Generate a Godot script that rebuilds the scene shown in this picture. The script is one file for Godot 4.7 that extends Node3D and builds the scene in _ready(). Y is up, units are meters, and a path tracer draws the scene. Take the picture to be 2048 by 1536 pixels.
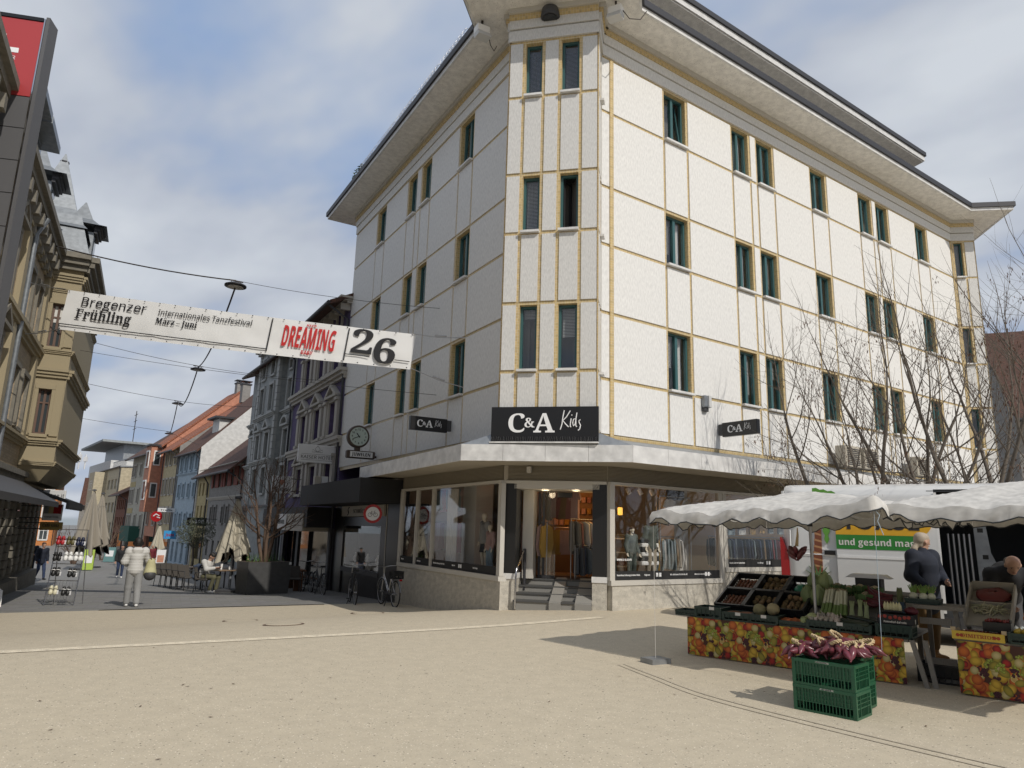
extends Node3D

const UP := Vector3.UP
var rng := RandomNumberGenerator.new()
var M := {}
var tex := {}
var sans: Font
var bold: Font
var serif: Font
var serif_bold: Font


# ---------------------------------------------------------------- mesh collector
class MB:
	var v := PackedVector3Array()
	var n := PackedVector3Array()
	var uv := PackedVector2Array()
	var cl := PackedColorArray()
	var t := Transform3D()
	var c := Color(1, 1, 1)
	var us := Vector2(1, 1)

	func at(x: Transform3D) -> MB:
		t = x
		return self

	func pv(p: Vector3, nn: Vector3, q: Vector2):
		v.append(t * p)
		n.append((t.basis * nn).normalized())
		uv.append(q * us)
		cl.append(c)

	func map(p: Vector3, nn: Vector3) -> Vector2:
		var a := nn.abs()
		if a.y >= a.x and a.y >= a.z: return Vector2(p.x, p.z)
		if a.x >= a.z: return Vector2(p.z, -p.y)
		return Vector2(p.x, -p.y)

	# corners counter-clockwise as seen from outside
	func quad(a: Vector3, b: Vector3, d: Vector3, e: Vector3):
		var nn := (b - a).cross(e - a)
		if nn.length_squared() < 1e-14: nn = (d - a).cross(e - a)
		nn = nn.normalized()
		for p in [a, d, b, a, e, d]: pv(p, nn, map(p, nn))

	func quv(a: Vector3, b: Vector3, d: Vector3, e: Vector3):   # with 0..1 picture coordinates, a = bottom left
		var nn := (b - a).cross(e - a).normalized()
		var q := [Vector2(0, 1), Vector2(1, 0), Vector2(1, 1), Vector2(0, 1), Vector2(0, 0), Vector2(1, 0)]
		var i := 0
		for p in [a, d, b, a, e, d]:
			pv(p, nn, q[i])
			i += 1

	func tri(a: Vector3, b: Vector3, d: Vector3):
		var nn := (b - a).cross(d - a).normalized()
		for p in [a, d, b]: pv(p, nn, map(p, nn))

	func box(x0: float, x1: float, y0: float, y1: float, z0: float, z1: float):
		hexa([Vector3(x0, y0, z1), Vector3(x1, y0, z1), Vector3(x1, y1, z1), Vector3(x0, y1, z1), Vector3(x0, y0, z0), Vector3(x1, y0, z0), Vector3(x1, y1, z0), Vector3(x0, y1, z0)])

	func hexa(p: Array):   # front 4 (ccw) then back 4
		quad(p[0], p[1], p[2], p[3])
		quad(p[5], p[4], p[7], p[6])
		quad(p[4], p[0], p[3], p[7])
		quad(p[1], p[5], p[6], p[2])
		quad(p[3], p[2], p[6], p[7])
		quad(p[4], p[5], p[1], p[0])

	func cbox(ctr: Vector3, s: Vector3, ch := 0.01):   # chamfered box
		var h := s * 0.5
		ch = minf(ch, minf(h.x, minf(h.y, h.z)) * 0.9)
		for ax in 3:
			var b: int = (ax + 1) % 3
			var d: int = (ax + 2) % 3
			for sg in [-1.0, 1.0]:
				var f := []
				for k in [[-1, -1], [1, -1], [1, 1], [-1, 1]]:
					var p := Vector3()
					p[ax] = h[ax] * sg
					p[b] = (h[b] - ch) * k[0]
					p[d] = (h[d] - ch) * k[1]
					f.append(ctr + p)
				if sg > 0: quad(f[0], f[1], f[2], f[3])
				else: quad(f[3], f[2], f[1], f[0])
			for s1 in [-1.0, 1.0]:
				for s2 in [-1.0, 1.0]:
					var e := []
					for k in [-1.0, 1.0]:
						var p := Vector3()
						var q := Vector3()
						p[ax] = (h[ax] - ch) * k
						q[ax] = (h[ax] - ch) * k
						p[b] = h[b] * s1
						p[d] = (h[d] - ch) * s2
						q[b] = (h[b] - ch) * s1
						q[d] = h[d] * s2
						e.append([ctr + p, ctr + q])
					if s1 * s2 > 0: quad(e[0][0], e[1][0], e[1][1], e[0][1])
					else: quad(e[0][1], e[1][1], e[1][0], e[0][0])
		for sx in [-1.0, 1.0]:
			for sy in [-1.0, 1.0]:
				for sz in [-1.0, 1.0]:
					var a := ctr + Vector3(h.x * sx, (h.y - ch) * sy, (h.z - ch) * sz)
					var b2 := ctr + Vector3((h.x - ch) * sx, h.y * sy, (h.z - ch) * sz)
					var d2 := ctr + Vector3((h.x - ch) * sx, (h.y - ch) * sy, h.z * sz)
					if sx * sy * sz > 0: tri(a, b2, d2)
					else: tri(a, d2, b2)

	func prism(poly: PackedVector2Array, z0: float, z1: float):   # polygon in x, y, pushed along z
		var k := poly.size()
		var ccw := not Geometry2D.is_polygon_clockwise(poly)
		# Godot's test is for y down, so its clockwise is counter-clockwise here
		var ar := 0.0
		for i in k:
			var q := poly[(i + 1) % k]
			ar += poly[i].x * q.y - q.x * poly[i].y
		ccw = ar > 0
		var ix := Geometry2D.triangulate_polygon(poly)
		for i in range(0, ix.size(), 3):
			var a := poly[ix[i]]
			var b := poly[ix[i + 1]]
			var d := poly[ix[i + 2]]
			if (b - a).cross(d - a) < 0:
				var s := b
				b = d
				d = s
			tri(Vector3(a.x, a.y, z1), Vector3(b.x, b.y, z1), Vector3(d.x, d.y, z1))
			tri(Vector3(a.x, a.y, z0), Vector3(d.x, d.y, z0), Vector3(b.x, b.y, z0))
		for i in k:
			var a := poly[i]
			var b := poly[(i + 1) % k]
			if not ccw:
				var s := a
				a = b
				b = s
			quad(Vector3(a.x, a.y, z0), Vector3(b.x, b.y, z0), Vector3(b.x, b.y, z1), Vector3(a.x, a.y, z1))

	func slab(plan: PackedVector2Array, y0: float, y1: float):   # polygon in x, z, pushed up
		var s := t
		var q := PackedVector2Array()
		for p in plan: q.append(Vector2(p.x, -p.y))
		t = s * Transform3D(Basis(Vector3(1, 0, 0), Vector3(0, 0, -1), Vector3(0, 1, 0)), Vector3())
		prism(q, y0, y1)
		t = s

	func grid(rows: Array, wrap := false, flip := 0):   # smooth sheet
		var R := rows.size()
		var K: int = rows[0].size()
		var N := []
		var sum := 0.0
		for i in R:
			var cen := Vector3()
			for p in rows[i]: cen += p
			cen /= K
			var nr := PackedVector3Array()
			for j in K:
				var a: Vector3 = rows[maxi(i - 1, 0)][j]
				var b: Vector3 = rows[mini(i + 1, R - 1)][j]
				var l: Vector3 = rows[i][(j - 1 + K) % K] if wrap else rows[i][maxi(j - 1, 0)]
				var r: Vector3 = rows[i][(j + 1) % K] if wrap else rows[i][mini(j + 1, K - 1)]
				var nn := (r - l).cross(b - a)
				if nn.length_squared() < 1e-16:
					a = rows[maxi(i - 1, 0)][j] if i < R - 1 else rows[i - 1][(j + K / 2) % K]
					b = rows[mini(i + 1, R - 1)][j] if i > 0 else rows[1][j]
					var far: Vector3 = rows[1 if i == 0 else R - 2][j]
					nn = rows[i][j] - (cen if (rows[i][j] - cen).length_squared() > 1e-12 else far - (far - rows[i][j]) * 0.0)
					if i == 0 or i == R - 1:
						var c2 := Vector3()
						for p in rows[1 if i == 0 else R - 2]: c2 += p
						nn = rows[i][j] - c2 / K
					if sum < 0: nn = -nn
				else: sum += nn.dot(rows[i][j] - cen)
				nr.append(nn.normalized())
			N.append(nr)
		var fl := sum < 0 if flip == 0 else flip < 0
		for i in R - 1:
			for j in (K if wrap else K - 1):
				var j2 := (j + 1) % K
				var id := [[i, j], [i, j2], [i + 1, j2], [i + 1, j]]
				var uu := [Vector2(j, i), Vector2(j + 1, i), Vector2(j + 1, i + 1), Vector2(j, i + 1)]
				for m in ([0, 2, 1, 0, 3, 2] if not fl else [0, 1, 2, 0, 2, 3]):
					var w: Array = id[m]
					var nn: Vector3 = N[w[0]][w[1]]
					if fl and (w[0] > 0 and w[0] < R - 1 or not wrap): nn = -nn
					elif fl and wrap: nn = -nn if nn.dot(rows[w[0]][w[1]] - rows[1 if w[0] == 0 else R - 2][0]) < 0 else nn
					pv(rows[w[0]][w[1]], nn, Vector2(uu[m].x / float(K if wrap else K - 1), uu[m].y / float(R - 1)))

	func fan(row: PackedVector3Array, out: Vector3):
		for i in range(1, row.size() - 1):
			var nn := (row[i] - row[0]).cross(row[i + 1] - row[0])
			if nn.dot(out) >= 0: tri(row[0], row[i], row[i + 1])
			else: tri(row[0], row[i + 1], row[i])

	func tube(p: Array, r, sides := 6, caps := true):   # r a number or an array
		var rows := []
		var ref := Vector3(0.3, 0.1, 0.95)
		var K := p.size()
		for i in K:
			var d: Vector3 = (p[mini(i + 1, K - 1)] - p[maxi(i - 1, 0)]).normalized()
			if i == 0 and absf(d.dot(ref.normalized())) > 0.9: ref = Vector3(0.9, 0.3, 0.1)
			var a := (ref - d * ref.dot(d)).normalized()
			ref = a
			var b := d.cross(a)
			var rr: float = r[i] if r is Array else r
			var row := PackedVector3Array()
			for k in sides:
				var g := TAU * k / sides
				row.append(p[i] + (a * cos(g) + b * sin(g)) * rr)
			rows.append(row)
		grid(rows, true)
		if caps:
			fan(rows[0], p[0] - p[1])
			fan(rows[K - 1], p[K - 1] - p[K - 2])

	func lathe(prof: Array, seg := 12, sq := 1.0):   # (radius, height) pairs, bottom to top
		var rows := []
		for q in prof:
			var row := PackedVector3Array()
			for k in seg:
				var g := TAU * k / seg
				row.append(Vector3(cos(g) * q.x, q.y, sin(g) * q.x * sq))
			rows.append(row)
		grid(rows, true)
		fan(rows[0], Vector3.DOWN)
		fan(rows[rows.size() - 1], Vector3.UP)

	func ball(ctr: Vector3, r: Vector3, rings := 6, seg := 8, f = null):
		var rows := []
		for i in rings + 1:
			var a := PI * i / rings
			a = clampf(a, 0.08, PI - 0.08)
			var row := PackedVector3Array()
			for k in seg:
				var g := TAU * k / seg
				var d := Vector3(sin(a) * cos(g), -cos(a), sin(a) * sin(g))
				var s: float = f.call(d) if f != null else 1.0
				row.append(ctr + d * r * s)
			rows.append(row)
		grid(rows, true)
		fan(rows[0], Vector3.DOWN)
		fan(rows[rings], Vector3.UP)

	# a wall x0..x1, y0..y1 at z with rectangular holes [x0, x1, y0, y1] whose reveals go d deep
	func punched(x0: float, x1: float, y0: float, y1: float, z: float, holes: Array, d: float):
		var xs := [x0, x1]
		var ys := [y0, y1]
		for h in holes:
			xs.append_array([h[0], h[1]])
			ys.append_array([h[2], h[3]])
		xs.sort()
		ys.sort()
		for i in xs.size() - 1:
			if xs[i + 1] - xs[i] < 1e-4: continue
			for j in ys.size() - 1:
				if ys[j + 1] - ys[j] < 1e-4: continue
				var cx: float = (xs[i] + xs[i + 1]) / 2
				var cy: float = (ys[j] + ys[j + 1]) / 2
				var open := false
				for h in holes:
					if cx > h[0] and cx < h[1] and cy > h[2] and cy < h[3]:
						open = true
						break
				if not open: quad(Vector3(xs[i], ys[j], z), Vector3(xs[i + 1], ys[j], z), Vector3(xs[i + 1], ys[j + 1], z), Vector3(xs[i], ys[j + 1], z))
		for h in holes:
			var a := Vector3(h[0], h[2], z)
			var b := Vector3(h[1], h[2], z)
			var e := Vector3(h[1], h[3], z)
			var g := Vector3(h[0], h[3], z)
			var k := Vector3(0, 0, -d)
			quad(a + k, a, g, g + k)
			quad(b, b + k, e + k, e)
			quad(a + k, b + k, b, a)
			quad(g, e, e + k, g + k)

	func mesh() -> ArrayMesh:
		var a := []
		a.resize(Mesh.ARRAY_MAX)
		a[Mesh.ARRAY_VERTEX] = v
		a[Mesh.ARRAY_NORMAL] = n
		a[Mesh.ARRAY_TEX_UV] = uv
		a[Mesh.ARRAY_COLOR] = cl
		var m := ArrayMesh.new()
		m.add_surface_from_arrays(Mesh.PRIMITIVE_TRIANGLES, a)
		return m


# ---------------------------------------------------------------- nodes
func thing(called: String, label: String, category: String, at: Transform3D, group := "") -> Node3D:
	var o := Node3D.new()
	o.name = called
	add_child(o, true)
	o.transform = at
	tag(o, label, category, group)
	return o

func tag(o: Node, label: String, category: String, group := ""):
	o.set_meta("label", label)
	o.set_meta("category", category)
	if group: o.set_meta("group", group)

func put(parent: Node, called: String, mesh, mat: Material, T = null) -> MeshInstance3D:
	var o := MeshInstance3D.new()
	o.name = called
	o.mesh = mesh.mesh() if mesh is MB else mesh
	o.material_override = mat
	parent.add_child(o, true)
	if T != null: o.global_transform = T
	return o

func solo(called: String, mesh, mat: Material, T: Transform3D, label: String, category: String, group := "") -> MeshInstance3D:
	var o := put(self, called, mesh, mat, T)
	tag(o, label, category, group)
	return o

func struct(called: String, mesh, mat: Material, T := Transform3D()) -> MeshInstance3D:
	var o := put(self, called, mesh, mat, T)
	o.set_meta("kind", "structure")
	return o

func stuff(o: Node):
	o.set_meta("kind", "stuff")

func copy(o: Node3D, T: Transform3D, label := "") -> Node3D:
	var c := o.duplicate()
	c.name = o.name
	add_child(c, true)
	c.transform = T
	if label: c.set_meta("label", label)
	return c

func T3(p: Vector3, yaw := 0.0) -> Transform3D:
	return Transform3D(Basis(UP, yaw), p)

func face(p: Vector3, dx: Vector2) -> Transform3D:   # x along dx (x, z), y up, z out of the wall
	var d := dx.normalized()
	return Transform3D(Basis(Vector3(d.x, 0, d.y), UP, Vector3(-d.y, 0, d.x)), p)

func sub(T: Transform3D, x: float, y := 0.0, z := 0.0) -> Transform3D:
	return T * Transform3D(Basis(), Vector3(x, y, z))

func words(parent: Node, called: String, s: String, font: Font, cap: float, T: Transform3D, mat: Material, wide := 1.0, align := 0, depth := 0.006) -> MeshInstance3D:
	var t := TextMesh.new()
	t.text = s
	t.font = font
	t.font_size = 48
	t.pixel_size = cap / (48.0 * 0.714)
	t.depth = depth
	t.curve_step = 1.5
	t.horizontal_alignment = [HORIZONTAL_ALIGNMENT_LEFT, HORIZONTAL_ALIGNMENT_CENTER, HORIZONTAL_ALIGNMENT_RIGHT][align]
	t.vertical_alignment = VERTICAL_ALIGNMENT_CENTER
	var o := put(parent, called, t, mat, T * Transform3D(Basis.from_scale(Vector3(wide, 1, 1)), Vector3(0, 0, depth / 2)))
	return o

func rr(a: float, b: float) -> float:
	return rng.randf_range(a, b)

# height of the ground: level square, a fall towards and along the street
func gy(x: float, z: float) -> float:
	var s := -0.62 * x - 0.78 * z
	var k := [-999.0, 0.0, 11.0, 0.0, 13.0, -0.13, 15.5, -0.43, 17.6, -0.5, 21.0, -0.62, 29.0, -0.85, 42.0, -1.35, 56.0, -1.65, 80.0, -1.9, 200.0, -2.0, 9999.0, -2.0]
	for i in range(0, k.size() - 2, 2):
		if s <= k[i + 2]: return lerpf(k[i + 1], k[i + 3], (s - k[i]) / (k[i + 2] - k[i]))
	return -2.0

func gnd(x: float, z: float) -> Vector3:
	return Vector3(x, gy(x, z), z)


# ---------------------------------------------------------------- materials
func lin(r: float, g: float, b: float) -> Color:
	return Color(r, g, b)

func mk(key: String, c: Color, rough := 0.7, metal := 0.0, grain := "", size := 1.0) -> StandardMaterial3D:
	var m := StandardMaterial3D.new()
	m.resource_name = key
	m.albedo_color = c.linear_to_srgb()
	m.roughness = rough
	m.metallic = metal
	if grain:
		m.albedo_texture = tex[grain]
		m.uv1_triplanar = true
		m.uv1_world_triplanar = true
		m.uv1_scale = Vector3.ONE / size
		m.uv1_triplanar_sharpness = 4.0
	M[key] = m
	return m

func flat(key: String, t: Texture2D, rough := 0.7, size := Vector2(1, 1)) -> StandardMaterial3D:   # laid out by its own coordinates
	var m := StandardMaterial3D.new()
	m.resource_name = key
	m.albedo_texture = t
	m.roughness = rough
	m.uv1_scale = Vector3(1.0 / size.x, 1.0 / size.y, 1)
	M[key] = m
	return m

func noise(key: String, freq: float, octaves: int, low: float, high := 1.0, px := 512, kind := FastNoiseLite.TYPE_SIMPLEX_SMOOTH, stretch := 1.0) -> Image:
	var f := FastNoiseLite.new()
	f.seed = key.hash() % 1000
	f.noise_type = kind
	f.frequency = freq
	f.fractal_type = FastNoiseLite.FRACTAL_FBM if octaves > 1 else FastNoiseLite.FRACTAL_NONE
	f.fractal_octaves = octaves
	var im := f.get_seamless_image(px, int(px * stretch))
	if stretch != 1.0: im.resize(px, px, Image.INTERPOLATE_CUBIC)
	im.convert(Image.FORMAT_RGB8)
	var d := im.get_data()
	for i in d.size(): d[i] = int(clampf(lerpf(low, high, d[i] / 255.0), 0, 1) * 255)
	im = Image.create_from_data(px, px, false, Image.FORMAT_RGB8, d)
	tex[key] = ImageTexture.create_from_image(im)
	return im

func speckle(key: String, px: int, base: Color, dots: Array, cloud := 0.08, seed_ := 3) -> Image:   # dots: [count, colour, radius in px]
	var r := RandomNumberGenerator.new()
	r.seed = seed_
	var f := FastNoiseLite.new()
	f.seed = seed_
	f.frequency = 0.012
	f.fractal_octaves = 4
	var nim := f.get_seamless_image(px, px)
	nim.convert(Image.FORMAT_L8)
	var nd := nim.get_data()
	var b := base.linear_to_srgb()
	var d := PackedByteArray()
	d.resize(px * px * 3)
	for i in px * px:
		var k := 1.0 + (nd[i] / 255.0 - 0.5) * 2.0 * cloud + r.randf_range(-0.05, 0.05)
		d[i * 3] = int(clampf(b.r * k, 0, 1) * 255)
		d[i * 3 + 1] = int(clampf(b.g * k, 0, 1) * 255)
		d[i * 3 + 2] = int(clampf(b.b * k, 0, 1) * 255)
	for s in dots:
		for k in s[0]:
			var c: Color = (s[1] as Color).linear_to_srgb()
			var kk := r.randf_range(0.8, 1.15)
			var x := r.randi() % px
			var y := r.randi() % px
			var q := int(ceil(s[2]))
			var rad: float = r.randf_range(0.5, 1.0) * s[2]
			for dx in range(-q, q + 1):
				for dy in range(-q, q + 1):
					if dx * dx + dy * dy * r.randf_range(0.7, 1.6) > rad * rad: continue
					var i := (((y + dy + px) % px) * px + (x + dx + px) % px) * 3
					d[i] = int(clampf(c.r * kk, 0, 1) * 255)
					d[i + 1] = int(clampf(c.g * kk, 0, 1) * 255)
					d[i + 2] = int(clampf(c.b * kk, 0, 1) * 255)
	var im := Image.create_from_data(px, px, false, Image.FORMAT_RGB8, d)
	tex[key] = ImageTexture.create_from_image(im)
	return im

# rows of rectangular pieces with joints; the cells differ a little in tone
func coursed(key: String, px: int, nx: int, ny: int, joint: int, piece: Color, mortar: Color, vary := 0.12, shift := true, seed_ := 5):
	var r := RandomNumberGenerator.new()
	r.seed = seed_
	var im := Image.create_empty(px, px, false, Image.FORMAT_RGB8)
	im.fill(mortar.linear_to_srgb())
	var w := float(px) / nx
	var h := float(px) / ny
	for j in ny:
		for i in nx:
			var k := 1.0 + r.randf_range(-vary, vary)
			var c := Color(piece.r * k, piece.g * k, piece.b * k * r.randf_range(0.95, 1.05)).linear_to_srgb()
			var x0 := int(i * w + (w / 2 if shift and j % 2 else 0.0))
			for part in 2:
				im.fill_rect(Rect2i(x0 - part * px, int(j * h), int(w) - joint, int(h) - joint), c)
	var d := im.get_data()
	for i in d.size(): d[i] = clampi(d[i] + r.randi_range(-6, 6), 0, 255)
	im = Image.create_from_data(px, px, false, Image.FORMAT_RGB8, d)
	tex[key] = ImageTexture.create_from_image(im)


# ---------------------------------------------------------------- air and light
func make_sky() -> PanoramaSkyMaterial:
	var w := 2048
	var h := 1024
	var a := FastNoiseLite.new()
	a.seed = 11
	a.frequency = 1.0
	a.fractal_octaves = 5
	a.fractal_gain = 0.52
	var b := FastNoiseLite.new()
	b.seed = 29
	b.frequency = 1.0
	b.fractal_octaves = 3
	var d := PackedByteArray()
	d.resize(w * h * 3)
	for j in h:
		var el := (0.5 - (j + 0.5) / h) * PI
		var y := sin(el)
		var ce := cos(el)
		for i in w:
			var c := Color(0.36, 0.4, 0.45)
			if y > 0.0:
				var ph := ((i + 0.5) / w - 0.5) * TAU
				var k := 1.0 / (y + 0.16)
				var px := sin(ph) * ce * k
				var pz := -cos(ph) * ce * k
				var q := px * 0.8 + pz * 0.6
				var r := pz * 0.8 - px * 0.6
				var n1 := a.get_noise_2d(q * 1.1 + 3.0, r * 1.9)
				var n2 := b.get_noise_2d(px * 0.7 - 7.0, pz * 0.7 + 2.0)
				var cover := clampf(1.06 + n2 * 0.7 + n1 * 0.7, 0.0, 1.0)
				var lum := clampf(0.5 + n1 * 0.75 + n2 * 0.35, 0.0, 1.0)
				var low := pow(1.0 - y, 5.0)
				var blue := Color(0.235, 0.385, 0.66).lerp(Color(0.37, 0.52, 0.74), low)
				var cloud := Color(0.38, 0.425, 0.525).lerp(Color(0.63, 0.67, 0.725), lum)
				c = blue.lerp(cloud, cover)
			c = c.linear_to_srgb()
			var o := (j * w + i) * 3
			d[o] = int(c.r * 255)
			d[o + 1] = int(c.g * 255)
			d[o + 2] = int(c.b * 255)
	var m := PanoramaSkyMaterial.new()
	m.panorama = ImageTexture.create_from_image(Image.create_from_data(w, h, false, Image.FORMAT_RGB8, d))
	return m

func font(names: Array, weight := 400) -> SystemFont:
	var f := SystemFont.new()
	f.font_names = PackedStringArray(names)
	f.font_weight = weight
	return f

func _ready():
	rng.seed = 20260418
	# camera
	var cam := Camera3D.new()
	cam.name = "camera"
	var p := deg_to_rad(11.76412)
	var r := deg_to_rad(1.63424)
	cam.transform = Transform3D(Basis(Vector3(cos(r), sin(r) * cos(p), sin(r) * sin(p)), Vector3(-sin(r), cos(r) * cos(p), cos(r) * sin(p)), Vector3(0, -sin(p), cos(p))), Vector3(0, 1.6, 0))
	cam.fov = 57.33
	cam.near = 0.1
	cam.far = 600
	add_child(cam)
	cam.current = true
	# sky and sun
	var env := Environment.new()
	env.background_mode = Environment.BG_SKY
	env.sky = Sky.new()
	env.sky.sky_material = make_sky()
	env.background_energy_multiplier = 1.0
	env.tonemap_mode = Environment.TONE_MAPPER_LINEAR
	env.tonemap_exposure = 1.0
	env.sdfgi_enabled = true
	env.ssao_enabled = true
	env.ssil_enabled = true
	var we := WorldEnvironment.new()
	we.name = "air"
	we.environment = env
	add_child(we)
	var sun := DirectionalLight3D.new()
	sun.name = "sun"
	sun.light_energy = 0.95
	sun.light_color = Color(1.0, 0.975, 0.935)
	sun.light_angular_distance = 0.5
	sun.shadow_enabled = true
	add_child(sun)
	sun.look_at_from_position(Vector3(1.32, 1.78, 1.62), Vector3())
	sans = font(["Droid Sans"])
	bold = font(["Droid Sans"], 700)
	serif = font(["Droid Serif"])
	serif_bold = font(["Droid Serif"], 700)
	surfaces()
	square()
	store()
	build_rest()

func surfaces():
	noise("fine", 0.09, 3, 0.8, 1.0)
	noise("soft", 0.012, 4, 0.82, 1.0)
	noise("brushed", 0.06, 4, 0.88, 1.0, 512, FastNoiseLite.TYPE_SIMPLEX_SMOOTH, 0.25)
	noise("crease", 0.02, 4, 0.0, 1.0)
	speckle("asphalt", 1024, lin(0.50, 0.435, 0.325), [[5200, lin(0.72, 0.66, 0.55), 1.6], [3800, lin(0.40, 0.33, 0.25), 1.8], [420, lin(0.09, 0.08, 0.07), 2.4], [2200, lin(0.58, 0.50, 0.39), 2.2]], 0.03)
	speckle("pale_asphalt", 512, lin(0.66, 0.58, 0.44), [[1800, lin(0.85, 0.78, 0.64), 2.6], [900, lin(0.4, 0.33, 0.24), 2.0]], 0.1, 8)
	speckle("terrazzo", 512, lin(0.46, 0.43, 0.37), [[900, lin(0.66, 0.62, 0.54), 2.4], [700, lin(0.30, 0.28, 0.24), 2.6], [260, lin(0.1, 0.09, 0.08), 2.6], [120, lin(0.55, 0.40, 0.22), 2.2]], 0.10, 4)
	speckle("stained", 512, lin(0.74, 0.72, 0.68), [[340, lin(0.12, 0.11, 0.10), 2.0]], 0.07, 6)
	coursed("paver", 512, 4, 8, 2, lin(0.20, 0.195, 0.185), lin(0.12, 0.115, 0.11), 0.10)
	coursed("mosaic", 256, 4, 4, 5, lin(0.50, 0.37, 0.17), lin(0.62, 0.56, 0.42), 0.16, false)
	coursed("brick", 512, 6, 16, 4, lin(0.33, 0.26, 0.17), lin(0.22, 0.19, 0.15), 0.16)
	coursed("rooftile", 512, 16, 16, 4, lin(0.30, 0.11, 0.06), lin(0.12, 0.05, 0.03), 0.25)
	coursed("quoin", 256, 1, 2, 6, lin(0.42, 0.41, 0.39), lin(0.22, 0.21, 0.2), 0.05, false)
	mk("asphalt", Color.WHITE, 0.9, 0.0, "asphalt", 3.1)
	mk("pale_asphalt", Color.WHITE, 0.9, 0.0, "pale_asphalt", 1.1)
	mk("terrazzo", Color.WHITE, 0.6, 0.0, "terrazzo", 1.1)
	mk("soffit", Color.WHITE, 0.8, 0.0, "stained", 1.6)
	mk("stucco", lin(0.80, 0.79, 0.765), 0.8, 0.0, "brushed", 1.2)
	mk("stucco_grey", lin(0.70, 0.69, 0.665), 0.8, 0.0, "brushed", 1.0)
	flat("mosaic", tex["mosaic"], 0.35, Vector2(0.26, 0.26))
	mk("white_sheet", lin(0.80, 0.79, 0.77), 0.45, 0.0, "soft", 2.0)
	mk("white_paint", lin(0.80, 0.79, 0.77), 0.4)
	mk("off_white", lin(0.66, 0.63, 0.57), 0.5, 0.0, "fine", 0.7)
	mk("beige_metal", lin(0.42, 0.38, 0.31), 0.5)
	mk("zinc", lin(0.36, 0.38, 0.40), 0.45, 0.6, "soft", 1.5)
	mk("dark_zinc", lin(0.045, 0.045, 0.05), 0.5, 0.4)
	mk("black", lin(0.012, 0.012, 0.013), 0.3)
	mk("black_matt", lin(0.014, 0.014, 0.015), 0.7)
	mk("charcoal", lin(0.05, 0.05, 0.053), 0.6)
	mk("chrome", lin(0.6, 0.6, 0.62), 0.18, 1.0)
	mk("steel", lin(0.42, 0.42, 0.43), 0.35, 0.9)
	mk("teal", lin(0.035, 0.105, 0.11), 0.4)
	mk("letters_white", lin(0.82, 0.82, 0.82), 0.5)
	mk("letters_black", lin(0.02, 0.02, 0.022), 0.6)
	mk("pane_dark", lin(0.05, 0.06, 0.065), 0.06).metallic_specular = 0.75
	mk("pane_black", lin(0.012, 0.013, 0.014), 0.05).metallic_specular = 0.6
	mk("blind", lin(0.55, 0.55, 0.54), 0.5)
	mk("curtain", lin(0.62, 0.61, 0.58), 0.9)
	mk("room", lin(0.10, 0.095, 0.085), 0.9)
	mk("stone_step", lin(0.30, 0.29, 0.265), 0.8, 0.0, "fine", 0.5)
	mk("nosing", lin(0.09, 0.09, 0.088), 0.8, 0.0, "fine", 0.5)
	mk("warm_wall", lin(0.55, 0.40, 0.24), 0.8)
	mk("shop_floor", lin(0.30, 0.24, 0.17), 0.4)
	mk("iron", lin(0.06, 0.05, 0.045), 0.6, 0.4)
	mk("rust", lin(0.16, 0.10, 0.065), 0.8, 0.0, "fine", 0.3)
	var g := StandardMaterial3D.new()
	g.resource_name = "glass"
	g.transparency = BaseMaterial3D.TRANSPARENCY_ALPHA
	g.albedo_color = Color(0.2, 0.25, 0.24, 0.03)
	g.roughness = 0.02
	g.metallic_specular = 0.5
	M["glass"] = g
	var v := StandardMaterial3D.new()
	v.resource_name = "tinted"
	v.vertex_color_use_as_albedo = true
	v.roughness = 0.75
	M["tinted"] = v
	v = v.duplicate()
	v.roughness = 0.35
	M["tinted_gloss"] = v


# ---------------------------------------------------------------- the square and the street
func square():
	var a := Vector2(-12.5, -16.7)
	var e := Vector2(9.6, -4.5).normalized()
	var d := Vector2(-0.52, -0.855).normalized()
	for part in 2:
		var rows := []
		var steps := 78 if part else 70
		for i in steps + 1:
			var w := float(i) * 1.6 if part else -float(i) * 0.8
			if part and i < 40: w = i * 0.8
			elif part: w = 32.0 + (i - 40) * 3.0
			var row := PackedVector3Array()
			for j in 101:
				var q := a + e * (-50.0 + j) + d * w
				row.append(gnd(q.x, q.y))
			rows.append(row)
		var mb := MB.new()
		mb.grid(rows, false, 1 if part else -1)
		# all normals of the ground point up
		for k in mb.n.size():
			if mb.n[k].y < 0: mb.n[k] = -mb.n[k]
		if part:
			# its own coordinates run with the street
			for k in mb.uv.size():
				var q := Vector2(mb.v[k].x, mb.v[k].z)
				mb.uv[k] = Vector2(q.dot(e), q.dot(Vector2(-e.y, e.x)))
			flat("paver", tex["paver"], 0.85, Vector2(2.0, 2.0))
			struct("street", mb, M["paver"])
		else: struct("ground", mb, M["asphalt"])
	var far := MB.new()
	far.box(-300, 300, -2.6, -2.4, -400, 100)
	struct("terrain", far, M["paver"])


# ---------------------------------------------------------------- the white corner store
const RX := [1.848, 2.74, 4.603, 5.408, 5.722, 6.538, 8.437, 9.327, 11.222, 12.052, 12.333, 13.161, 15.066, 15.931]
const LX := [-7.774, -6.89, -4.796, -4.033, -3.638, -2.891, -0.873, 0.0]
const BX := [0.38, 0.85, 1.24, 1.735]
const LEVEL := [3.698, 4.968, 6.517, 8.171, 9.626, 11.6, 13.085]

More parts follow.
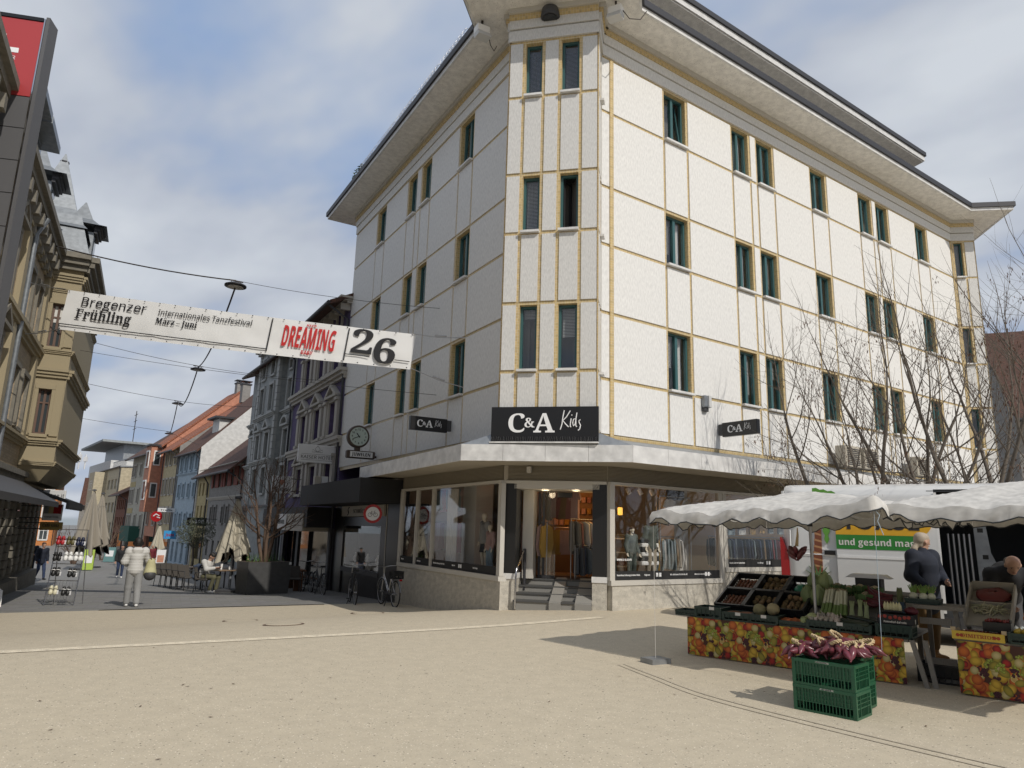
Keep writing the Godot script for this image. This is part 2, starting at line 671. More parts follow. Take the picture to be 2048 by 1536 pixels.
func store_side(b: Node3D, T: Transform3D, x0: float, x1: float, wx: Array, bay: bool, seed_: int):
	var r := RandomNumberGenerator.new()
	r.seed = seed_
	var g := 0.04
	var holes := []
	for i in range(0, wx.size(), 2):
		for k in [1, 3, 5]: holes.append([wx[i] + g, wx[i + 1] - g, LEVEL[k] + g, LEVEL[k + 1] - g])
	var core := MB.new()
	core.punched(x0, x1, 3.62, 13.93, -0.025, holes, 0.22)
	put(b, "tile_strips", core, M["mosaic"], T)
	# panels between the strips
	var xs := [x0 - g * (0.0 if bay else 1.0)]
	xs.append_array(wx)
	xs.append(x1 + g * (0.0 if bay else 1.0))
	var ys := LEVEL.duplicate()
	ys.append_array([13.40, 13.66])
	for i in xs.size() - 1:
		for j in ys.size() - 1:
			if i % 2 == 1 and j in [1, 3, 5]: continue
			if j >= 6 and i > 0: continue
			var m := MB.new()
			var xa: float = xs[i] + g
			var xb: float = xs[i + 1] - g
			if j >= 6:
				xa = x0
				xb = x1
			var gg := 0.0 if j >= 6 else g
			m.box(xa, xb, ys[j] + gg + (0.03 if j >= 6 else 0.0), ys[j + 1] - gg, -0.06, 0.0 if j < 6 else 0.03 * (j - 5))
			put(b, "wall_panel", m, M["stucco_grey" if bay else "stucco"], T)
	var c := MB.new()
	c.box(x0, x1, 13.66, 13.80, -0.06, 0.10)
	put(b, "cornice_band", c, M["mosaic"], T)
	c = MB.new()
	c.box(x0, x1, 13.80, 13.93, -0.06, 0.16)
	put(b, "cornice", c, M["off_white"], T)
	# windows
	var k := 0
	for h in holes:
		store_window(b, T, h, bay, k, r)
		k += 1

func store_window(b: Node3D, T: Transform3D, h: Array, bay: bool, k: int, r: RandomNumberGenerator):
	var w: float = h[1] - h[0]
	var t: float = h[3] - h[2]
	var W := sub(T, h[0], h[2], -0.17)
	var f := MB.new()
	var s := 0.055
	f.box(0, s, 0, t, -0.05, 0.03)
	f.box(w - s, w, 0, t, -0.05, 0.03)
	f.box(s, w - s, 0, s, -0.05, 0.03)
	f.box(s, w - s, t - s, t, -0.05, 0.03)
	var leaves := [[s, w - s]]
	if not bay:
		f.box(w / 2 - 0.045, w / 2 + 0.045, s, t - s, -0.05, 0.035)
		leaves = [[s, w / 2 - 0.045], [w / 2 + 0.045, w - s]]
	var win := put(b, "window", f, M["teal"], W)
	var sill := MB.new()
	sill.box(-0.02, w + 0.02, -0.05, 0.002, -0.02, 0.26)
	put(win, "sill", sill, M["white_sheet"], W)
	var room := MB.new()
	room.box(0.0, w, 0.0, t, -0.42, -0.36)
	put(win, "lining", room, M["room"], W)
	var tilt := r.randf() < 0.2 and not bay
	for l in leaves:
		var pane := MB.new()
		pane.box(l[0] + 0.004, l[1] - 0.004, s + 0.004, t - s - 0.004, -0.02, -0.012)
		if tilt and l == leaves[1]:
			var sash := MB.new()
			var ww: float = l[1] - l[0]
			for q in [[0.0, 0.04, 0.0, t - 2 * s], [ww - 0.04, ww, 0.0, t - 2 * s], [0.04, ww - 0.04, 0.0, 0.04], [0.04, ww - 0.04, t - 2 * s - 0.04, t - 2 * s]]:
				sash.box(q[0], q[1], q[2], q[3], -0.02, 0.02)
			var S := W * Transform3D(Basis(Vector3.RIGHT, -0.14), Vector3(l[0], s, 0))
			put(win, "tilted_sash", sash, M["teal"], S)
			var p2 := MB.new()
			p2.box(0.04, ww - 0.04, 0.04, t - 2 * s - 0.04, -0.006, 0.006)
			put(win, "pane", p2, M["glass"], S)
			continue
		if bay and k == 4:
			var S := W * Transform3D(Basis(UP, 1.1), Vector3(l[0], 0, -0.04))
			var sash := MB.new()
			var ww: float = l[1] - l[0]
			for q in [[0.0, 0.05, s, t - s], [ww - 0.05, ww, s, t - s], [0.05, ww - 0.05, s, s + 0.05], [0.05, ww - 0.05, t - s - 0.05, t - s]]:
				sash.box(q[0], q[1], q[2], q[3], -0.02, 0.02)
			put(win, "open_sash", sash, M["black_matt"], S)
			continue
		put(win, "pane", pane, M["glass"], W)
		var way := r.randf()
		if bay and k == 1: way = 0.1
		if way < 0.42 or bay:
			# louvred blind let down part of the way
			var drop: float = (t - 2 * s) * ([0.15, 1.0, 0.98, 0.46, 0.1, 0.95][k % 6] if bay else r.randf_range(0.1, 1.0))
			var m := MB.new()
			var q := 0.0
			while q < drop:
				m.quad(Vector3(l[0] + 0.02, t - s - q - 0.03, -0.085), Vector3(l[1] - 0.02, t - s - q - 0.03, -0.085), Vector3(l[1] - 0.02, t - s - q, -0.115), Vector3(l[0] + 0.02, t - s - q, -0.115))
				q += 0.034
			stuff(put(win, "blind", m, M["blind"], W))
		elif way < 0.85:
			var m := MB.new()
			var n := 7
			for i in n:
				var xa: float = lerpf(l[0], l[1], float(i) / n)
				var xb: float = lerpf(l[0], l[1], float(i + 1) / n)
				var za := -0.16 if i % 2 else -0.12
				m.quad(Vector3(xa, s, za), Vector3(xb, s, -0.28 - za), Vector3(xb, t - s, -0.28 - za), Vector3(xa, t - s, za))
			put(win, "curtain", m, M["curtain"], W)

func offset(poly: PackedVector2Array, d: float) -> PackedVector2Array:
	return Geometry2D.offset_polygon(poly, d, Geometry2D.JOIN_MITER)[0]

func band(m: MB, p: PackedVector2Array, q: PackedVector2Array, y0: float, y1: float):
	m.slab(p, y0, y1)

func store():
	var b := thing("corner_store", "white four-storey corner store with tan tile strips, teal windows and a wide eave", "building", Transform3D(Basis(), Vector3(1.0, 0, -18.0)))
	var TR := face(Vector3(2.2303, 0, -15.4159), Vector2(0.8222, -0.5692))
	var TL := face(Vector3(-1.2632, 0, -17.7218), Vector2(0.503, 0.864))
	var TB := face(Vector3(-0.294, 0, -14.926), Vector2(0.977, 0.2135))
	var TS := face(Vector3(1.811, 0, -14.466), Vector2(0.2135, -0.977))       # right cheek of the bay
	var TS2 := face(Vector3(-0.114, 0, -15.75), Vector2(-0.2135, 0.977))      # left cheek
	var TF := face(Vector3(16.909, 0, -25.579), Vector2(0.99, 0.144))         # cheek of the far bay
	store_side(b, TR, -0.303, 17.853, RX, false, 1)
	store_side(b, TL, -10.30, 2.284, LX, false, 2)
	store_side(b, TB, 0.0, 2.155, BX, true, 3)
	store_side(b, TS, 0.0, 0.80, [0.36, 0.62], true, 4)
	store_side(b, TS2, 0.0, 0.842, [0.22, 0.48], true, 5)
	store_side(b, TF, 0.0, 0.87, [0.08, 0.47], true, 6)
	for q in [[TR, -0.06, 0.05], [TR, 17.78, 17.853]]:
		var m := MB.new()
		m.box(q[1], q[2], 3.66, 13.05, -0.02, 0.03)
		put(b, "tile_column", m, M["mosaic"], q[0])
	# walls one does not see, and the roofs
	var plan := PackedVector2Array([Vector2(-6.42, -26.58), Vector2(-0.114, -15.75), Vector2(-0.294, -14.926), Vector2(1.811, -14.466), Vector2(1.98, -15.243), Vector2(16.909, -25.579), Vector2(17.77, -25.45), Vector2(18.08, -27.58), Vector2(17.2, -27.72), Vector2(13.5, -37), Vector2(5, -36), Vector2(-1.6, -29.4)])
	var m := MB.new()
	for i in range(6, 12):
		var a := plan[i]
		var c := plan[(i + 1) % 12]
		m.quad(Vector3(a.x, -1, a.y), Vector3(c.x, -1, c.y), Vector3(c.x, 13.93, c.y), Vector3(a.x, 13.93, a.y))
	put(b, "rear_wall", m, M["stucco"], Transform3D())
	var eave := offset(plan, 0.93)
	m = MB.new()
	m.slab(eave, 13.93, 13.96)
	put(b, "soffit", m, M["soffit"], Transform3D())
	for ring in [[0.93, 0.99, 13.90, 14.12, "fascia", "white_sheet"], [0.99, 1.05, 14.02, 14.20, "gutter", "dark_zinc"]]:
		var pi := offset(plan, ring[0])
		var po := offset(plan, ring[1])
		m = MB.new()
		for i in po.size():
			var best := 0
			var a := po[i]
			var c := po[(i + 1) % po.size()]
			var ai := a
			var ci := c
			var da := 9.0
			var dc := 9.0
			for s in pi:
				if s.distance_to(a) < da:
					da = s.distance_to(a)
					ai = s
				if s.distance_to(c) < dc:
					dc = s.distance_to(c)
					ci = s
			m.slab(PackedVector2Array([ai, a, c, ci]), ring[2], ring[3])
		put(b, ring[4], m, M[ring[5]], Transform3D())
	m = MB.new()
	m.slab(eave, 13.97, 14.15)
	put(b, "roof", m, M["dark_zinc"], Transform3D())
	# upper storey set back, with an eave of its own
	var up := offset(plan, -2.6)
	m = MB.new()
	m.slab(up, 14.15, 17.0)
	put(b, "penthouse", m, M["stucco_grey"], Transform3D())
	var upe := PackedVector2Array()
	upe = offset(up, 1.75)
	m = MB.new()
	m.slab(upe, 17.0, 17.04)
	put(b, "upper_soffit", m, M["soffit"], Transform3D())
	m = MB.new()
	m.slab(offset(up, 1.80), 17.045, 17.25)
	put(b, "upper_fascia", m, M["white_sheet"], Transform3D())
	m = MB.new()
	m.slab(offset(up, 1.86), 17.25, 17.42)
	put(b, "upper_roof", m, M["dark_zinc"], Transform3D())
	shopfront(b, TR, TL, TB)


# ---------------------------------------------------------------- ground floor of the store
func strokes(mb: MB, lines: Array, s: float, r: float):
	for l in lines:
		var p := []
		for q in l: p.append(Vector3(q[0] * s, q[1] * s, 0))
		mb.tube(p, r, 5)

func store_logo(parent: Node, T: Transform3D, cap: float):
	words(parent, "letter", "C", serif_bold, cap, sub(T, -cap * 1.42, 0), M["letters_white"], 1.05, 1)
	words(parent, "letter", "&", serif_bold, cap * 0.5, sub(T, -cap * 0.72, cap * 0.02), M["letters_white"], 1.0, 1)
	words(parent, "letter", "A", serif_bold, cap, sub(T, cap * 0.02, 0), M["letters_white"], 1.05, 1)
	var m := MB.new()
	strokes(m, [[[0.12, 0.62], [0.06, 0.3], [0.02, -0.05], [-0.06, -0.32]], [[0.42, 0.6], [0.24, 0.3], [0.06, 0.12], [0.2, -0.06], [0.34, -0.2]],
		[[0.46, 0.22], [0.43, 0.0], [0.42, -0.18], [0.47, -0.2]], [[0.49, 0.36], [0.50, 0.41]], [[0.68, 0.2], [0.58, 0.18], [0.54, 0.0], [0.58, -0.16], [0.66, -0.06], [0.74, 0.5]], [[0.69, 0.1], [0.69, -0.14], [0.74, -0.2]],
		[[0.92, 0.16], [0.84, 0.1], [0.86, 0.0], [0.92, -0.12], [0.88, -0.3], [0.80, -0.36]]], cap * 1.05, cap * 0.03)
	put(parent, "script_lettering", m, M["letters_white"], sub(T, cap * 0.95, 0, 0.008))

func garment_shape(kind: int, w: float, h: float, th := 0.04) -> MB:
	var m := MB.new()
	var p := PackedVector2Array()
	if kind == 0:   # shirt with short sleeves, hung from the shoulders
		for q in [[-0.12, 0.0], [-0.3, -0.04], [-0.5, -0.3], [-0.4, -0.36], [-0.3, -0.24], [-0.3, -1.0], [0.3, -1.0], [0.3, -0.24], [0.4, -0.36], [0.5, -0.3], [0.3, -0.04], [0.12, 0.0], [0.0, -0.06]]: p.append(Vector2(q[0] * w, q[1] * h))
	elif kind == 1:   # dress or coat
		for q in [[-0.1, 0.0], [-0.3, -0.05], [-0.26, -0.4], [-0.5, -1.0], [0.5, -0.98], [0.26, -0.4], [0.3, -0.05], [0.1, 0.0], [0.0, -0.04]]: p.append(Vector2(q[0] * w, q[1] * h))
	elif kind == 2:   # trousers
		for q in [[-0.3, 0.0], [-0.36, -0.5], [-0.4, -1.0], [-0.08, -1.0], [0.0, -0.3], [0.08, -1.0], [0.4, -1.0], [0.36, -0.5], [0.3, 0.0]]: p.append(Vector2(q[0] * w, q[1] * h))
	else:   # sleeve and body of a jacket seen side-on
		for q in [[-0.1, 0.0], [-0.4, -0.08], [-0.5, -0.7], [-0.34, -1.0], [0.3, -1.0], [0.5, -0.6], [0.4, -0.08], [0.1, 0.0]]: p.append(Vector2(q[0] * w, q[1] * h))
	m.prism(p, -th / 2, th / 2)
	return m

const WEAR := [[0.55, 0.5, 0.42], [0.09, 0.10, 0.12], [0.35, 0.18, 0.17], [0.14, 0.17, 0.20], [0.42, 0.26, 0.06], [0.10, 0.13, 0.10], [0.5, 0.34, 0.32], [0.2, 0.19, 0.17], [0.6, 0.6, 0.58], [0.28, 0.2, 0.12], [0.06, 0.08, 0.14], [0.45, 0.12, 0.14], [0.24, 0.3, 0.32], [0.03, 0.03, 0.03]]

func wear(i: int) -> Material:
	var k := "wear%d" % (i % WEAR.size())
	if not M.has(k):
		var c: Array = WEAR[i % WEAR.size()]
		mk(k, lin(c[0], c[1], c[2]), 0.9, 0.0, "crease", 0.5)
		M[k].albedo_texture = tex["fine"]
	return M[k]

func clothes_rail(T: Transform3D, w: float, top: float, n: int, kinds: Array, cols: Array, label: String, hung := 0.72, facing := false):
	var t := thing("clothes_rail", label, "clothes rail", T, "clothes rails in the store windows")
	var m := MB.new()
	m.tube([Vector3(0, top, 0), Vector3(w, top, 0)], 0.014, 6)
	put(t, "rail", m, M["steel"]).transform = Transform3D()
	for x in [0.02, w - 0.02]:
		m = MB.new()
		m.tube([Vector3(x, 0, 0), Vector3(x, top, 0)], 0.014, 6)
		put(t, "upright", m, M["steel"]).transform = Transform3D()
	var shapes := {}
	for i in n:
		var kd: int = kinds[rng.randi() % kinds.size()]
		if not shapes.has(kd): shapes[kd] = garment_shape(kd, 0.42 if facing else 0.40, hung, 0.05 if facing else 0.045).mesh()
		var g := put(t, "garment", shapes[kd], wear(cols[rng.randi() % cols.size()]))
		var a := (rr(-0.12, 0.12) if facing else PI / 2 + rr(-0.5, 0.35))
		g.transform = Transform3D(Basis(UP, a).scaled(Vector3.ONE * rr(0.88, 1.05)), Vector3(w * (i + 0.6) / n, top - 0.05, rr(-0.02, 0.02)))

func shopfront(b: Node3D, TR: Transform3D, TL: Transform3D, TB: Transform3D):
	var c0 := Vector2(-1.036, -14.924)
	var c1 := Vector2(2.5, -14.266)
	var cr := Vector2(17.9, -24.95)
	var cl := Vector2(-4.62, -21.8)
	var w0 := Vector2(-4.0, -22.43)
	var wr := Vector2(17.5, -25.9)
	# canopy over the shop windows
	var m := MB.new()
	m.slab(PackedVector2Array([w0, cl, c0, c1, cr, wr, Vector2(2.3, -16.2), Vector2(-0.2, -16.2)]), 3.03, 3.06)
	put(b, "canopy_soffit", m, M["beige_metal"], Transform3D())
	for e in [[cl, c0, 9], [c0, c1, 4], [c1, cr, 18], [w0, cl, 1]]:
		var a: Vector2 = e[0]
		var z: Vector2 = e[1]
		var T := face(Vector3(a.x, 0, a.y), z - a)
		var n: int = e[2]
		var l := a.distance_to(z) / n
		for i in n:
			var f := MB.new()
			f.box(i * l + 0.003, (i + 1) * l - 0.003, 3.02 + rr(0, 0.004), 3.37, -0.04, rr(0.0, 0.006))
			put(b, "fascia_panel", f, M["white_sheet"], T)
	m = MB.new()
	var inner := [Vector2(-3.95, -22.36), Vector2(-0.15, -15.8), Vector2(-0.3, -14.95), Vector2(1.83, -14.5), Vector2(2.0, -15.26), Vector2(17.8, -26.2)]
	var outer := [cl, c0.lerp(cl, 0.08), c0, c1, c1.lerp(cr, 0.05), cr]
	for i in 5:
		var a: Vector2 = outer[i]
		var z: Vector2 = outer[i + 1]
		var ia: Vector2 = inner[i]
		var iz: Vector2 = inner[i + 1]
		m.quad(Vector3(a.x, 3.365, a.y), Vector3(z.x, 3.365, z.y), Vector3(iz.x, 3.64, iz.y), Vector3(ia.x, 3.64, ia.y))
		m.quad(Vector3(a.x, 3.05, a.y), Vector3(ia.x, 3.05, ia.y), Vector3(iz.x, 3.05, iz.y), Vector3(z.x, 3.05, z.y))
	put(b, "canopy_roof", m, M["zinc"], Transform3D())
	# ceiling of the ground floor and floor of the shop
	var room := PackedVector2Array([Vector2(-3.15, -20.95), Vector2(-0.19, -15.9), Vector2(2.13, -15.44), Vector2(16.9, -25.65), Vector2(12.5, -32), Vector2(0, -30)])
	m = MB.new()
	m.slab(room, 3.07, 3.6)
	put(b, "ceiling", m, M["off_white"], Transform3D())
	m = MB.new()
	m.slab(PackedVector2Array([Vector2(-3.15, -21.05), Vector2(-0.25, -16.05), Vector2(0.1, -16.9), Vector2(2.1, -16.5), Vector2(2.2, -15.6), Vector2(16.9, -25.75), Vector2(12.5, -32), Vector2(0, -30)]), -0.4, 0.55)
	put(b, "shop_floor", m, M["shop_floor"], Transform3D())
	m = MB.new()
	m.slab(PackedVector2Array([Vector2(-0.5, -23.5), Vector2(1.6, -20.6), Vector2(4.0, -20.8), Vector2(14.5, -27.6), Vector2(12, -31), Vector2(0, -29)]), 0.55, 3.07)
	put(b, "back_wall", m, M["warm_wall"], Transform3D())
	m = MB.new()
	m.slab(PackedVector2Array([Vector2(-3.72, -21.9), Vector2(-3.68, -22.2), Vector2(-0.5, -23.5), Vector2(-0.5, -23.2)]), -1.0, 3.07)
	put(b, "partition", m, M["off_white"], Transform3D())

	# louvre bands, plinths, frames, panes: [face, x0, x1, sill height, pane edges, plinth foot]
	var TP := TB * Transform3D(Basis(), Vector3(0, 0, -1.0))
	for s in [[TR, -0.06, 17.6], [TL, -3.72, 2.19], [TP, -0.08, 2.26]]:
		var q := MB.new()
		var i := 0
		while i < 11:
			var y := 2.70 + i * 0.03
			q.quad(Vector3(s[1], y, -0.03), Vector3(s[2], y, -0.03), Vector3(s[2], y + 0.008, 0.0), Vector3(s[1], y + 0.008, 0.0))
			q.quad(Vector3(s[1], y + 0.008, 0.0), Vector3(s[2], y + 0.008, 0.0), Vector3(s[2], y + 0.026, -0.03), Vector3(s[1], y + 0.026, -0.03))
			i += 1
		q.box(s[1], s[2], 2.68, 3.04, -0.16, -0.05)
		stuff(put(b, "louvre_band", q, M["beige_metal"], s[0]))
		q = MB.new()
		q.box(s[1], s[2], 2.63, 2.695, -0.12, 0.035)
		put(b, "head_rail", q, M["off_white"], s[0])
	for s in [[TR, [0.0, 3.58], 0.57, 0], [TR, [3.74, 7.3, 10.9, 14.4, 17.6], 0.82, 1], [TL, [-3.70, -2.56, -1.48, 2.17], 0.57, 2]]:
		var T: Transform3D = s[0]
		var xs: Array = s[1]
		var sy: float = s[2]
		var x0: float = xs[0]
		var x1: float = xs[xs.size() - 1]
		m = MB.new()
		m.box(x0 - (0.07 if s[3] else 0.0), x1 + 0.1, -1.4, sy - 0.06, -0.3, 0.02)
		put(b, "plinth", m, M["terrazzo"], T)
		m = MB.new()
		m.box(x0 - 0.05, x1 + 0.06, sy - 0.06, sy + 0.045, -0.16, 0.045)
		put(b, "window_sill", m, M["off_white"], T)
		for i in xs.size():
			m = MB.new()
			var hw := 0.07 if i == 0 or i == xs.size() - 1 else 0.035
			m.box(xs[i] - hw, xs[i] + hw, sy + 0.045, 2.63, -0.08, 0.03)
			put(b, "mullion", m, M["off_white"], T)
		for i in xs.size() - 1:
			m = MB.new()
			m.box(xs[i] + 0.07, xs[i + 1] - 0.07, sy + 0.05, 2.63, -0.03, -0.018)
			put(b, "shop_window", m, M["glass"], T)
			if s[3] == 1 and i > 0: continue
			m = MB.new()
			m.box(xs[i] + 0.07, xs[i + 1] - 0.07, sy + 0.05, sy + 0.235, -0.012, -0.009)
			var film := put(b, "printed_band", m, M["black_matt"], T)
			var says: Array = [["Kostenlose Lieferung in deine Filiale.", "Folge uns", "Wir sind immer für dich da. Hi!", "Abonniere unseren Newsletter."], ["Bezahle sicher mit deiner Karte.", "Lade die App", "Abonniere unseren Newsletter."], ["Folge uns", "Lade die App", "Kostenlose Lieferung in deine Filiale."]][s[3]]
			var l: float = xs[i + 1] - xs[i]
			var kk := says.size() if l > 2 else 1
			for k in kk:
				words(film, "lettering", says[(k + i) % says.size()], bold, 0.035, sub(T, xs[i] + 0.16 + (l - 0.3) * k / kk, sy + 0.15, -0.008), M["letters_white"], 0.8, 0, 0.002)
				if k % 2:
					for e in 2:
						var ic := MB.new()
						ic.cbox(Vector3(0, 0, 0), Vector3(0.07, 0.085, 0.004), 0.0015)
						put(film, "symbol", ic, M["letters_white"], sub(T, xs[i] + 0.16 + (l - 0.3) * k / kk + 0.4 + e * 0.1, sy + 0.15, -0.006))
	words(b, "web_address", "www.c-a.com", bold, 0.055, sub(TR, 0.16, 1.05, -0.012), M["letters_white"], 0.9, 0, 0.002)
	# plinth of the entrance, its two black pillars, steps and ramps
	for x in [[-0.09, 0.26], [1.95, 2.26]]:
		m = MB.new()
		m.box(x[0], x[1], -0.8, 0.56, -0.75, 0.0)
		put(b, "pillar_foot", m, M["terrazzo"], TP)
		m = MB.new()
		m.box(x[0] - 0.01, x[1] + 0.01, 0.56, 0.68, -0.76, 0.02)
		put(b, "pillar_band", m, M["white_sheet"], TP)
		m = MB.new()
		m.box(x[0], x[1], 0.68, 2.63, -0.62, 0.0)
		put(b, "pillar", m, M["black"], TP)
	for i in 4:
		m = MB.new()
		m.box(0.26, 1.95, -0.6 if i == 0 else 0.1375 * i, 0.1375 * (i + 1) - 0.035, -2.0, 0.1 - 0.29 * i)
		put(b, "step", m, M["stone_step"], TP)
		m = MB.new()
		m.box(0.26, 1.95, 0.1375 * (i + 1) - 0.034, 0.1375 * (i + 1), -2.0, 0.125 - 0.29 * i)
		put(b, "step_nosing", m, M["nosing"], TP)
	for x in [[1.05, 1.30], [1.60, 1.95]]:
		m = MB.new()
		m.hexa([Vector3(x[0], -0.05, 0.16), Vector3(x[1], -0.05, 0.16), Vector3(x[1], 0.12, 0.16), Vector3(x[0], 0.12, 0.16), Vector3(x[0], -0.05, -0.9), Vector3(x[1], -0.05, -0.9), Vector3(x[1], 0.58, -0.9), Vector3(x[0], 0.58, -0.9)])
		put(b, "pram_ramp", m, M["stone_step"], TP)
	m = MB.new()
	m.tube([Vector3(0.31, -0.05, 0.12), Vector3(0.31, 0.62, 0.12), Vector3(0.315, 0.78, 0.08), Vector3(0.33, 0.85, -0.02), Vector3(0.36, 1.18, -0.5), Vector3(0.36, 1.2, -0.62)], 0.022, 8)
	put(b, "handrail", m, M["chrome"], TP)
	m = MB.new()
	m.tube([Vector3(0.38, 0.3, -0.5), Vector3(0.38, 1.2, -0.5)], 0.035, 8)
	put(b, "handrail_post", m, M["dark_zinc"], TP)
	# doorway set back
	var TD := TB * Transform3D(Basis(), Vector3(0, 0, -1.95))
	m = MB.new()
	m.box(0.2, 2.1, 2.52, 2.70, -0.3, 0.95)
	put(b, "door_soffit", m, M["off_white"], TD)
	for x in [[0.30, 0.55], [1.98, 2.06]]:
		m = MB.new()
		m.box(x[0], x[1], 0.55, 2.52, -0.1, 0.35)
		put(b, "door_jamb", m, M["off_white"], TD)
	m = MB.new()
	m.box(1.05, 1.4, 2.38, 2.5, 0.0, 0.1)
	put(b, "door_sensor", m, M["black"], TD)
	for x in [0.6, 0.72]:
		m = MB.new()
		m.box(x, x + 0.05, 0.56, 2.5, -0.05, 0.0)
		m.box(x + 0.05, x + 0.3, 0.56, 0.62, -0.05, 0.0)
		var dl := put(b, "sliding_door", m, M["dark_zinc"], sub(TD, 0, 0, x - 0.6))
		m = MB.new()
		m.box(x + 0.055, x + 0.3, 0.62, 2.5, -0.03, -0.022)
		put(dl, "pane", m, M["glass"], sub(TD, 0, 0, x - 0.6))
	for x in [0.85, 1.55]:
		m = MB.new()
		m.lathe([Vector2(0.09, -0.012), Vector2(0.09, 0.0)], 16)
		var em := mk("downlight", lin(0.9, 0.85, 0.7), 0.4)
		em.emission_enabled = true
		em.emission = Color(1.0, 0.93, 0.78)
		em.emission_energy_multiplier = 0.9
		put(b, "downlight", m, em, sub(TD, x, 2.515, 0.6))
		lamp("downlight_light", sub(TD, x, 2.46, 0.6).origin, Color(1.0, 0.9, 0.74), 0.05, 0.08)
	# black jeweller's front at the street end
	m = MB.new()
	m.box(-10.6, -3.88, 2.28, 2.98, -0.3, 1.25)
	put(b, "black_canopy", m, M["black_matt"], TL)
	m = MB.new()
	m.box(-10.25, -3.75, -1.6, 2.3, -0.9, -0.62)
	put(b, "jeweller_back", m, M["black_matt"], TL)
	for x in [[-5.35, -3.74, -0.6], [-10.25, -9.15, -0.6]]:
		m = MB.new()
		m.box(x[0], x[1], -1.6, 2.28, x[2], 0.0)
		put(b, "jeweller_pillar", m, M["black"], TL)
	m = MB.new()
	m.box(-9.15, -5.35, -1.6, 0.05, -0.6, -0.05)
	put(b, "jeweller_plinth", m, M["black"], TL)
	m = MB.new()
	m.box(-9.15, -5.35, 0.05, 0.2, -0.6, 0.02)
	put(b, "jeweller_sill", m, M["charcoal"], TL)
	m = MB.new()
	m.box(-9.15, -5.35, 0.2, 1.6, -0.05, -0.04)
	put(b, "jeweller_window", m, M["glass"], TL)
	m = MB.new()
	m.box(-9.15, -5.35, 1.6, 1.9, -0.6, -0.02)
	put(b, "jeweller_transom", m, M["black"], TL)
	m = MB.new()
	m.box(-9.3, -5.0, 1.92, 2.27, -0.5, 0.06)
	var sg := put(b, "jeweller_sign", m, M["beige_metal"], TL)
	words(sg, "lettering", "SCHMÜCKEREI", sans, 0.13, sub(TL, -8.0, 2.09, 0.062), M["letters_black"], 1.5, 0)
	m = MB.new()
	strokes(m, [[[0.5, 0.5], [0.1, 0.42], [-0.1, 0.15], [0.1, -0.1], [0.2, -0.3], [-0.2, -0.5]], [[0.3, 0.55], [-0.05, 0.3], [0.15, 0.0], [0.35, -0.2], [0.05, -0.48]]], 0.26, 0.014)
	put(sg, "emblem", m, M["letters_black"], sub(TL, -8.55, 2.09, 0.066))
	for x in [-8.4, -7.2, -6.2]:
		m = MB.new()
		m.lathe([Vector2(0.09, 0), Vector2(0.07, 0.02), Vector2(0.06, 0.2), Vector2(0.11, 0.28), Vector2(0.10, 0.36), Vector2(0.05, 0.42), Vector2(0.045, 0.5)], 10)
		put(b, "jewellery_bust", m, M["curtain"], sub(TL, x, 0.2, -0.3))
	for x in [-8.0, -6.7]:
		m = MB.new()
		m.cbox(Vector3(0, 0.08, 0), Vector3(0.5, 0.16, 0.25), 0.02)
		put(b, "jewellery_stand", m, M["off_white"], sub(TL, x, 0.2, -0.25))
	# signs
	m = MB.new()
	m.box(-0.10, 2.18, 3.43, 4.17, 0.0, 0.12)
	var s0 := solo("store_sign", m, M["black"], TB, "large black store sign with white serif and script letters over the entrance", "sign")
	m = MB.new()
	m.box(-0.13, 2.18, 3.40, 3.428, 0.0, 0.15)
	put(s0, "ledge", m, M["white_sheet"], TB)
	m = MB.new()
	for i in 60:
		var x := -0.1 + i * 0.038
		m.tube([Vector3(x, 3.428, 0.135), Vector3(x + rr(-0.03, 0.03), 3.53, 0.15)], 0.0016, 3, false)
	stuff(put(s0, "pigeon_spikes", m, M["steel"], TB))
	store_logo(s0, sub(TB, 1.02, 3.82, 0.121), 0.41)
	for q in [[face(Vector3(-2.55, 0, -17.545), Vector2(0.864, -0.503)), 1.02, "small black projecting store sign with white letters on the shaded left facade", 1.14], [face(Vector3(5.31, 0, -17.36), Vector2(0.569, 0.822)), 1.02, "small black projecting store sign with white letters on the sunlit right facade", -0.12]]:
		m = MB.new()
		m.cbox(Vector3(0.51, 4.19, 0), Vector3(1.02, 0.35, 0.13), 0.01)
		var sn := solo("projecting_sign", m, M["black"], q[0], q[2], "sign", "projecting store signs")
		m = MB.new()
		m.box(minf(q[3], 1.02), maxf(q[3], 0.0), 4.06, 4.34, -0.05, 0.05)
		put(sn, "bracket", m, M["charcoal"], q[0])
		store_logo(sn, sub(q[0], 0.50, 4.19, 0.066), 0.18)
	# lamp on the right facade
	m = MB.new()
	m.cbox(Vector3(0, 0.06, 0.07), Vector3(0.24, 0.3, 0.12), 0.02)
	var wl := solo("wall_lamp", m, M["zinc"], sub(TR, 3.12, 4.80), "grey box lamp on the sunlit right facade below a tile strip", "wall lamp")
	m = MB.new()
	m.cbox(Vector3(0.05, -0.0, 0.14), Vector3(0.1, 0.3, 0.05), 0.01)
	put(wl, "shade", m, M["blind"], sub(TR, 3.12, 4.86))
	m = MB.new()
	m.cbox(Vector3(-0.02, -0.14, 0.05), Vector3(0.16, 0.1, 0.09), 0.01)
	put(wl, "bracket", m, M["charcoal"], sub(TR, 3.12, 4.80))
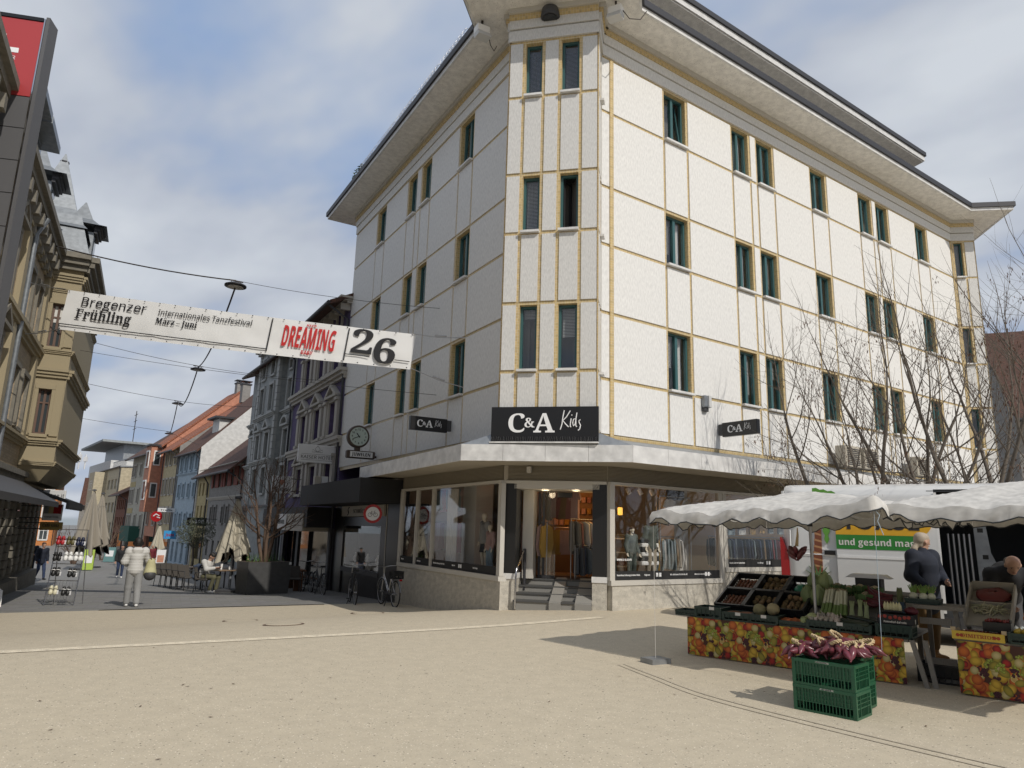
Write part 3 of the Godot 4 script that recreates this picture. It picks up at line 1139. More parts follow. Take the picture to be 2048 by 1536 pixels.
	# floodlights under the eave
	for q in [[Vector3(-0.99, 13.92, -15.2), 0.5, "left floodlight with white housing under the eave corner"], [Vector3(2.2, 13.92, -14.42), -0.5, "right floodlight under the eave beside the corner bay"]]:
		var T := T3(q[0], q[1])
		m = MB.new()
		m.cbox(Vector3(0, -0.28, 0), Vector3(0.34, 0.2, 0.26), 0.02)
		var fl := solo("floodlight", m, M["white_paint"], T, q[2], "floodlight", "floodlights under the eave")
		m = MB.new()
		m.hexa([Vector3(-0.17, -0.52, 0.2), Vector3(0.17, -0.52, 0.2), Vector3(0.17, -0.38, 0.14), Vector3(-0.17, -0.38, 0.14), Vector3(-0.17, -0.5, -0.08), Vector3(0.17, -0.5, -0.08), Vector3(0.17, -0.38, -0.1), Vector3(-0.17, -0.38, -0.1)])
		put(fl, "lamp_head", m, M["blind"], T)
		m = MB.new()
		m.tube([Vector3(0, 0, 0), Vector3(0, -0.2, 0)], 0.03, 6)
		m.tube([Vector3(0.17, -0.3, 0), Vector3(0.3, -0.5, -0.1), Vector3(0.5, -0.45, -0.3), Vector3(0.62, -0.2, -0.4)], 0.012, 4)
		put(fl, "bracket", m, M["iron"], T)
	m = MB.new()
	m.lathe([Vector2(0.06, 0), Vector2(0.08, -0.05), Vector2(0.2, -0.1), Vector2(0.23, -0.3), Vector2(0.2, -0.34)], 18)
	var rd := solo("round_lamp", m, M["charcoal"], T3(Vector3(0.66, 13.9, -14.6)), "large round dark lamp under the eave above the corner bay", "lamp")
	m = MB.new()
	m.lathe([Vector2(0.17, -0.02), Vector2(0.02, 0.0)], 18)
	put(rd, "lens", m, M["pane_black"], T3(Vector3(0.66, 13.56, -14.6)))
	# camera box on the louvre band
	m = MB.new()
	m.cbox(Vector3(0, 0, 0.1), Vector3(0.1, 0.14, 0.12), 0.01)
	solo("camera_box", m, M["off_white"], sub(TP, 0.55, 2.93), "small cream camera box on the louvres above the entrance", "camera")
	goods(TR, TL, TB)

func lamp(called: String, at: Vector3, c: Color, energy: float, size: float):
	var l := OmniLight3D.new()
	l.name = called
	l.light_color = c
	l.light_energy = energy
	l.light_size = size
	l.omni_range = 30
	l.omni_attenuation = 2.0
	l.shadow_enabled = true
	add_child(l, true)
	l.position = at

func goods(TR: Transform3D, TL: Transform3D, TB: Transform3D):
	# right window: rails near the glass
	clothes_rail(sub(TR, 0.1, 0.55, -1.5), 1.1, 1.35, 12, [3], [0, 6, 7, 8, 2], "clothes rail of grey and pink jackets at the left of the right window")
	clothes_rail(sub(TR, 0.1, 0.55, -1.35), 1.2, 0.75, 12, [3, 2], [1, 5, 10, 3], "low rail of dark green and navy trousers under the grey jackets", 0.6)
	clothes_rail(sub(TR, 1.95, 0.55, -0.45), 1.1, 1.95, 2, [0], [4, 0], "high rail with a yellow shirt between mannequins and grey pillar", 0.62, true)
	clothes_rail(sub(TR, 1.75, 0.55, -0.7), 1.15, 1.0, 13, [3, 2], [0, 9, 13, 8, 4, 12], "low rail of tan and white shirts beside the striped stack", 0.72)
	clothes_rail(sub(TR, 2.0, 0.55, -0.6), 0.95, 2.45, 3, [0], [4, 8, 13], "top rail with a mustard shirt below the shop ceiling", 0.5, true)
	clothes_rail(sub(TR, 3.85, 0.62, -0.4), 2.9, 1.6, 7, [0], [8, 12, 4, 12, 0, 8], "rail of striped and pale blue children's shirts in the second window", 0.52, true)
	clothes_rail(sub(TR, 3.85, 0.62, -0.6), 3.0, 0.98, 26, [2, 3], [10, 12, 3, 13, 9, 11], "rail of hanging jeans below the pale shirts in the second window", 0.66)
	# left window
	clothes_rail(sub(TL, -3.5, 0.55, -1.0), 1.9, 2.2, 9, [1, 0], [11, 6, 2, 12], "high rail of red and pink dresses in the left window", 0.62, true)
	clothes_rail(sub(TL, -3.5, 0.55, -0.9), 1.9, 1.25, 9, [1], [6, 0, 11, 2], "lower rail of cream and pink dresses in the left window", 0.8, true)
	clothes_rail(sub(TL, 0.3, 0.55, -1.3), 1.8, 1.25, 13, [3], [6, 4, 0, 3, 6], "rail of pale pink and yellow jackets behind the two mannequins", 0.75)
	clothes_rail(sub(TL, 0.0, 0.55, -2.2), 2.0, 2.1, 9, [1, 0], [2, 6, 3, 9], "back rail of dim pink clothes deep in the left window", 0.7, true)
	# grey column with mirror between the rails, and curtain
	for q in [[TR, 3.0, 3.5, -0.95], [TL, -1.3, -0.55, -0.8]]:
		var m := MB.new()
		m.box(q[1], q[2], 0.55, 3.06, q[3] - 0.5, q[3])
		put(self.get_node("corner_store"), "column", m, M["curtain"], q[0])
	var m := MB.new()
	for i in 12:
		m.tube([Vector3(i * 0.05, 0, 0.02 * (i % 2)), Vector3(i * 0.05, 2.05, 0.02 * (i % 2))], 0.03, 6)
	solo("drape", m, M["curtain"], sub(TL, -1.25, 0.57, -0.35), "long white drape hanging in the left window", "curtain")
	# stack of striped shirts
	m = MB.new()
	for i in 6:
		m.c = Color(0.03, 0.03, 0.03) if i % 2 else Color(0.7, 0.7, 0.68)
		m.cbox(Vector3(0, 0.1 * i + 0.05, 0), Vector3(0.55, 0.095, 0.3), 0.02)
	solo("striped_top", m, M["tinted"], sub(TR, 1.5, 0.9, -0.45), "black and white striped top displayed beside the headless mannequin", "clothes")
	# pendant lamps
	var em := mk("pendant_glow", lin(0.9, 0.7, 0.3), 0.4)
	em.emission_enabled = true
	em.emission = Color(1.0, 0.74, 0.3)
	em.emission_energy_multiplier = 1.3
	for q in [[0.78, 2.12, "left one of two glowing yellow pendant lamps behind the window"], [1.3, 2.12, "right one of two glowing yellow pendant lamps behind the window"]]:
		var T := sub(TR, q[0], q[1], -1.1)
		m = MB.new()
		m.lathe([Vector2(0.05, -0.09), Vector2(0.06, -0.07), Vector2(0.06, 0.07), Vector2(0.05, 0.09)], 12)
		var pl := solo("pendant_lamp", m, em, T, q[2], "pendant lamp", "pendant lamps in the store")
		m = MB.new()
		m.tube([Vector3(0, 0.09, 0), Vector3(0, 3.06 - q[1], 0)], 0.006, 4)
		put(pl, "cord", m, M["black"], T)
		lamp("pendant_lamp_light", T.origin, Color(1.0, 0.76, 0.42), 0.12, 0.06)
	for i in 3:
		var T := sub(TR, 0.95 + i * 0.38, 2.62, -0.5)
		m = MB.new()
		m.tube([Vector3(0, 0.0, 0), Vector3(0.03, -0.12, 0.06)], 0.05, 8)
		var sp := solo("spotlight", m, M["white_paint"], T, ["left", "middle", "right"][i] + " white spotlight at the head of the right window", "spotlight", "spotlights in the window")
		m = MB.new()
		m.tube([Vector3(0, 0.44, 0), Vector3(0, 0, 0)], 0.01, 4)
		put(sp, "stem", m, M["white_paint"], T)
	# shelves of goods seen through the door
	var TD := TB * Transform3D(Basis(), Vector3(0, 0, -4.6))
	var sh := thing("wall_rack", "rack of small orange-lit packages seen through the open door", "shelf", sub(TD, 0.25, 0.55))
	m = MB.new()
	m.box(0, 1.5, 0, 2.3, -0.08, 0)
	put(sh, "panel", m, M["wear9"] if M.has("wear9") else wear(9)).transform = Transform3D()
	var small := MB.new()
	small.cbox(Vector3(), Vector3(0.11, 0.15, 0.05), 0.01)
	var sm := small.mesh()
	for j in 4:
		for i in 10:
			var g := put(sh, "package", sm, wear([4, 0, 6, 2, 9][rng.randi() % 5]))
			g.transform = Transform3D(Basis(UP, rr(-0.2, 0.2)), Vector3(0.08 + i * 0.148, 1.0 + j * 0.3, 0.05))
	lamp("rack_light", (sub(TD, 1.0, 2.6, 0.9)).origin, Color(1.0, 0.62, 0.32), 0.35, 0.1)
	var bulb := MB.new()
	bulb.ball(Vector3(), Vector3.ONE * 0.05, 6, 8)
	solo("ceiling_bulb", bulb, em, sub(TD, 1.0, 2.68, 0.9), "small warm ceiling lamp inside the open shop door", "lamp")
	clothes_rail(sub(TD, 0.75, 0.55, 1.2), 0.9, 1.15, 6, [1], [2, 6, 4], "small rail of salmon dresses just inside the door", 0.6, true)
	var tb := thing("display_table", "white display table with folded clothes inside the shop door", "table", sub(TD, 1.65, 0.55, 1.0))
	for j in 3:
		m = MB.new()
		m.box(0, 0.9, 0.25 + j * 0.33, 0.28 + j * 0.33, -0.3, 0.3)
		put(tb, "shelf", m, M["white_paint"]).transform = Transform3D()
		for i in 3:
			m = MB.new()
			m.cbox(Vector3(0.15 + i * 0.3, 0.33 + j * 0.33, 0), Vector3(0.24, 0.1, 0.35), 0.02)
			put(tb, "folded_clothes", m, wear(rng.randi() % 14)).transform = Transform3D()


# ---------------------------------------------------------------- houses of the street
var shapes := {}

func win_mesh(w: float, h: float) -> Array:   # [frame, pane] standing on its lower left corner, face at z = 0
	var k := "win%d_%d" % [int(w * 100), int(h * 100)]
	if not shapes.has(k):
		var f := MB.new()
		var s := 0.06
		for q in [[0.0, s, 0.0, h], [w - s, w, 0.0, h], [s, w - s, 0.0, s], [s, w - s, h - s, h], [w / 2 - 0.035, w / 2 + 0.035, s, h - s]]:
			f.box(q[0], q[1], q[2], q[3], -0.05, 0.0)
		if h > 0.95: f.box(s, w - s, h * 0.68, h * 0.68 + 0.05, -0.05, -0.003)
		var p := MB.new()
		p.quad(Vector3(0.01, 0.01, -0.035), Vector3(w - 0.01, 0.01, -0.035), Vector3(w - 0.01, h - 0.01, -0.035), Vector3(0.01, h - 0.01, -0.035))
		shapes[k] = [f.mesh(), p.mesh()]
	return shapes[k]

func window_at(b: Node3D, T: Transform3D, h: Array, depth: float, frame: Material, style: String, trim: Material):
	var w: float = h[1] - h[0]
	var t: float = h[3] - h[2]
	var ms := win_mesh(w, t)
	var W := sub(T, h[0], h[2], -depth + 0.02)
	var o := put(b, "window", ms[0], frame, W)
	put(o, "pane", ms[1], M["pane_dark"], W)
	if rng.randf() < 0.45:
		var c := MB.new()
		var top := rr(0.3, 1.0)
		c.quad(Vector3(0.06, t * (1.0 - top), -0.034), Vector3(w - 0.06, t * (1.0 - top), -0.034), Vector3(w - 0.06, t - 0.06, -0.034), Vector3(0.06, t - 0.06, -0.034))
		put(o, "curtain", c, M["curtain"], sub(W, 0, 0, 0.002))
	if style == "": return
	var m := MB.new()
	m.box(-0.06, w + 0.06, -0.1, 0.0, 0.0, depth + 0.08)
	if style in ["ring", "classic", "gable", "arch"]:
		var e := 0.1 if style == "ring" else 0.2
		m.box(-e, -0.002, 0.0, t, depth - 0.04, depth + 0.06)
		m.box(w + 0.002, w + e, 0.0, t, depth - 0.04, depth + 0.06)
		m.box(-e, w + e, t + 0.002, t + 0.14, depth - 0.04, depth + 0.07)
	if style in ["gable", "arch"]:
		m.box(-0.3, w + 0.3, t + 0.16, t + 0.26, depth - 0.04, depth + 0.2)
		var z := m.t
		m.t = z * Transform3D(Basis(), Vector3(0, 0, 0))
		var lo := PackedVector2Array()
		var hi := PackedVector2Array()
		if style == "gable":
			m.prism(PackedVector2Array([Vector2(-0.3, t + 0.26), Vector2(w / 2, t + 0.72), Vector2(w / 2, t + 0.60), Vector2(-0.05, t + 0.26)]), depth - 0.04, depth + 0.2)
			m.prism(PackedVector2Array([Vector2(w + 0.3, t + 0.26), Vector2(w + 0.05, t + 0.26), Vector2(w / 2, t + 0.60), Vector2(w / 2, t + 0.72)]), depth - 0.04, depth + 0.2)
			m.prism(PackedVector2Array([Vector2(-0.05, t + 0.262), Vector2(w + 0.05, t + 0.262), Vector2(w / 2, t + 0.6)]), depth - 0.04, depth + 0.03)
		else:
			var pts := PackedVector2Array()
			for i in 9:
				var a := PI * i / 8
				pts.append(Vector2(w / 2 + cos(a) * (w / 2 + 0.28), t + 0.26 + sin(a) * 0.44))
			for i in 9:
				var a := PI - PI * i / 8
				pts.append(Vector2(w / 2 + cos(a) * (w / 2 + 0.12), t + 0.262 + sin(a) * 0.32))
			m.prism(pts, depth - 0.04, depth + 0.2)
	put(o, "surround", m, trim, W)

func house(called: String, label: String, far: Vector2, near: Vector2, eave: float, wall: Material, trim: Material, frame: Material, rows: Array, rise := 2.5, depth := 9.0, over := 0.45, roof := "rooftiles", extra_holes := []) -> Array:
	var T := face(Vector3(far.x, 0, far.y), near - far)
	var w := far.distance_to(near)
	var g := minf(gy(far.x, far.y), gy(near.x, near.y)) - 0.6
	var b := thing(called, label, "building", Transform3D(T.basis, Vector3((far.x + near.x) / 2, g, (far.y + near.y) / 2)), "houses along the street")
	var holes := []
	var styles := []
	for r in rows:   # [y0, y1, [centres], width, style]
		for x in r[2]:
			holes.append([x - r[3] / 2, x + r[3] / 2, r[0], r[1]])
			styles.append(r[4])
	var m := MB.new()
	m.punched(0, w, g, eave, 0, holes + extra_holes, 0.2)
	put(b, "facade", m, wall, T)
	m = MB.new()
	m.quad(Vector3(w, g, 0), Vector3(w, g, -depth), Vector3(w, eave, -depth), Vector3(w, eave, 0))
	m.quad(Vector3(0, g, -depth), Vector3(0, g, 0), Vector3(0, eave, 0), Vector3(0, eave, -depth))
	m.quad(Vector3(w, g, -depth), Vector3(0, g, -depth), Vector3(0, eave, -depth), Vector3(w, eave, -depth))
	if rise > 0.3:
		m.tri(Vector3(w, eave, 0), Vector3(w, eave, -depth), Vector3(w, eave + rise, -depth / 2))
		m.tri(Vector3(0, eave, -depth), Vector3(0, eave, 0), Vector3(0, eave + rise, -depth / 2))
	put(b, "side_wall", m, wall, T)
	for e in extra_holes:
		m = MB.new()
		m.quad(Vector3(e[0], e[2], -0.2), Vector3(e[1], e[2], -0.2), Vector3(e[1], e[3], -0.2), Vector3(e[0], e[3], -0.2))
		put(b, "shop_window", m, M["pane_black"], T)
	var i := 0
	for h in holes:
		window_at(b, T, h, 0.2, frame, styles[i], trim)
		i += 1
	# roof: two slopes with thickness
	var sl := rise / (depth / 2)
	m = MB.new()
	var th := 0.16
	var e0 := eave - sl * over
	m.hexa([Vector3(-0.1, e0, over), Vector3(w + 0.1, e0, over), Vector3(w + 0.1, e0 + th, over), Vector3(-0.1, e0 + th, over), Vector3(-0.1, eave + rise, -depth / 2), Vector3(w + 0.1, eave + rise, -depth / 2), Vector3(w + 0.1, eave + rise + th, -depth / 2), Vector3(-0.1, eave + rise + th, -depth / 2)])
	m.hexa([Vector3(w + 0.1, e0, -depth - over), Vector3(-0.1, e0, -depth - over), Vector3(-0.1, e0 + th, -depth - over), Vector3(w + 0.1, e0 + th, -depth - over), Vector3(w + 0.1, eave + rise, -depth / 2), Vector3(-0.1, eave + rise, -depth / 2), Vector3(-0.1, eave + rise + th, -depth / 2), Vector3(w + 0.1, eave + rise + th, -depth / 2)])
	put(b, "roof", m, M[roof], T)
	m = MB.new()
	m.tube([Vector3(-0.1, e0 + 0.06, over + 0.05), Vector3(w + 0.1, e0 + 0.06, over + 0.05)], 0.08, 6)
	put(b, "gutter", m, M["dark_zinc"], T)
	m = MB.new()
	m.tube([Vector3(w - 0.08, e0, over), Vector3(w - 0.08, e0 - 0.45, 0.1), Vector3(w - 0.08, g, 0.1)], 0.05, 6)
	put(b, "downpipe", m, M["dark_zinc"], T)
	return [b, T, w, g]

func ledge(b: Node3D, T: Transform3D, x0: float, x1: float, y0: float, y1: float, out: float, mat: Material, called := "cornice"):
	var m := MB.new()
	var k := (y1 - y0) / 3
	m.box(x0, x1, y0, y0 + k, 0.0, out * 0.4)
	m.box(x0 - out * 0.1, x1 + out * 0.1, y0 + k, y0 + 2 * k, 0.0, out * 0.7)
	m.box(x0 - out * 0.2, x1 + out * 0.2, y0 + 2 * k, y1, 0.0, out)
	put(b, called, m, mat, T)

func block(b: Node3D, called: String, T: Transform3D, x0: float, x1: float, y0: float, y1: float, z0: float, z1: float, mat: Material) -> MeshInstance3D:
	var m := MB.new()
	m.box(x0, x1, y0, y1, z0, z1)
	return put(b, called, m, mat, T)

func chimney(b: Node3D, T: Transform3D, p: Vector3, h: float, mat: Material):
	var m := MB.new()
	m.box(p.x - 0.35, p.x + 0.35, p.y, p.y + h, p.z - 0.35, p.z + 0.35)
	var c := put(b, "chimney", m, mat, T)
	m = MB.new()
	m.box(p.x - 0.42, p.x + 0.42, p.y + h, p.y + h + 0.12, p.z - 0.42, p.z + 0.42)
	m.box(p.x - 0.3, p.x + 0.3, p.y + h + 0.12, p.y + h + 0.3, p.z - 0.05, p.z + 0.05)
	m.box(p.x - 0.45, p.x + 0.45, p.y + h + 0.3, p.y + h + 0.36, p.z - 0.45, p.z + 0.45)
	put(c, "cap", m, M["dark_zinc"], T)

func street_row():
	mk("rooftiles", Color.WHITE, 0.85, 0.0, "rooftile", 2.6)
	mk("rooftiles_dark", lin(0.32, 0.4, 0.5), 0.85, 0.0, "rooftile", 2.6)
	mk("plum", lin(0.10, 0.075, 0.17), 0.85, 0.0, "soft", 2.0)
	mk("trim_light", lin(0.50, 0.47, 0.42), 0.8, 0.0, "fine", 1.0)
	mk("render_grey", lin(0.34, 0.36, 0.36), 0.85, 0.0, "soft", 2.0)
	mk("trim_grey", lin(0.45, 0.46, 0.45), 0.8, 0.0, "fine", 1.0)
	mk("render_brown", lin(0.30, 0.29, 0.275), 0.85, 0.0, "soft", 2.0)
	mk("render_ochre", lin(0.50, 0.41, 0.21), 0.85, 0.0, "soft", 2.0)
	mk("render_blue", lin(0.40, 0.50, 0.58), 0.85, 0.0, "soft", 2.0)
	mk("render_cream", lin(0.55, 0.47, 0.29), 0.85, 0.0, "soft", 2.0)
	mk("render_pink", lin(0.56, 0.26, 0.17), 0.85, 0.0, "soft", 2.0)
	mk("render_white", lin(0.72, 0.72, 0.70), 0.85, 0.0, "soft", 2.0)
	mk("render_pale", lin(0.50, 0.48, 0.40), 0.85, 0.0, "soft", 2.0)
	mk("render_sand", lin(0.55, 0.48, 0.34), 0.85, 0.0, "soft", 2.0)
	mk("render_orange", lin(0.62, 0.24, 0.075), 0.85, 0.0, "soft", 2.0)
	mk("timber", lin(0.17, 0.065, 0.04), 0.8, 0.0, "brushed", 0.8)
	mk("shutter_red", lin(0.20, 0.045, 0.03), 0.7)
	mk("frame_white", lin(0.7, 0.7, 0.68), 0.5)
	mk("frame_brown", lin(0.12, 0.07, 0.05), 0.6)
	mk("frame_dark", lin(0.05, 0.05, 0.05), 0.6)
	mk("sign_white", lin(0.66, 0.66, 0.66), 0.45)
	# plum hotel
	var H := house("hotel", "plum coloured hotel with pale pediments beside the white corner store", Vector2(-10.62, -33.83), Vector2(-6.4, -26.55), 10.45, M["plum"], M["trim_light"], M["frame_white"],
		[[5.12, 6.42, [2.5, 4.75, 7.0], 0.95, "gable"], [7.75, 9.05, [2.5, 4.75, 7.0], 0.95, "classic"], [2.9, 4.0, [2.5, 4.75, 7.0], 0.95, "gable"], [9.55, 10.1, [2.5, 4.75, 7.0], 0.6, "ring"]], 2.0, 8.0, 0.9, "rooftiles_dark", [[0.5, 8.0, -0.9, 1.35]])
	var b: Node3D = H[0]
	var T: Transform3D = H[1]
	for x in [2.5, 4.75, 7.0]:
		for y in [5.1, 7.72, 2.88]:
			var m := MB.new()
			for s in [-1, 1]:
				var c: float = x + s * 0.78
				m.box(c - 0.16, c + 0.16, y, y + 1.3, 0.0, 0.14)
				m.box(c - 0.2, c + 0.2, y + 1.3, y + 1.42, 0.0, 0.2)
				m.box(c - 0.2, c + 0.2, y - 0.12, y, 0.0, 0.2)
			put(b, "pilaster", m, M["trim_light"], T)
	ledge(b, T, 0.0, 8.42, 7.2, 7.6, 0.3, M["trim_light"])
	ledge(b, T, 0.0, 8.42, 4.55, 4.95, 0.2, M["trim_light"])
	ledge(b, T, 0.0, 8.42, 10.2, 10.45, 0.5, M["trim_light"])
	for i in 11:
		block(b, "bracket", T, 0.3 + i * 0.78, 0.46 + i * 0.78, 9.95, 10.2, 0.0, 0.4, M["trim_light"])
	block(b, "entrance_canopy", T, 0.4, 8.2, 1.5, 2.25, 0.0, 1.0, M["black_matt"])
	var hp := block(b, "entrance_panel", T, 3.5, 7.8, 1.35, 2.0, 0.0, 1.04, M["beige_metal"])
	block(hp, "panel_face", T, 3.5, 5.2, 1.36, 2.0, 1.0, 1.06, M["sign_white"])
	words(hp, "lettering", "KAISER HOTEL", sans, 0.16, sub(T, 4.35, 1.68, 1.062), M["letters_black"], 0.9, 1)
	for x in [0.6, 3.3, 8.0]: block(b, "entrance_pillar", T, x, x + 0.35, -1.6, 1.5, 0.0, 0.12, M["charcoal"])
	# grey house with projecting middle
	H = house("grey_house", "tall grey house with quoined middle and pediments, left of the plum hotel", Vector2(-15.49, -41.44), Vector2(-10.62, -33.83), 10.25, M["render_grey"], M["trim_grey"], M["frame_dark"],
		[[7.35, 8.75, [1.6, 8.2], 0.75, "ring"], [4.9, 6.2, [1.6, 8.2], 0.75, "arch"], [3.1, 4.4, [1.6, 8.2], 0.75, "ring"], [9.3, 9.75, [1.6, 8.2], 0.5, "ring"]], 2.0, 9.0, 0.6, "rooftiles_dark", [[0.5, 2.4, -0.6, 2.0], [7.0, 8.8, -0.6, 2.0]])
	b = H[0]
	T = H[1]
	var P := sub(T, 2.9, 0, 0.35)
	var hs := []
	for y in [[7.35, 8.75], [4.9, 6.2], [3.1, 4.4], [9.3, 10.4]]:
		for x in [1.2, 3.1]: hs.append([x - 0.38, x + 0.38, y[0], y[1]])
	var m := MB.new()
	m.punched(0, 4.3, -1.9, 11.1, 0, hs, 0.2)
	m.quad(Vector3(4.3, -1.9, 0), Vector3(4.3, -1.9, -1.0), Vector3(4.3, 11.1, -1.0), Vector3(4.3, 11.1, 0))
	m.quad(Vector3(0, -1.9, -1.0), Vector3(0, -1.9, 0), Vector3(0, 11.1, 0), Vector3(0, 11.1, -1.0))
	put(b, "middle_bay", m, M["render_grey"], P)
	for h in hs: window_at(b, P, h, 0.2, M["frame_dark"], "gable" if h[2] < 6 and h[2] > 4 else "ring", M["trim_grey"])
	for x in [0.0, 3.95]:
		for j in 24: block(b, "quoin", P, x - 0.02, x + 0.37, 2.4 + j * 0.36, 2.4 + j * 0.36 + 0.33, -0.1, 0.06, M["trim_grey"])
	ledge(b, P, -0.05, 4.35, 10.8, 11.2, 0.5, M["trim_grey"])
	for y in [4.62, 7.0]:
		ledge(b, T, 0, 2.9, y, y + 0.2, 0.2, M["trim_grey"])
		ledge(b, T, 7.2, 9.0, y, y + 0.2, 0.2, M["trim_grey"])
		ledge(b, P, 0, 4.3, y, y + 0.2, 0.2, M["trim_grey"])
	ledge(b, T, 0, 9.0, 2.2, 2.5, 0.45, M["charcoal"])
	# low house with red shutters
	H = house("shutter_house", "low grey-brown house with dark red shutters under a wide eave", Vector2(-20.64, -49.01), Vector2(-15.49, -41.44), 5.3, M["render_brown"], M["render_brown"], M["frame_dark"],
		[[3.85, 4.95, [1.5, 3.1, 4.9, 6.5, 8.1], 0.62, ""], [1.55, 2.55, [1.5, 2.6, 4.7, 5.9], 0.5, "ring"], [-0.6, 0.42, [1.1, 2.8, 4.4], 0.6, ""]], 4.6, 10.0, 0.9, "rooftiles_dark", [[5.6, 8.8, -0.9, 1.0]])
	b = H[0]
	T = H[1]
	for x in [1.5, 3.1, 4.9, 6.5, 8.1]:
		for s in [-1, 1]: block(b, "shutter", T, x + s * 0.57 - 0.24, x + s * 0.57 + 0.24, 3.82, 4.98, 0.0, 0.06, M["shutter_red"])
	ledge(b, T, 0, 9.16, 3.0, 3.2, 0.15, M["trim_light"])
	m = MB.new()
	for i in 40:
		m.tube([Vector3(i * 0.23, 4.98, 0.1), Vector3(i * 0.23 + 0.12, 5.1, 0.5), Vector3(i * 0.23 + 0.16, 4.98, 0.8)], 0.04, 4)
	stuff(put(b, "eave_carving", m, M["trim_light"], T))
	block(b, "dormer", T, 6.6, 7.9, 5.9, 6.9, -2.4, -0.9, M["render_brown"])
	m = MB.new()
	m.prism(PackedVector2Array([Vector2(6.4, 6.85), Vector2(8.1, 6.85), Vector2(7.25, 7.35)]), -2.6, -0.6)
	put(b, "dormer_roof", m, M["rooftiles_dark"], T)
	# narrow ochre house
	H = house("narrow_house", "narrow ochre house squeezed between the shutter house and the blue house", Vector2(-22.82, -52.13), Vector2(-20.64, -49.01), 4.9, M["render_ochre"], M["trim_light"], M["frame_white"],
		[[3.4, 4.3, [0.8, 1.9, 3.0], 0.5, ""], [1.5, 2.7, [0.8, 1.9, 3.0], 0.5, ""]], 3.5, 9.0, 0.4, "rooftiles_dark", [[0.5, 3.3, -1.0, 0.5]])
	# blue house with white gable wall
	H = house("blue_house", "pale blue house with rows of small windows and a white gable end", Vector2(-26.93, -57.53), Vector2(-22.82, -52.13), 7.0, M["render_blue"], M["render_blue"], M["frame_white"],
		[[5.45, 6.5, [1.2, 2.6, 4.2, 5.8], 0.62, "ring"], [3.4, 4.4, [1.2, 2.6, 4.2, 5.8], 0.62, "ring"], [1.1, 2.15, [1.2, 2.6, 4.2, 5.8], 0.62, "ring"], [-1.5, 0.0, [1.2, 2.6, 4.2, 5.8], 0.7, ""]], 6.2, 12.0, 0.4, "rooftiles_dark")
	b = H[0]
	T = H[1]
	m = MB.new()
	m.prism(PackedVector2Array([Vector2(-0.1, -1.5), Vector2(12.1, -1.5), Vector2(12.1, 7.0), Vector2(6, 13.25), Vector2(-0.1, 7.0)]), 0.0, 0.12)
	put(b, "gable_wall", m, M["render_white"], T * Transform3D(Basis(UP, PI / 2), Vector3(6.8, 0, 0)))
	ledge(b, T, 0, 6.7, 5.1, 5.25, 0.12, M["render_blue"])
	block(b, "dormer", T, 4.2, 6.0, 7.6, 9.4, -3.0, -1.2, M["render_white"])
	block(b, "dormer_roof", T, 3.9, 6.3, 9.4, 9.55, -3.2, -0.8, M["dark_zinc"])
	# cream house with grey gable, pink house with oriel and big tiled roof
	H = house("cream_house", "cream yellow house with a grey stone gable end beyond the blue house", Vector2(-30.14, -61.65), Vector2(-26.93, -57.53), 7.7, M["render_cream"], M["trim_light"], M["frame_white"],
		[[6.2, 7.2, [1.0, 2.5, 4.1], 0.65, "ring"], [3.75, 5.0, [0.8, 1.9, 3.2, 4.4], 0.6, "ring"], [1.4, 2.6, [0.8, 1.9, 3.2, 4.4], 0.6, "ring"]], 5.0, 12.0, 0.7, "rooftiles", [[0.5, 4.7, -1.4, 0.3]])
	b = H[0]
	T = H[1]
	m = MB.new()
	m.prism(PackedVector2Array([Vector2(-0.1, -1.5), Vector2(12.1, -1.5), Vector2(12.1, 7.7), Vector2(6, 12.8), Vector2(-0.1, 7.7)]), 0.0, 0.12)
	put(b, "gable_wall", m, M["render_brown"], T * Transform3D(Basis(UP, PI / 2), Vector3(5.2, 0, 0)))
	chimney(b, T, Vector3(4.0, 12.0, -5.0), 1.6, M["render_brown"])
	H = house("oriel_house", "salmon pink house with a two-storey oriel and steep red tiled roof", Vector2(-33.0, -65.31), Vector2(-30.14, -61.65), 8.2, M["render_pink"], M["trim_light"], M["frame_white"],
		[[6.0, 7.2, [0.9], 0.7, "ring"], [3.3, 4.5, [0.9], 0.7, "ring"], [1.2, 2.4, [0.9, 3.3], 0.7, "ring"]], 5.6, 12.0, 0.4, "rooftiles", [[0.4, 4.2, -1.5, 0.2]])
	b = H[0]
	T = H[1]
	P = sub(T, 1.9, 0, 1.0)
	hs = [[0.45, 1.45, 6.2, 7.5], [0.45, 1.45, 3.4, 4.9]]
	m = MB.new()
	m.punched(0, 1.9, 2.3, 8.0, 0, hs, 0.15)
	m.punched(0, 1.9, 2.3, 2.31, 0, [], 0.1)
	m.quad(Vector3(1.9, 2.3, 0), Vector3(1.9, 2.3, -1), Vector3(1.9, 8.0, -1), Vector3(1.9, 8.0, 0))
	m.quad(Vector3(0, 2.3, -1), Vector3(0, 2.3, 0), Vector3(0, 8.0, 0), Vector3(0, 8.0, -1))
	m.quad(Vector3(0, 2.3, -1), Vector3(1.9, 2.3, -1), Vector3(1.9, 2.3, 0), Vector3(0, 2.3, 0))
	put(b, "oriel", m, M["render_pink"], P)
	for h in hs: window_at(b, P, h, 0.15, M["frame_white"], "ring", M["frame_white"])
	var PS := P * Transform3D(Basis(UP, PI / 2), Vector3(1.9, 0, 0))
	for y in [3.5, 6.3]:
		block(b, "oriel_window", PS, 0.25, 0.8, y, y + 1.3, 0.0, 0.04, M["frame_white"])
		block(b, "oriel_pane", PS, 0.33, 0.72, y + 0.1, y + 1.2, 0.04, 0.05, M["pane_dark"])
	block(b, "oriel_roof", P, -0.15, 2.05, 8.0, 8.15, -1.0, 0.2, M["dark_zinc"])
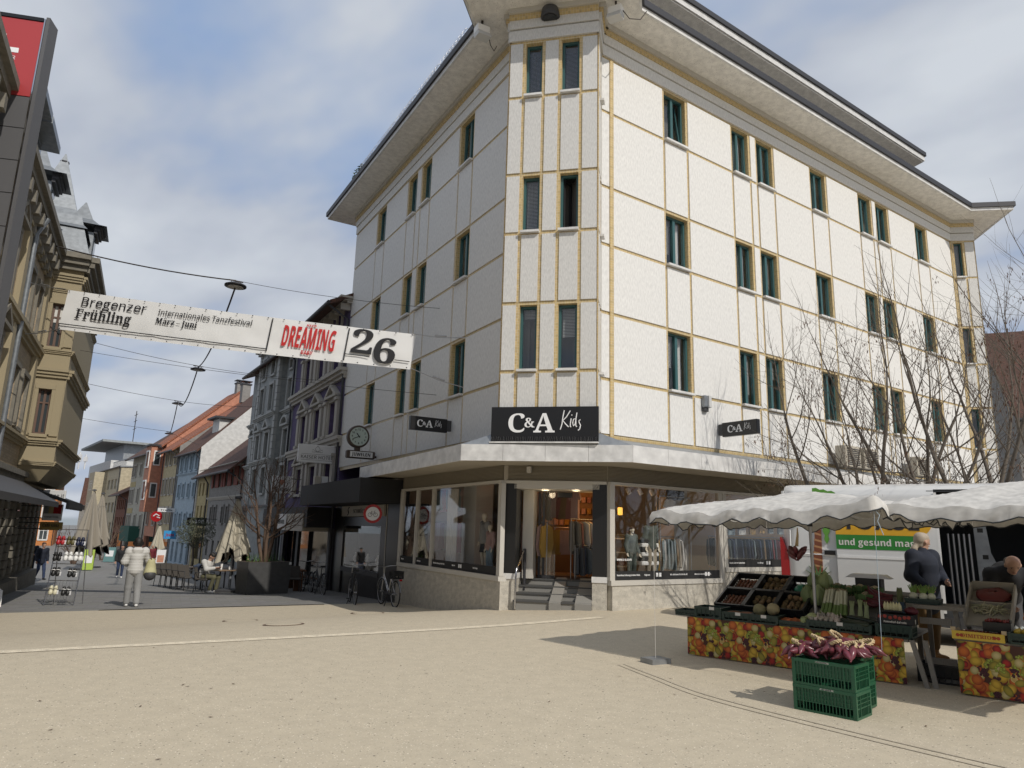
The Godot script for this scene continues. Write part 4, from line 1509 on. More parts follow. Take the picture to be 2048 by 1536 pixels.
	chimney(b, T, Vector3(3.5, 13.2, -6.0), 1.4, M["render_brown"])
	H = house("pale_house", "pale grey and yellow house with awning windows beyond the pink oriel", Vector2(-38.73, -72.65), Vector2(-33.0, -65.31), 8.0, M["render_pale"], M["trim_light"], M["frame_white"],
		[[5.8, 6.9, [1.0, 2.1, 4.6, 7.2], 0.8, "ring"], [3.2, 4.5, [1.0, 2.1, 4.6, 7.2], 0.8, "ring"], [0.9, 2.0, [1.0, 2.1, 4.6, 7.2], 0.8, "ring"]], 4.0, 10.0, 0.7, "rooftiles_dark", [[0.5, 9.0, -1.6, -0.3]])
	b = H[0]
	T = H[1]
	for y in [0.3, 2.2, 4.8]: block(b, "yellow_field", T, 0.3, 2.8, y, y + 0.5, 0.0, 0.03, M["render_ochre"])
	block(b, "shop_awning", T, 3.0, 7.4, -0.4, 1.0, 0.0, 0.9, mk("awning_green", lin(0.02, 0.09, 0.07), 0.8))
	H = house("timber_house", "low dark red-brown timber house far along the street", Vector2(-42.55, -77.56), Vector2(-38.73, -72.65), 4.4, M["timber"], M["timber"], M["frame_dark"],
		[[2.6, 3.6, [0.9, 1.9, 2.9, 3.9, 4.9], 0.5, ""], [0.7, 1.8, [0.9, 1.9, 2.9, 3.9, 4.9], 0.5, ""]], 2.6, 9.0, 0.8, "rooftiles_dark", [[0.5, 5.8, -1.7, 0.2]])
	H = house("sand_house", "sand coloured corner house with wide windows near the street's end", Vector2(-50.45, -87.69), Vector2(-42.55, -77.56), 7.2, M["render_sand"], M["trim_light"], M["frame_white"],
		[[4.9, 6.0, [2.2, 6.2, 8.4, 10.6], 1.5, ""], [2.3, 3.4, [2.2, 6.2, 8.4, 10.6], 1.5, ""], [0.1, 1.2, [2.2, 6.2, 8.4, 10.6], 1.5, ""]], 0.25, 10.0, 0.15, "zinc", [[0.5, 12.0, -1.8, -0.6]])
	b = H[0]
	T = H[1]
	block(b, "end_bay", T, 0.2, 4.2, 0.0, 7.0, 0.0, 1.3, M["render_sand"])
	var pb := sub(T, 0.9, 0, 1.32)
	for y in [4.9, 2.3, 0.1]: window_at(b, pb, [0.3, 2.3, y, y + 1.1], 0.02, M["frame_white"], "", M["frame_white"])
	for i in 14: block(b, "railing_post", T, 4.5 + i * 0.6, 4.54 + i * 0.6, 7.3, 8.2, -0.5, -0.46, M["zinc"])
	block(b, "railing", T, 4.4, 12.5, 8.15, 8.22, -0.52, -0.44, M["zinc"])
	# white modern block behind, orange block at the end
	var mb := thing("modern_block", "white modern block with glazed top floor and flat projecting roof", "building", T3(Vector3(-58, -2, -110)))
	T = face(Vector3(-66.5, 0, -112), Vector2(0.62, 0.78))
	m = MB.new()
	var holes := []
	for i in 6: holes.append([1.0 + i * 2.6, 3.2 + i * 2.6, 6.4, 7.6])
	m.punched(0, 18, -3, 9.6, 0, holes, 0.3)
	m.quad(Vector3(18, -3, 0), Vector3(18, -3, -12), Vector3(18, 9.6, -12), Vector3(18, 9.6, 0))
	put(mb, "wall", m, M["render_white"], T)
	for h in holes: window_at(mb, T, h, 0.3, M["frame_dark"], "", M["frame_dark"])
	block(mb, "upper_floor", T, 3.0, 17.5, 9.6, 12.0, -11, -1.5, M["zinc"])
	block(mb, "flat_roof", T, 0.0, 19.0, 12.0, 12.3, -12, 1.5, M["render_grey"])
	block(mb, "roof_mast", T, 9.0, 9.1, 12.3, 18.0, -4, -3.9, M["iron"])
	for y in [15.2, 16.4, 17.4]: block(mb, "mast_arm", T, 7.9, 10.2, y, y + 0.06, -3.98, -3.92, M["iron"])
	var ob := house("orange_block", "orange rendered block with white-framed windows closing the street", Vector2(-64.8, -87.3), Vector2(-57.6, -91.5), 7.3, M["render_orange"], M["frame_white"], M["frame_white"],
		[[4.6, 6.2, [1.4, 3.4, 5.4, 7.2], 0.9, "ring"], [1.6, 3.2, [1.4, 3.4, 5.4, 7.2], 0.9, "ring"], [-1.2, 0.4, [1.4, 3.4, 5.4, 7.2], 0.9, "ring"]], 0.9, 12.0, 0.6, "dark_zinc")
	var SW := (ob[1] as Transform3D) * Transform3D(Basis(UP, PI / 2), Vector3(8.33, 0, 0))
	for y in [4.6, 1.6]:
		for x in [1.2, 3.8, 6.4, 9.0]:
			block(ob[0], "side_window", SW, x, x + 0.9, y, y + 1.5, 0.0, 0.05, M["frame_brown"])
	m = MB.new()
	for x in [0.0, 0.9, 1.7]:
		m.tube([Vector3(x, 0, 0), Vector3(x, 2.6 - x * 0.4, 0)], 0.09, 5)
		m.box(x - 0.2, x + 0.2, 1.0, 2.3 - x * 0.4, -0.15, 0.15)
	put(ob[0], "antenna", m, M["sign_white"], T3(Vector3(-57.6, 7.9, -93)))
	# a house set across the end of the street behind the parasol
	house("end_house", "small dark-roofed house behind the far bare trees", Vector2(-57.5, -96), Vector2(-50.0, -100), 3.6, M["render_brown"], M["trim_light"], M["frame_white"], [[1.0, 2.4, [1.5, 3.6, 5.8], 0.8, "ring"]], 3.4, 8.0, 0.5, "rooftiles_dark")
	# brown-roofed house on the far right behind the trees
	H = house("right_house", "brown rendered house with dark tiled roof and skylights behind the right trees", Vector2(21.5, -29.5), Vector2(33.0, -24.5), 7.2, M["render_brown"], M["trim_light"], M["frame_white"],
		[[4.9, 6.4, [1.4, 3.8, 6.5, 9.2], 0.9, "ring"], [1.6, 3.2, [1.4, 3.8, 6.5, 9.2], 0.9, "ring"]], 4.6, 10.0, 0.6, "rooftiles_dark", [[0.6, 12.0, -0.2, 1.0]])
	var rs := 4.6 / 5.0
	for x in [1.6, 4.0, 7.0]:
		m = MB.new()
		m.hexa([Vector3(x, 8.3, -1.0), Vector3(x + 0.9, 8.3, -1.0), Vector3(x + 0.9, 8.42, -1.0), Vector3(x, 8.42, -1.0), Vector3(x, 8.3 + rs * 1.3, -2.3), Vector3(x + 0.9, 8.3 + rs * 1.3, -2.3), Vector3(x + 0.9, 8.42 + rs * 1.3, -2.3), Vector3(x, 8.42 + rs * 1.3, -2.3)])
		put(H[0], "skylight", m, M["pane_dark"], H[1])
	for q in [[1.5, 0.5, 2.2], [6.0, 0.6, 2.6]]:
		block(H[0], "balcony", H[1], q[0], q[0] + 2.6, 3.6, 4.5, 0.0, 1.0, M["zinc"])
	# across the square, behind the viewer: seen only mirrored in the panes
	for q in [[-26.0, 16.0, 9.0, "render_sand"], [-8.0, 26.0, 11.0, "render_white"], [12.0, 34.0, 12.0, "render_cream"]]:
		house("opposite_house", "plain house across the square behind the viewer, %s" % {"render_sand": "sand coloured", "render_white": "white", "render_cream": "cream"}[q[3]], Vector2(q[0] + 16, q[1] + 6), Vector2(q[0], q[1]), q[2], M[q[3]], M["trim_light"], M["frame_white"], [[6.0, 7.6, [2, 5, 8, 11, 14], 1.0, ""], [2.6, 4.4, [2, 5, 8, 11, 14], 1.0, ""]], 3.0, 9.0, 0.5, "rooftiles_dark", [[1.0, 15.0, 0.1, 2.0]])


# ---------------------------------------------------------------- old house on the left
func left_house():
	mk("brickwork", Color.WHITE, 0.85, 0.0, "brick", 1.2)
	mk("sandstone", lin(0.40, 0.335, 0.215), 0.85, 0.0, "fine", 0.8)
	mk("old_stone", lin(0.235, 0.215, 0.175), 0.85, 0.0, "soft", 1.5)
	mk("frame_pink", lin(0.20, 0.07, 0.075), 0.6)
	mk("lead", lin(0.27, 0.29, 0.31), 0.45, 0.45, "soft", 1.2)
	var L0 := Vector2(-18.94, -29.03)
	var d := Vector2(-0.4536, -0.8912)
	var T := face(Vector3(L0.x, 0, L0.y), d)   # x runs away from the viewer, z out over the street
	var b := thing("old_house", "ornate old brick and sandstone house with lead turrets on the left", "building", T3(Vector3(-20, -1.5, -28)))
	var holes := []
	var st := []
	for t in [-18.6, -16.2, -14.1]:
		for y in [[7.05, 8.75, "gable"], [4.35, 6.0, "gable"]]:
			holes.append([t - 0.5, t + 0.5, y[0], y[1]])
			st.append(y[2])
	for t in [-10.9, -9.1]:
		for y in [[7.1, 8.6, "ring"], [4.2, 5.75, "classic"]]:
			holes.append([t - 0.42, t + 0.42, y[0], y[1]])
			st.append(y[2])
	var m := MB.new()
	m.punched(-24, 0, 2.55, 9.9, 0, holes, 0.25)
	put(b, "brick_facade", m, M["brickwork"], T)
	var i := 0
	for h in holes:
		window_at(b, T, h, 0.25, M["frame_pink"], st[i], M["old_stone"])
		i += 1
	m = MB.new()
	m.quad(Vector3(0, -2.5, 0), Vector3(0, -2.5, -10), Vector3(0, 9.9, -10), Vector3(0, 9.9, 0))
	m.quad(Vector3(-24, -2.5, -10), Vector3(-24, -2.5, 0), Vector3(-24, 9.9, 0), Vector3(-24, 9.9, -10))
	m.quad(Vector3(0, -2.5, -10), Vector3(-24, -2.5, -10), Vector3(-24, 9.9, -10), Vector3(0, 9.9, -10))
	put(b, "side_wall", m, M["sandstone"], T)
	# rusticated ground floor in blocks
	m = MB.new()
	m.box(-24, 0, -2.5, 2.55, -0.5, -0.06)
	put(b, "ground_wall", m, M["old_stone"], T)
	var x := -21.6
	while x < -0.3:
		for j in 11:
			var off := 0.0 if j % 2 else 0.12
			var q := MB.new()
			q.cbox(Vector3(x + 0.34, -0.28 + j * 0.26 + 0.12, -0.02), Vector3(0.6 - off, 0.235, 0.12), 0.02)
			put(b, "stone", q, M["old_stone"], T)
		x += 1.2
	for k in 9:
		block(b, "shop_window", T, -21.0 + k * 2.4 + 0.72, -21.0 + k * 2.4 + 1.2, -0.2, 2.2, -0.06, -0.02, M["pane_black"])
	m = MB.new()
	m.box(-24, 0.05, -2.5, -0.42, -0.3, 0.18)
	put(b, "plinth", m, M["old_stone"], T)
	block(b, "plinth_step", T, -5.5, -1.0, -2.5, -0.98, 0.18, 0.5, M["stone_step"])
	ledge(b, T, -24, -7.63, 2.5, 2.95, 0.35, M["old_stone"])
	ledge(b, T, -24, -7.63, 3.75, 4.0, 0.2, M["sandstone"])
	ledge(b, T, -24, -7.63, 6.55, 6.9, 0.22, M["sandstone"])
	ledge(b, T, -24, -7.63, 9.15, 9.4, 0.15, M["sandstone"])
	ledge(b, T, -24, 0.2, 9.75, 10.3, 0.42, M["old_stone"], "eave_cornice")
	x = -23.5
	while x < -8.0:
		var q := MB.new()
		q.box(x, x + 0.22, 9.42, 9.74, 0.0, 0.34)
		q.box(x + 0.02, x + 0.2, 9.12, 9.42, 0.0, 0.18)
		put(b, "bracket", q, M["old_stone"], T)
		x += 0.78
	for t in [-17.4, -15.2, -12.6, -8.2]:
		m = MB.new()
		m.box(t - 0.22, t + 0.22, 4.0, 6.55, 0.0, 0.14)
		m.box(t - 0.22, t + 0.22, 6.9, 9.15, 0.0, 0.14)
		put(b, "pilaster", m, M["sandstone"], T)
	m = MB.new()
	m.tube([Vector3(-12.05, 9.8, 0.35), Vector3(-12.05, 9.3, 0.14), Vector3(-12.05, -0.9, 0.14)], 0.075, 8)
	put(b, "downpipe", m, M["lead"], T)
	# corner pavilion that juts out over the street
	var W := 0.95
	var S := T * Transform3D(Basis(UP, -PI / 2), Vector3(-7.63, 0, 0))    # its cheek facing the viewer: x from the wall outwards
	var sh := [[0.24, 0.60, 7.07, 8.54], [0.24, 0.60, 4.2, 5.66]]
	m = MB.new()
	m.punched(0, W, 3.2, 9.8, 0, sh, 0.1)
	put(b, "pavilion_cheek", m, M["sandstone"], S)
	for h in sh: window_at(b, S, h, 0.1, M["frame_brown"], "ring", M["sandstone"])
	m = MB.new()
	m.quad(Vector3(-7.63, 3.2, W), Vector3(0, 3.2, W), Vector3(0, 9.8, W), Vector3(-7.63, 9.8, W))
	m.quad(Vector3(0, 3.2, W), Vector3(0, 3.2, 0), Vector3(0, 9.8, 0), Vector3(0, 9.8, W))
	m.quad(Vector3(-7.63, 3.2, 0), Vector3(0, 3.2, 0), Vector3(0, 3.2, W), Vector3(-7.63, 3.2, W))
	put(b, "pavilion_front", m, M["sandstone"], T)
	m = MB.new()
	m.hexa([Vector3(-7.6, 3.2, W), Vector3(-0.1, 3.2, W), Vector3(-0.1, 3.2, 0.0), Vector3(-7.6, 3.2, 0.0), Vector3(-7.3, 2.7, 0.6), Vector3(-0.4, 2.7, 0.6), Vector3(-0.4, 2.7, 0.0), Vector3(-7.3, 2.7, 0.0)])
	put(b, "corbel", m, M["sandstone"], T)
	for y in [[3.2, 3.35, 0.08], [3.85, 4.05, 0.16], [6.05, 6.35, 0.18], [6.85, 7.0, 0.1], [8.95, 9.1, 0.08], [9.35, 9.6, 0.14]]:
		ledge(b, S, 0.0, W, y[0], y[1], y[2], M["sandstone"])
		ledge(b, sub(T, 0, 0, W), -7.63, 0.0, y[0], y[1], y[2], M["sandstone"])
	for xx in [[0.02, 0.17], [0.70, 0.93]]:
		for y in [[4.15, 5.85], [7.1, 8.75]]: block(b, "pilaster", S, xx[0], xx[1], y[0], y[1], 0.0, 0.05, M["sandstone"])
	ledge(b, S, -0.05, W + 0.1, 9.75, 10.3, 0.42, M["old_stone"], "eave_cornice")
	ledge(b, sub(T, 0, 0, W), -7.7, 0.0, 9.75, 10.3, 0.42, M["old_stone"], "eave_cornice")
	# mansard, dormers and turret
	m = MB.new()
	m.hexa([Vector3(-24, 10.3, 0.2), Vector3(0.2, 10.3, 0.2), Vector3(0.2, 10.3, -10), Vector3(-24, 10.3, -10), Vector3(-24, 12.4, -2.4), Vector3(-1.8, 12.4, -2.4), Vector3(-1.8, 12.4, -8), Vector3(-24, 12.4, -8)])
	put(b, "mansard_roof", m, M["lead"], T)
	for t in [-15.0, -13.1]:
		m = MB.new()
		m.box(t - 0.55, t + 0.55, 10.3, 11.72, -1.6, 0.0)
		var dm := put(b, "dormer", m, M["lead"], T)
		block(dm, "dormer_window", T, t - 0.36, t + 0.36, 10.6, 11.5, 0.0, 0.03, M["pane_dark"])
		block(dm, "dormer_roof", T, t - 0.9, t + 0.9, 11.72, 11.92, -1.8, 0.38, M["lead"])
	for q in [[-9.0, -0.1, 11.3, 12.0, 13.2, 0.5], [-5.0, 0.85, 11.0, 12.0, 13.1, 0.5]]:
		m = MB.new()
		m.box(q[0] - q[5], q[0] + q[5], 10.3, q[3], q[1] - 1.0, q[1])
		var dm := put(b, "dormer", m, M["lead"], T)
		block(dm, "dormer_window", T, q[0] - 0.3, q[0] + 0.3, 10.75, 11.8, q[1], q[1] + 0.03, M["pane_dark"])
		ledge(dm, sub(T, 0, 0, q[1]), q[0] - 0.6, q[0] + 0.6, q[3] - 0.05, q[3] + 0.25, 0.25, M["dark_zinc"])
		spire(dm, sub(T, q[0], q[3] + 0.2, q[1] - 0.45), 0.85, 0.42, 0.35, q[4] - q[3])
	m = MB.new()
	m.hexa([Vector3(-7.5, 10.3, W + 0.1), Vector3(-3.2, 10.3, W + 0.1), Vector3(-3.2, 10.3, -3.0), Vector3(-7.5, 10.3, -3.0), Vector3(-6.9, 12.0, W - 0.4), Vector3(-3.8, 12.0, W - 0.4), Vector3(-3.8, 12.0, -2.4), Vector3(-6.9, 12.0, -2.4)])
	put(b, "turret_base", m, M["lead"], T)
	spire(b, sub(T, -6.0, 11.5, -0.35), 1.15, 0.85, 0.8, 3.1)
	m = MB.new()
	for k in 26:
		var tt := -7.4 + k * 0.05
		m.tube([Vector3(tt, 10.3, W + 0.3), Vector3(tt, 10.5, W + 0.3)], 0.006, 3, false)
	stuff(put(b, "pigeon_spikes", m, M["steel"], T))
	# awning over the ground floor
	m = MB.new()
	m.hexa([Vector3(-21, 1.9, 1.35), Vector3(-8.5, 1.9, 1.35), Vector3(-8.5, 2.05, 1.35), Vector3(-21, 2.05, 1.35), Vector3(-21, 2.5, 0.36), Vector3(-8.5, 2.5, 0.36), Vector3(-8.5, 2.62, 0.36), Vector3(-21, 2.62, 0.36)])
	put(b, "awning", m, M["charcoal"], T)
	m = MB.new()
	m.hexa([Vector3(-8.0, 2.05, 1.5), Vector3(-1.5, 2.05, 1.5), Vector3(-1.5, 2.15, 1.5), Vector3(-8.0, 2.15, 1.5), Vector3(-8.0, 2.5, 0.2), Vector3(-1.5, 2.5, 0.2), Vector3(-1.5, 2.6, 0.2), Vector3(-8.0, 2.6, 0.2)])
	put(b, "black_awning", m, M["black_matt"], T)
	m = MB.new()
	var p2 := PackedVector2Array()
	for k in 25: p2.append(Vector2(-8.0 + 6.5 * k / 24.0, 1.86 + (0.07 if k % 2 else 0.0)))
	p2.append(Vector2(-1.5, 2.12))
	p2.append(Vector2(-8.0, 2.12))
	m.prism(p2, 1.5, 1.53)
	put(b, "awning_valance", m, M["black_matt"], T)
	for t in [-19.0, -12.0]:
		m = MB.new()
		m.tube([Vector3(t, 2.5, 0.3), Vector3(t, 1.95, 1.3)], 0.03, 6)
		put(b, "awning_arm", m, M["chrome"], T)

func spire(b: Node3D, T: Transform3D, r0: float, r1: float, flare: float, h: float):
	var m := MB.new()
	var rows := []
	for q in [[r0, 0.0], [(r0 + r1) * 0.45, flare * 0.35], [r1 * 0.8, flare], [0.02, h]]: rows.append(q)
	for i in 3:
		for k in 4:
			var a0 := PI / 4 + k * PI / 2
			var a1 := a0 + PI / 2
			var lo: Array = rows[i]
			var hi: Array = rows[i + 1]
			var f := sqrt(2.0)
			m.quad(Vector3(cos(a1) * lo[0] * f, lo[1], sin(a1) * lo[0] * f), Vector3(cos(a0) * lo[0] * f, lo[1], sin(a0) * lo[0] * f), Vector3(cos(a0) * hi[0] * f, hi[1], sin(a0) * hi[0] * f), Vector3(cos(a1) * hi[0] * f, hi[1], sin(a1) * hi[0] * f))
	var s := put(b, "spire", m, M["lead"], T)
	m = MB.new()
	m.tube([Vector3(0, h - 0.35, 0), Vector3(0, h - 0.3, 0)], [r1 * 0.18, r1 * 0.18], 8)
	put(s, "collar", m, M["dark_zinc"], T)


# ---------------------------------------------------------------- market
func fruit_print() -> ImageTexture:   # the printed cloth: a photograph of mixed fruit, repeated
	var r := RandomNumberGenerator.new()
	r.seed = 77
	var px := 512
	var d := PackedByteArray()
	d.resize(px * px * 3)
	for i in px * px:
		d[i * 3] = 70
		d[i * 3 + 1] = 34
		d[i * 3 + 2] = 18
	# [count, radius, stretch, colours of the print from middle to rim, kind]
	var kinds := [[34, 46, 1.0, Color(0.78, 0.42, 0.16), Color(0.55, 0.22, 0.08), 0], [26, 40, 1.25, Color(0.80, 0.66, 0.22), Color(0.56, 0.42, 0.10), 0], [14, 36, 1.0, Color(0.66, 0.14, 0.10), Color(0.36, 0.05, 0.05), 0],
		[14, 34, 1.5, Color(0.62, 0.56, 0.20), Color(0.38, 0.36, 0.10), 0], [7, 30, 1.0, Color(0.80, 0.72, 0.46), Color(0.66, 0.52, 0.2), 1], [9, 0, 1.0, Color(0.62, 0.66, 0.26), Color(0.38, 0.42, 0.12), 2], [8, 0, 1.0, Color(0.30, 0.08, 0.14), Color(0.14, 0.03, 0.08), 2],
		[13, 40, 1.1, Color(0.76, 0.70, 0.50), Color(0.60, 0.55, 0.3), 0], [5, 44, 1.3, Color(0.86, 0.48, 0.18), Color(0.70, 0.32, 0.1), 3]]
	var todo := []
	for k in kinds:
		for i in k[0]: todo.append(k)
	for i in todo.size():
		var s: int = r.randi_range(i, todo.size() - 1)
		var t: Array = todo[i]
		todo[i] = todo[s]
		todo[s] = t
	for k in todo:
		var cx := r.randi() % px
		var cy := r.randi() % px
		var an := r.randf() * TAU
		var balls := [[cx, cy, k[1] * r.randf_range(0.8, 1.1)]]
		if k[5] == 2:
			balls = []
			for b in 16: balls.append([cx + r.randi_range(-34, 34), cy + r.randi_range(-40, 40), r.randf_range(10, 14)])
		for b in balls:
			var rad: float = b[2]
			var q := int(rad * k[2]) + 1
			for dx in range(-q, q + 1):
				for dy in range(-q, q + 1):
					var u: float = (dx * cos(an) + dy * sin(an)) / (rad * k[2])
					var v: float = (-dx * sin(an) + dy * cos(an)) / rad
					var l: float = u * u + v * v
					if l > 1.0: continue
					var c: Color = (k[3] as Color).lerp(k[4], clampf(l * 1.05 - 0.1 + 0.25 * (u + v) * 0.5, 0, 1))
					if k[5] == 1:
						c = Color(0.74, 0.66, 0.3) if l > 0.84 else (Color(0.85, 0.80, 0.6) if l > 0.7 or absf(sin(atan2(v, u) * 4.5)) < 0.22 else Color(0.70, 0.58, 0.30))
					if k[5] == 3 and l < 0.3: c = Color(0.30, 0.28, 0.12) if l < 0.16 else Color(0.80, 0.62, 0.25)
					var o: int = (((b[1] + dy) % px + px) % px * px + ((b[0] + dx) % px + px) % px) * 3
					d[o] = int(c.r * 255)
					d[o + 1] = int(c.g * 255)
					d[o + 2] = int(c.b * 255)
	return ImageTexture.create_from_image(Image.create_from_data(px, px, false, Image.FORMAT_RGB8, d))

func crate_mesh(L: float, W: float, h: float, fine := false) -> MB:   # open plastic crate, ribbed and slotted; stands on y = 0, centred
	var m := MB.new()
	m.box(-L / 2 + 0.01, L / 2 - 0.01, 0.0, 0.012, -W / 2 + 0.01, W / 2 - 0.01)
	for side in 4:
		var w := L if side % 2 == 0 else W
		var dd := W / 2 if side % 2 == 0 else L / 2
		m.t = Transform3D(Basis(UP, side * PI / 2), Vector3()) * Transform3D(Basis(), Vector3(0, 0, dd))
		m.box(-w / 2, w / 2, h - 0.03, h, -0.022, 0.004)
		m.box(-w / 2, w / 2, 0.0, 0.022, -0.018, 0.0)
		m.box(-w / 2, -w / 2 + 0.03, 0.022, h - 0.03, -0.02, 0.002)
		m.box(w / 2 - 0.03, w / 2, 0.022, h - 0.03, -0.02, 0.002)
		m.box(-w / 2 + 0.03, w / 2 - 0.03, h * 0.42, h - 0.03, -0.014, -0.008)
		m.box(-w / 2 + 0.03, w / 2 - 0.03, h * 0.38, h * 0.42, -0.014, 0.0)
		var n := int(w / (0.034 if fine else 0.07))
		for i in n + 1:
			var x := lerpf(-w / 2 + 0.03, w / 2 - 0.03, float(i) / n)
			m.box(x - 0.003, x + 0.003, 0.022, h - 0.03, -0.016, 0.001)
		if fine:
			for y in [0.55, 0.7]: m.box(-w / 2 + 0.03, w / 2 - 0.03, h * y, h * y + 0.006, -0.014, 0.0)
			m.box(-w / 2 + 0.09, -w / 2 + 0.1, 0.022, h - 0.03, -0.016, 0.003)
			m.box(w / 2 - 0.1, w / 2 - 0.09, 0.022, h - 0.03, -0.016, 0.003)
	m.t = Transform3D()
	return m

func heap(called: String, shape, mat: Array, n: int, T: Transform3D, w: float, d: float, y: float, s: float, label: String, category: String, group: String, lay := false):
	var mesh: Mesh = shape.mesh() if shape is MB else shape
	var first: MeshInstance3D = null
	var per := maxi(1, int(w / (s * 0.92)))
	for i in n:
		var row := i / per
		var lev := 0
		var rows := maxi(1, int(d / (s * 0.92)))
		if row >= rows:
			lev = 1
			row = (row - rows) % rows
		var x := (i % per + 0.5 + (0.5 if lev else 0.0)) / per - 0.5
		var z := (row + 0.5 + (0.3 if lev else 0.0)) / rows - 0.5
		var b := Basis(UP, rr(-0.4, 0.4)) * Basis(Vector3.BACK, PI / 2 + rr(-0.15, 0.15)) if lay else Basis(Vector3(rr(-1, 1), rr(-1, 1), rr(-1, 1)).normalized(), rr(0, TAU))
		var t := T * Transform3D(b.scaled(Vector3.ONE * rr(0.82, 1.12)), Vector3(x * w + rr(-0.1, 0.1) * s, y + s * 0.45 + lev * s * 0.7 + rr(-0.08, 0.1) * s, z * d + rr(-0.1, 0.1) * s))
		if first == null:
			first = solo(called, mesh, mat[0], t, label, category, group)
		else:
			var c := copy(first, t) as MeshInstance3D
			c.material_override = mat[rng.randi() % mat.size()]

func lumpy(r: Vector3, amp: float, seed_: int, rings := 7, seg := 9) -> MB:
	var f := FastNoiseLite.new()
	f.seed = seed_
	f.frequency = 1.3
	var m := MB.new()
	var g := func(d: Vector3) -> float: return 1.0 + amp * f.get_noise_3dv(d * 1.2)
	m.ball(Vector3(), r, rings, seg, g)
	return m

func tones(key: String, c: Color, n := 3, rough := 0.6) -> Array:
	var a := []
	for i in n:
		var k := 0.78 + 0.4 * i / maxf(n - 1, 1)
		a.append(mk("%s_tone%d" % [key, i], Color(c.r * k, c.g * k * (1.04 - 0.06 * i), c.b * k), rough, 0.0, "soft", 0.06))
	return a

func parasol(label: String, at: Vector3, ax: Vector2, hx: float, hz: float, edge: float, apex: float, gather: int, seed_: int, pole_foot := Vector3(), tilt := 0.0):
	var T := face(at, ax)
	var t := thing("market_canopy", label, "canopy", T, "white market canopies")
	var f := FastNoiseLite.new()
	f.seed = seed_
	f.frequency = 2.2
	f.fractal_octaves = 4
	var N := 40
	var rows := []
	for i in N + 1:
		var row := PackedVector3Array()
		for k in N + 1:
			var x := (float(k) / N * 2 - 1)
			var z := (float(i) / N * 2 - 1)
			var q := maxf(absf(x), absf(z))
			var y := lerpf(apex, edge, pow(q, 1.15))
			# the cloth sags between the ribs that run to corners and sides
			var a := atan2(z, x)
			y -= 0.05 * q * (1.0 - absf(cos(a * 4.0))) 
			if q > 0.9: y -= (q - 0.9) * 0.5 * (0.6 + 0.4 * sin(a * 24.0))
			y += f.get_noise_2d(x * 0.8, z * 0.8) * 0.03 + f.get_noise_2d(x * 2.4 + 9.0, z * 2.4) * 0.008 + x * tilt
			var e := clampf(1.0 - Vector2(x - 1.0, z - (1.0 if gather == 1 else -9.0)).length() / 0.35, 0, 1)
			y += e * e * 0.10
			row.append(Vector3(x * hx, y, z * hz))
		rows.append(row)
	var m := MB.new()
	m.grid(rows, false)
	for i in m.n.size():
		if m.n[i].y < 0: m.n[i] = -m.n[i]
	put(t, "cloth", m, M["canvas"]).transform = Transform3D()
	# valance with a waved hem and a dark binding along it
	var ring := []
	for s in 4:
		for k in N:
			var u := k
			ring.append([rows[N][u], rows[N - u][N], rows[0][N - u], rows[u][0]][s])
	m = MB.new()
	var top := PackedVector3Array()
	var mid := PackedVector3Array()
	var hem := PackedVector3Array()
	var n := ring.size()
	for i in n:
		var p: Vector3 = ring[i]
		var o := Vector3(p.x / hx, 0, p.z / hz) * 0.02
		var w := 0.5 + 0.5 * cos(i * TAU / 5.0)
		top.append(p + o * 0.4)
		mid.append(p + o + Vector3(0, -0.06, 0) + o * (0.5 + f.get_noise_1d(i * 0.3)))
		hem.append(p + o + Vector3(0, -0.105 - 0.05 * w, 0) + o * (1.0 + 2.0 * f.get_noise_1d(i * 0.4 + 50)))
	for a in [top, mid, hem]: a.append(a[0])
	m.grid([hem, mid, top], false)
	put(t, "valance", m, M["canvas"]).transform = Transform3D()
	m = MB.new()
	m.tube(Array(hem), 0.007, 5, false)
	put(t, "binding", m, M["binding"]).transform = Transform3D()
	m = MB.new()
	m.tube([Vector3(pole_foot.x, -at.y + gy(at.x, at.z), pole_foot.z), Vector3(0, apex - 0.25, 0)], 0.021, 8)
	put(t, "pole", m, M["steel"]).transform = Transform3D()
	m = MB.new()
	m.tube([Vector3(0, apex - 0.46, 0), Vector3(0, apex - 0.3, 0), Vector3(0, apex - 0.05, 0)], [0.034, 0.04, 0.03], 8)
	put(t, "hub", m, M["black_matt"]).transform = Transform3D()
	for i in 8:
		var a := i * PI / 4
		var e := Vector3(cos(a) * hx, 0, sin(a) * hz)
		if i % 2: e = Vector3(signf(cos(a)) * hx, 0, signf(sin(a)) * hz)
		m = MB.new()
		m.tube([Vector3(0, apex - 0.12, 0), Vector3(e.x * 0.97, edge - 0.07, e.z * 0.97)], 0.011, 5)
		put(t, "rib", m, M["steel"]).transform = Transform3D()

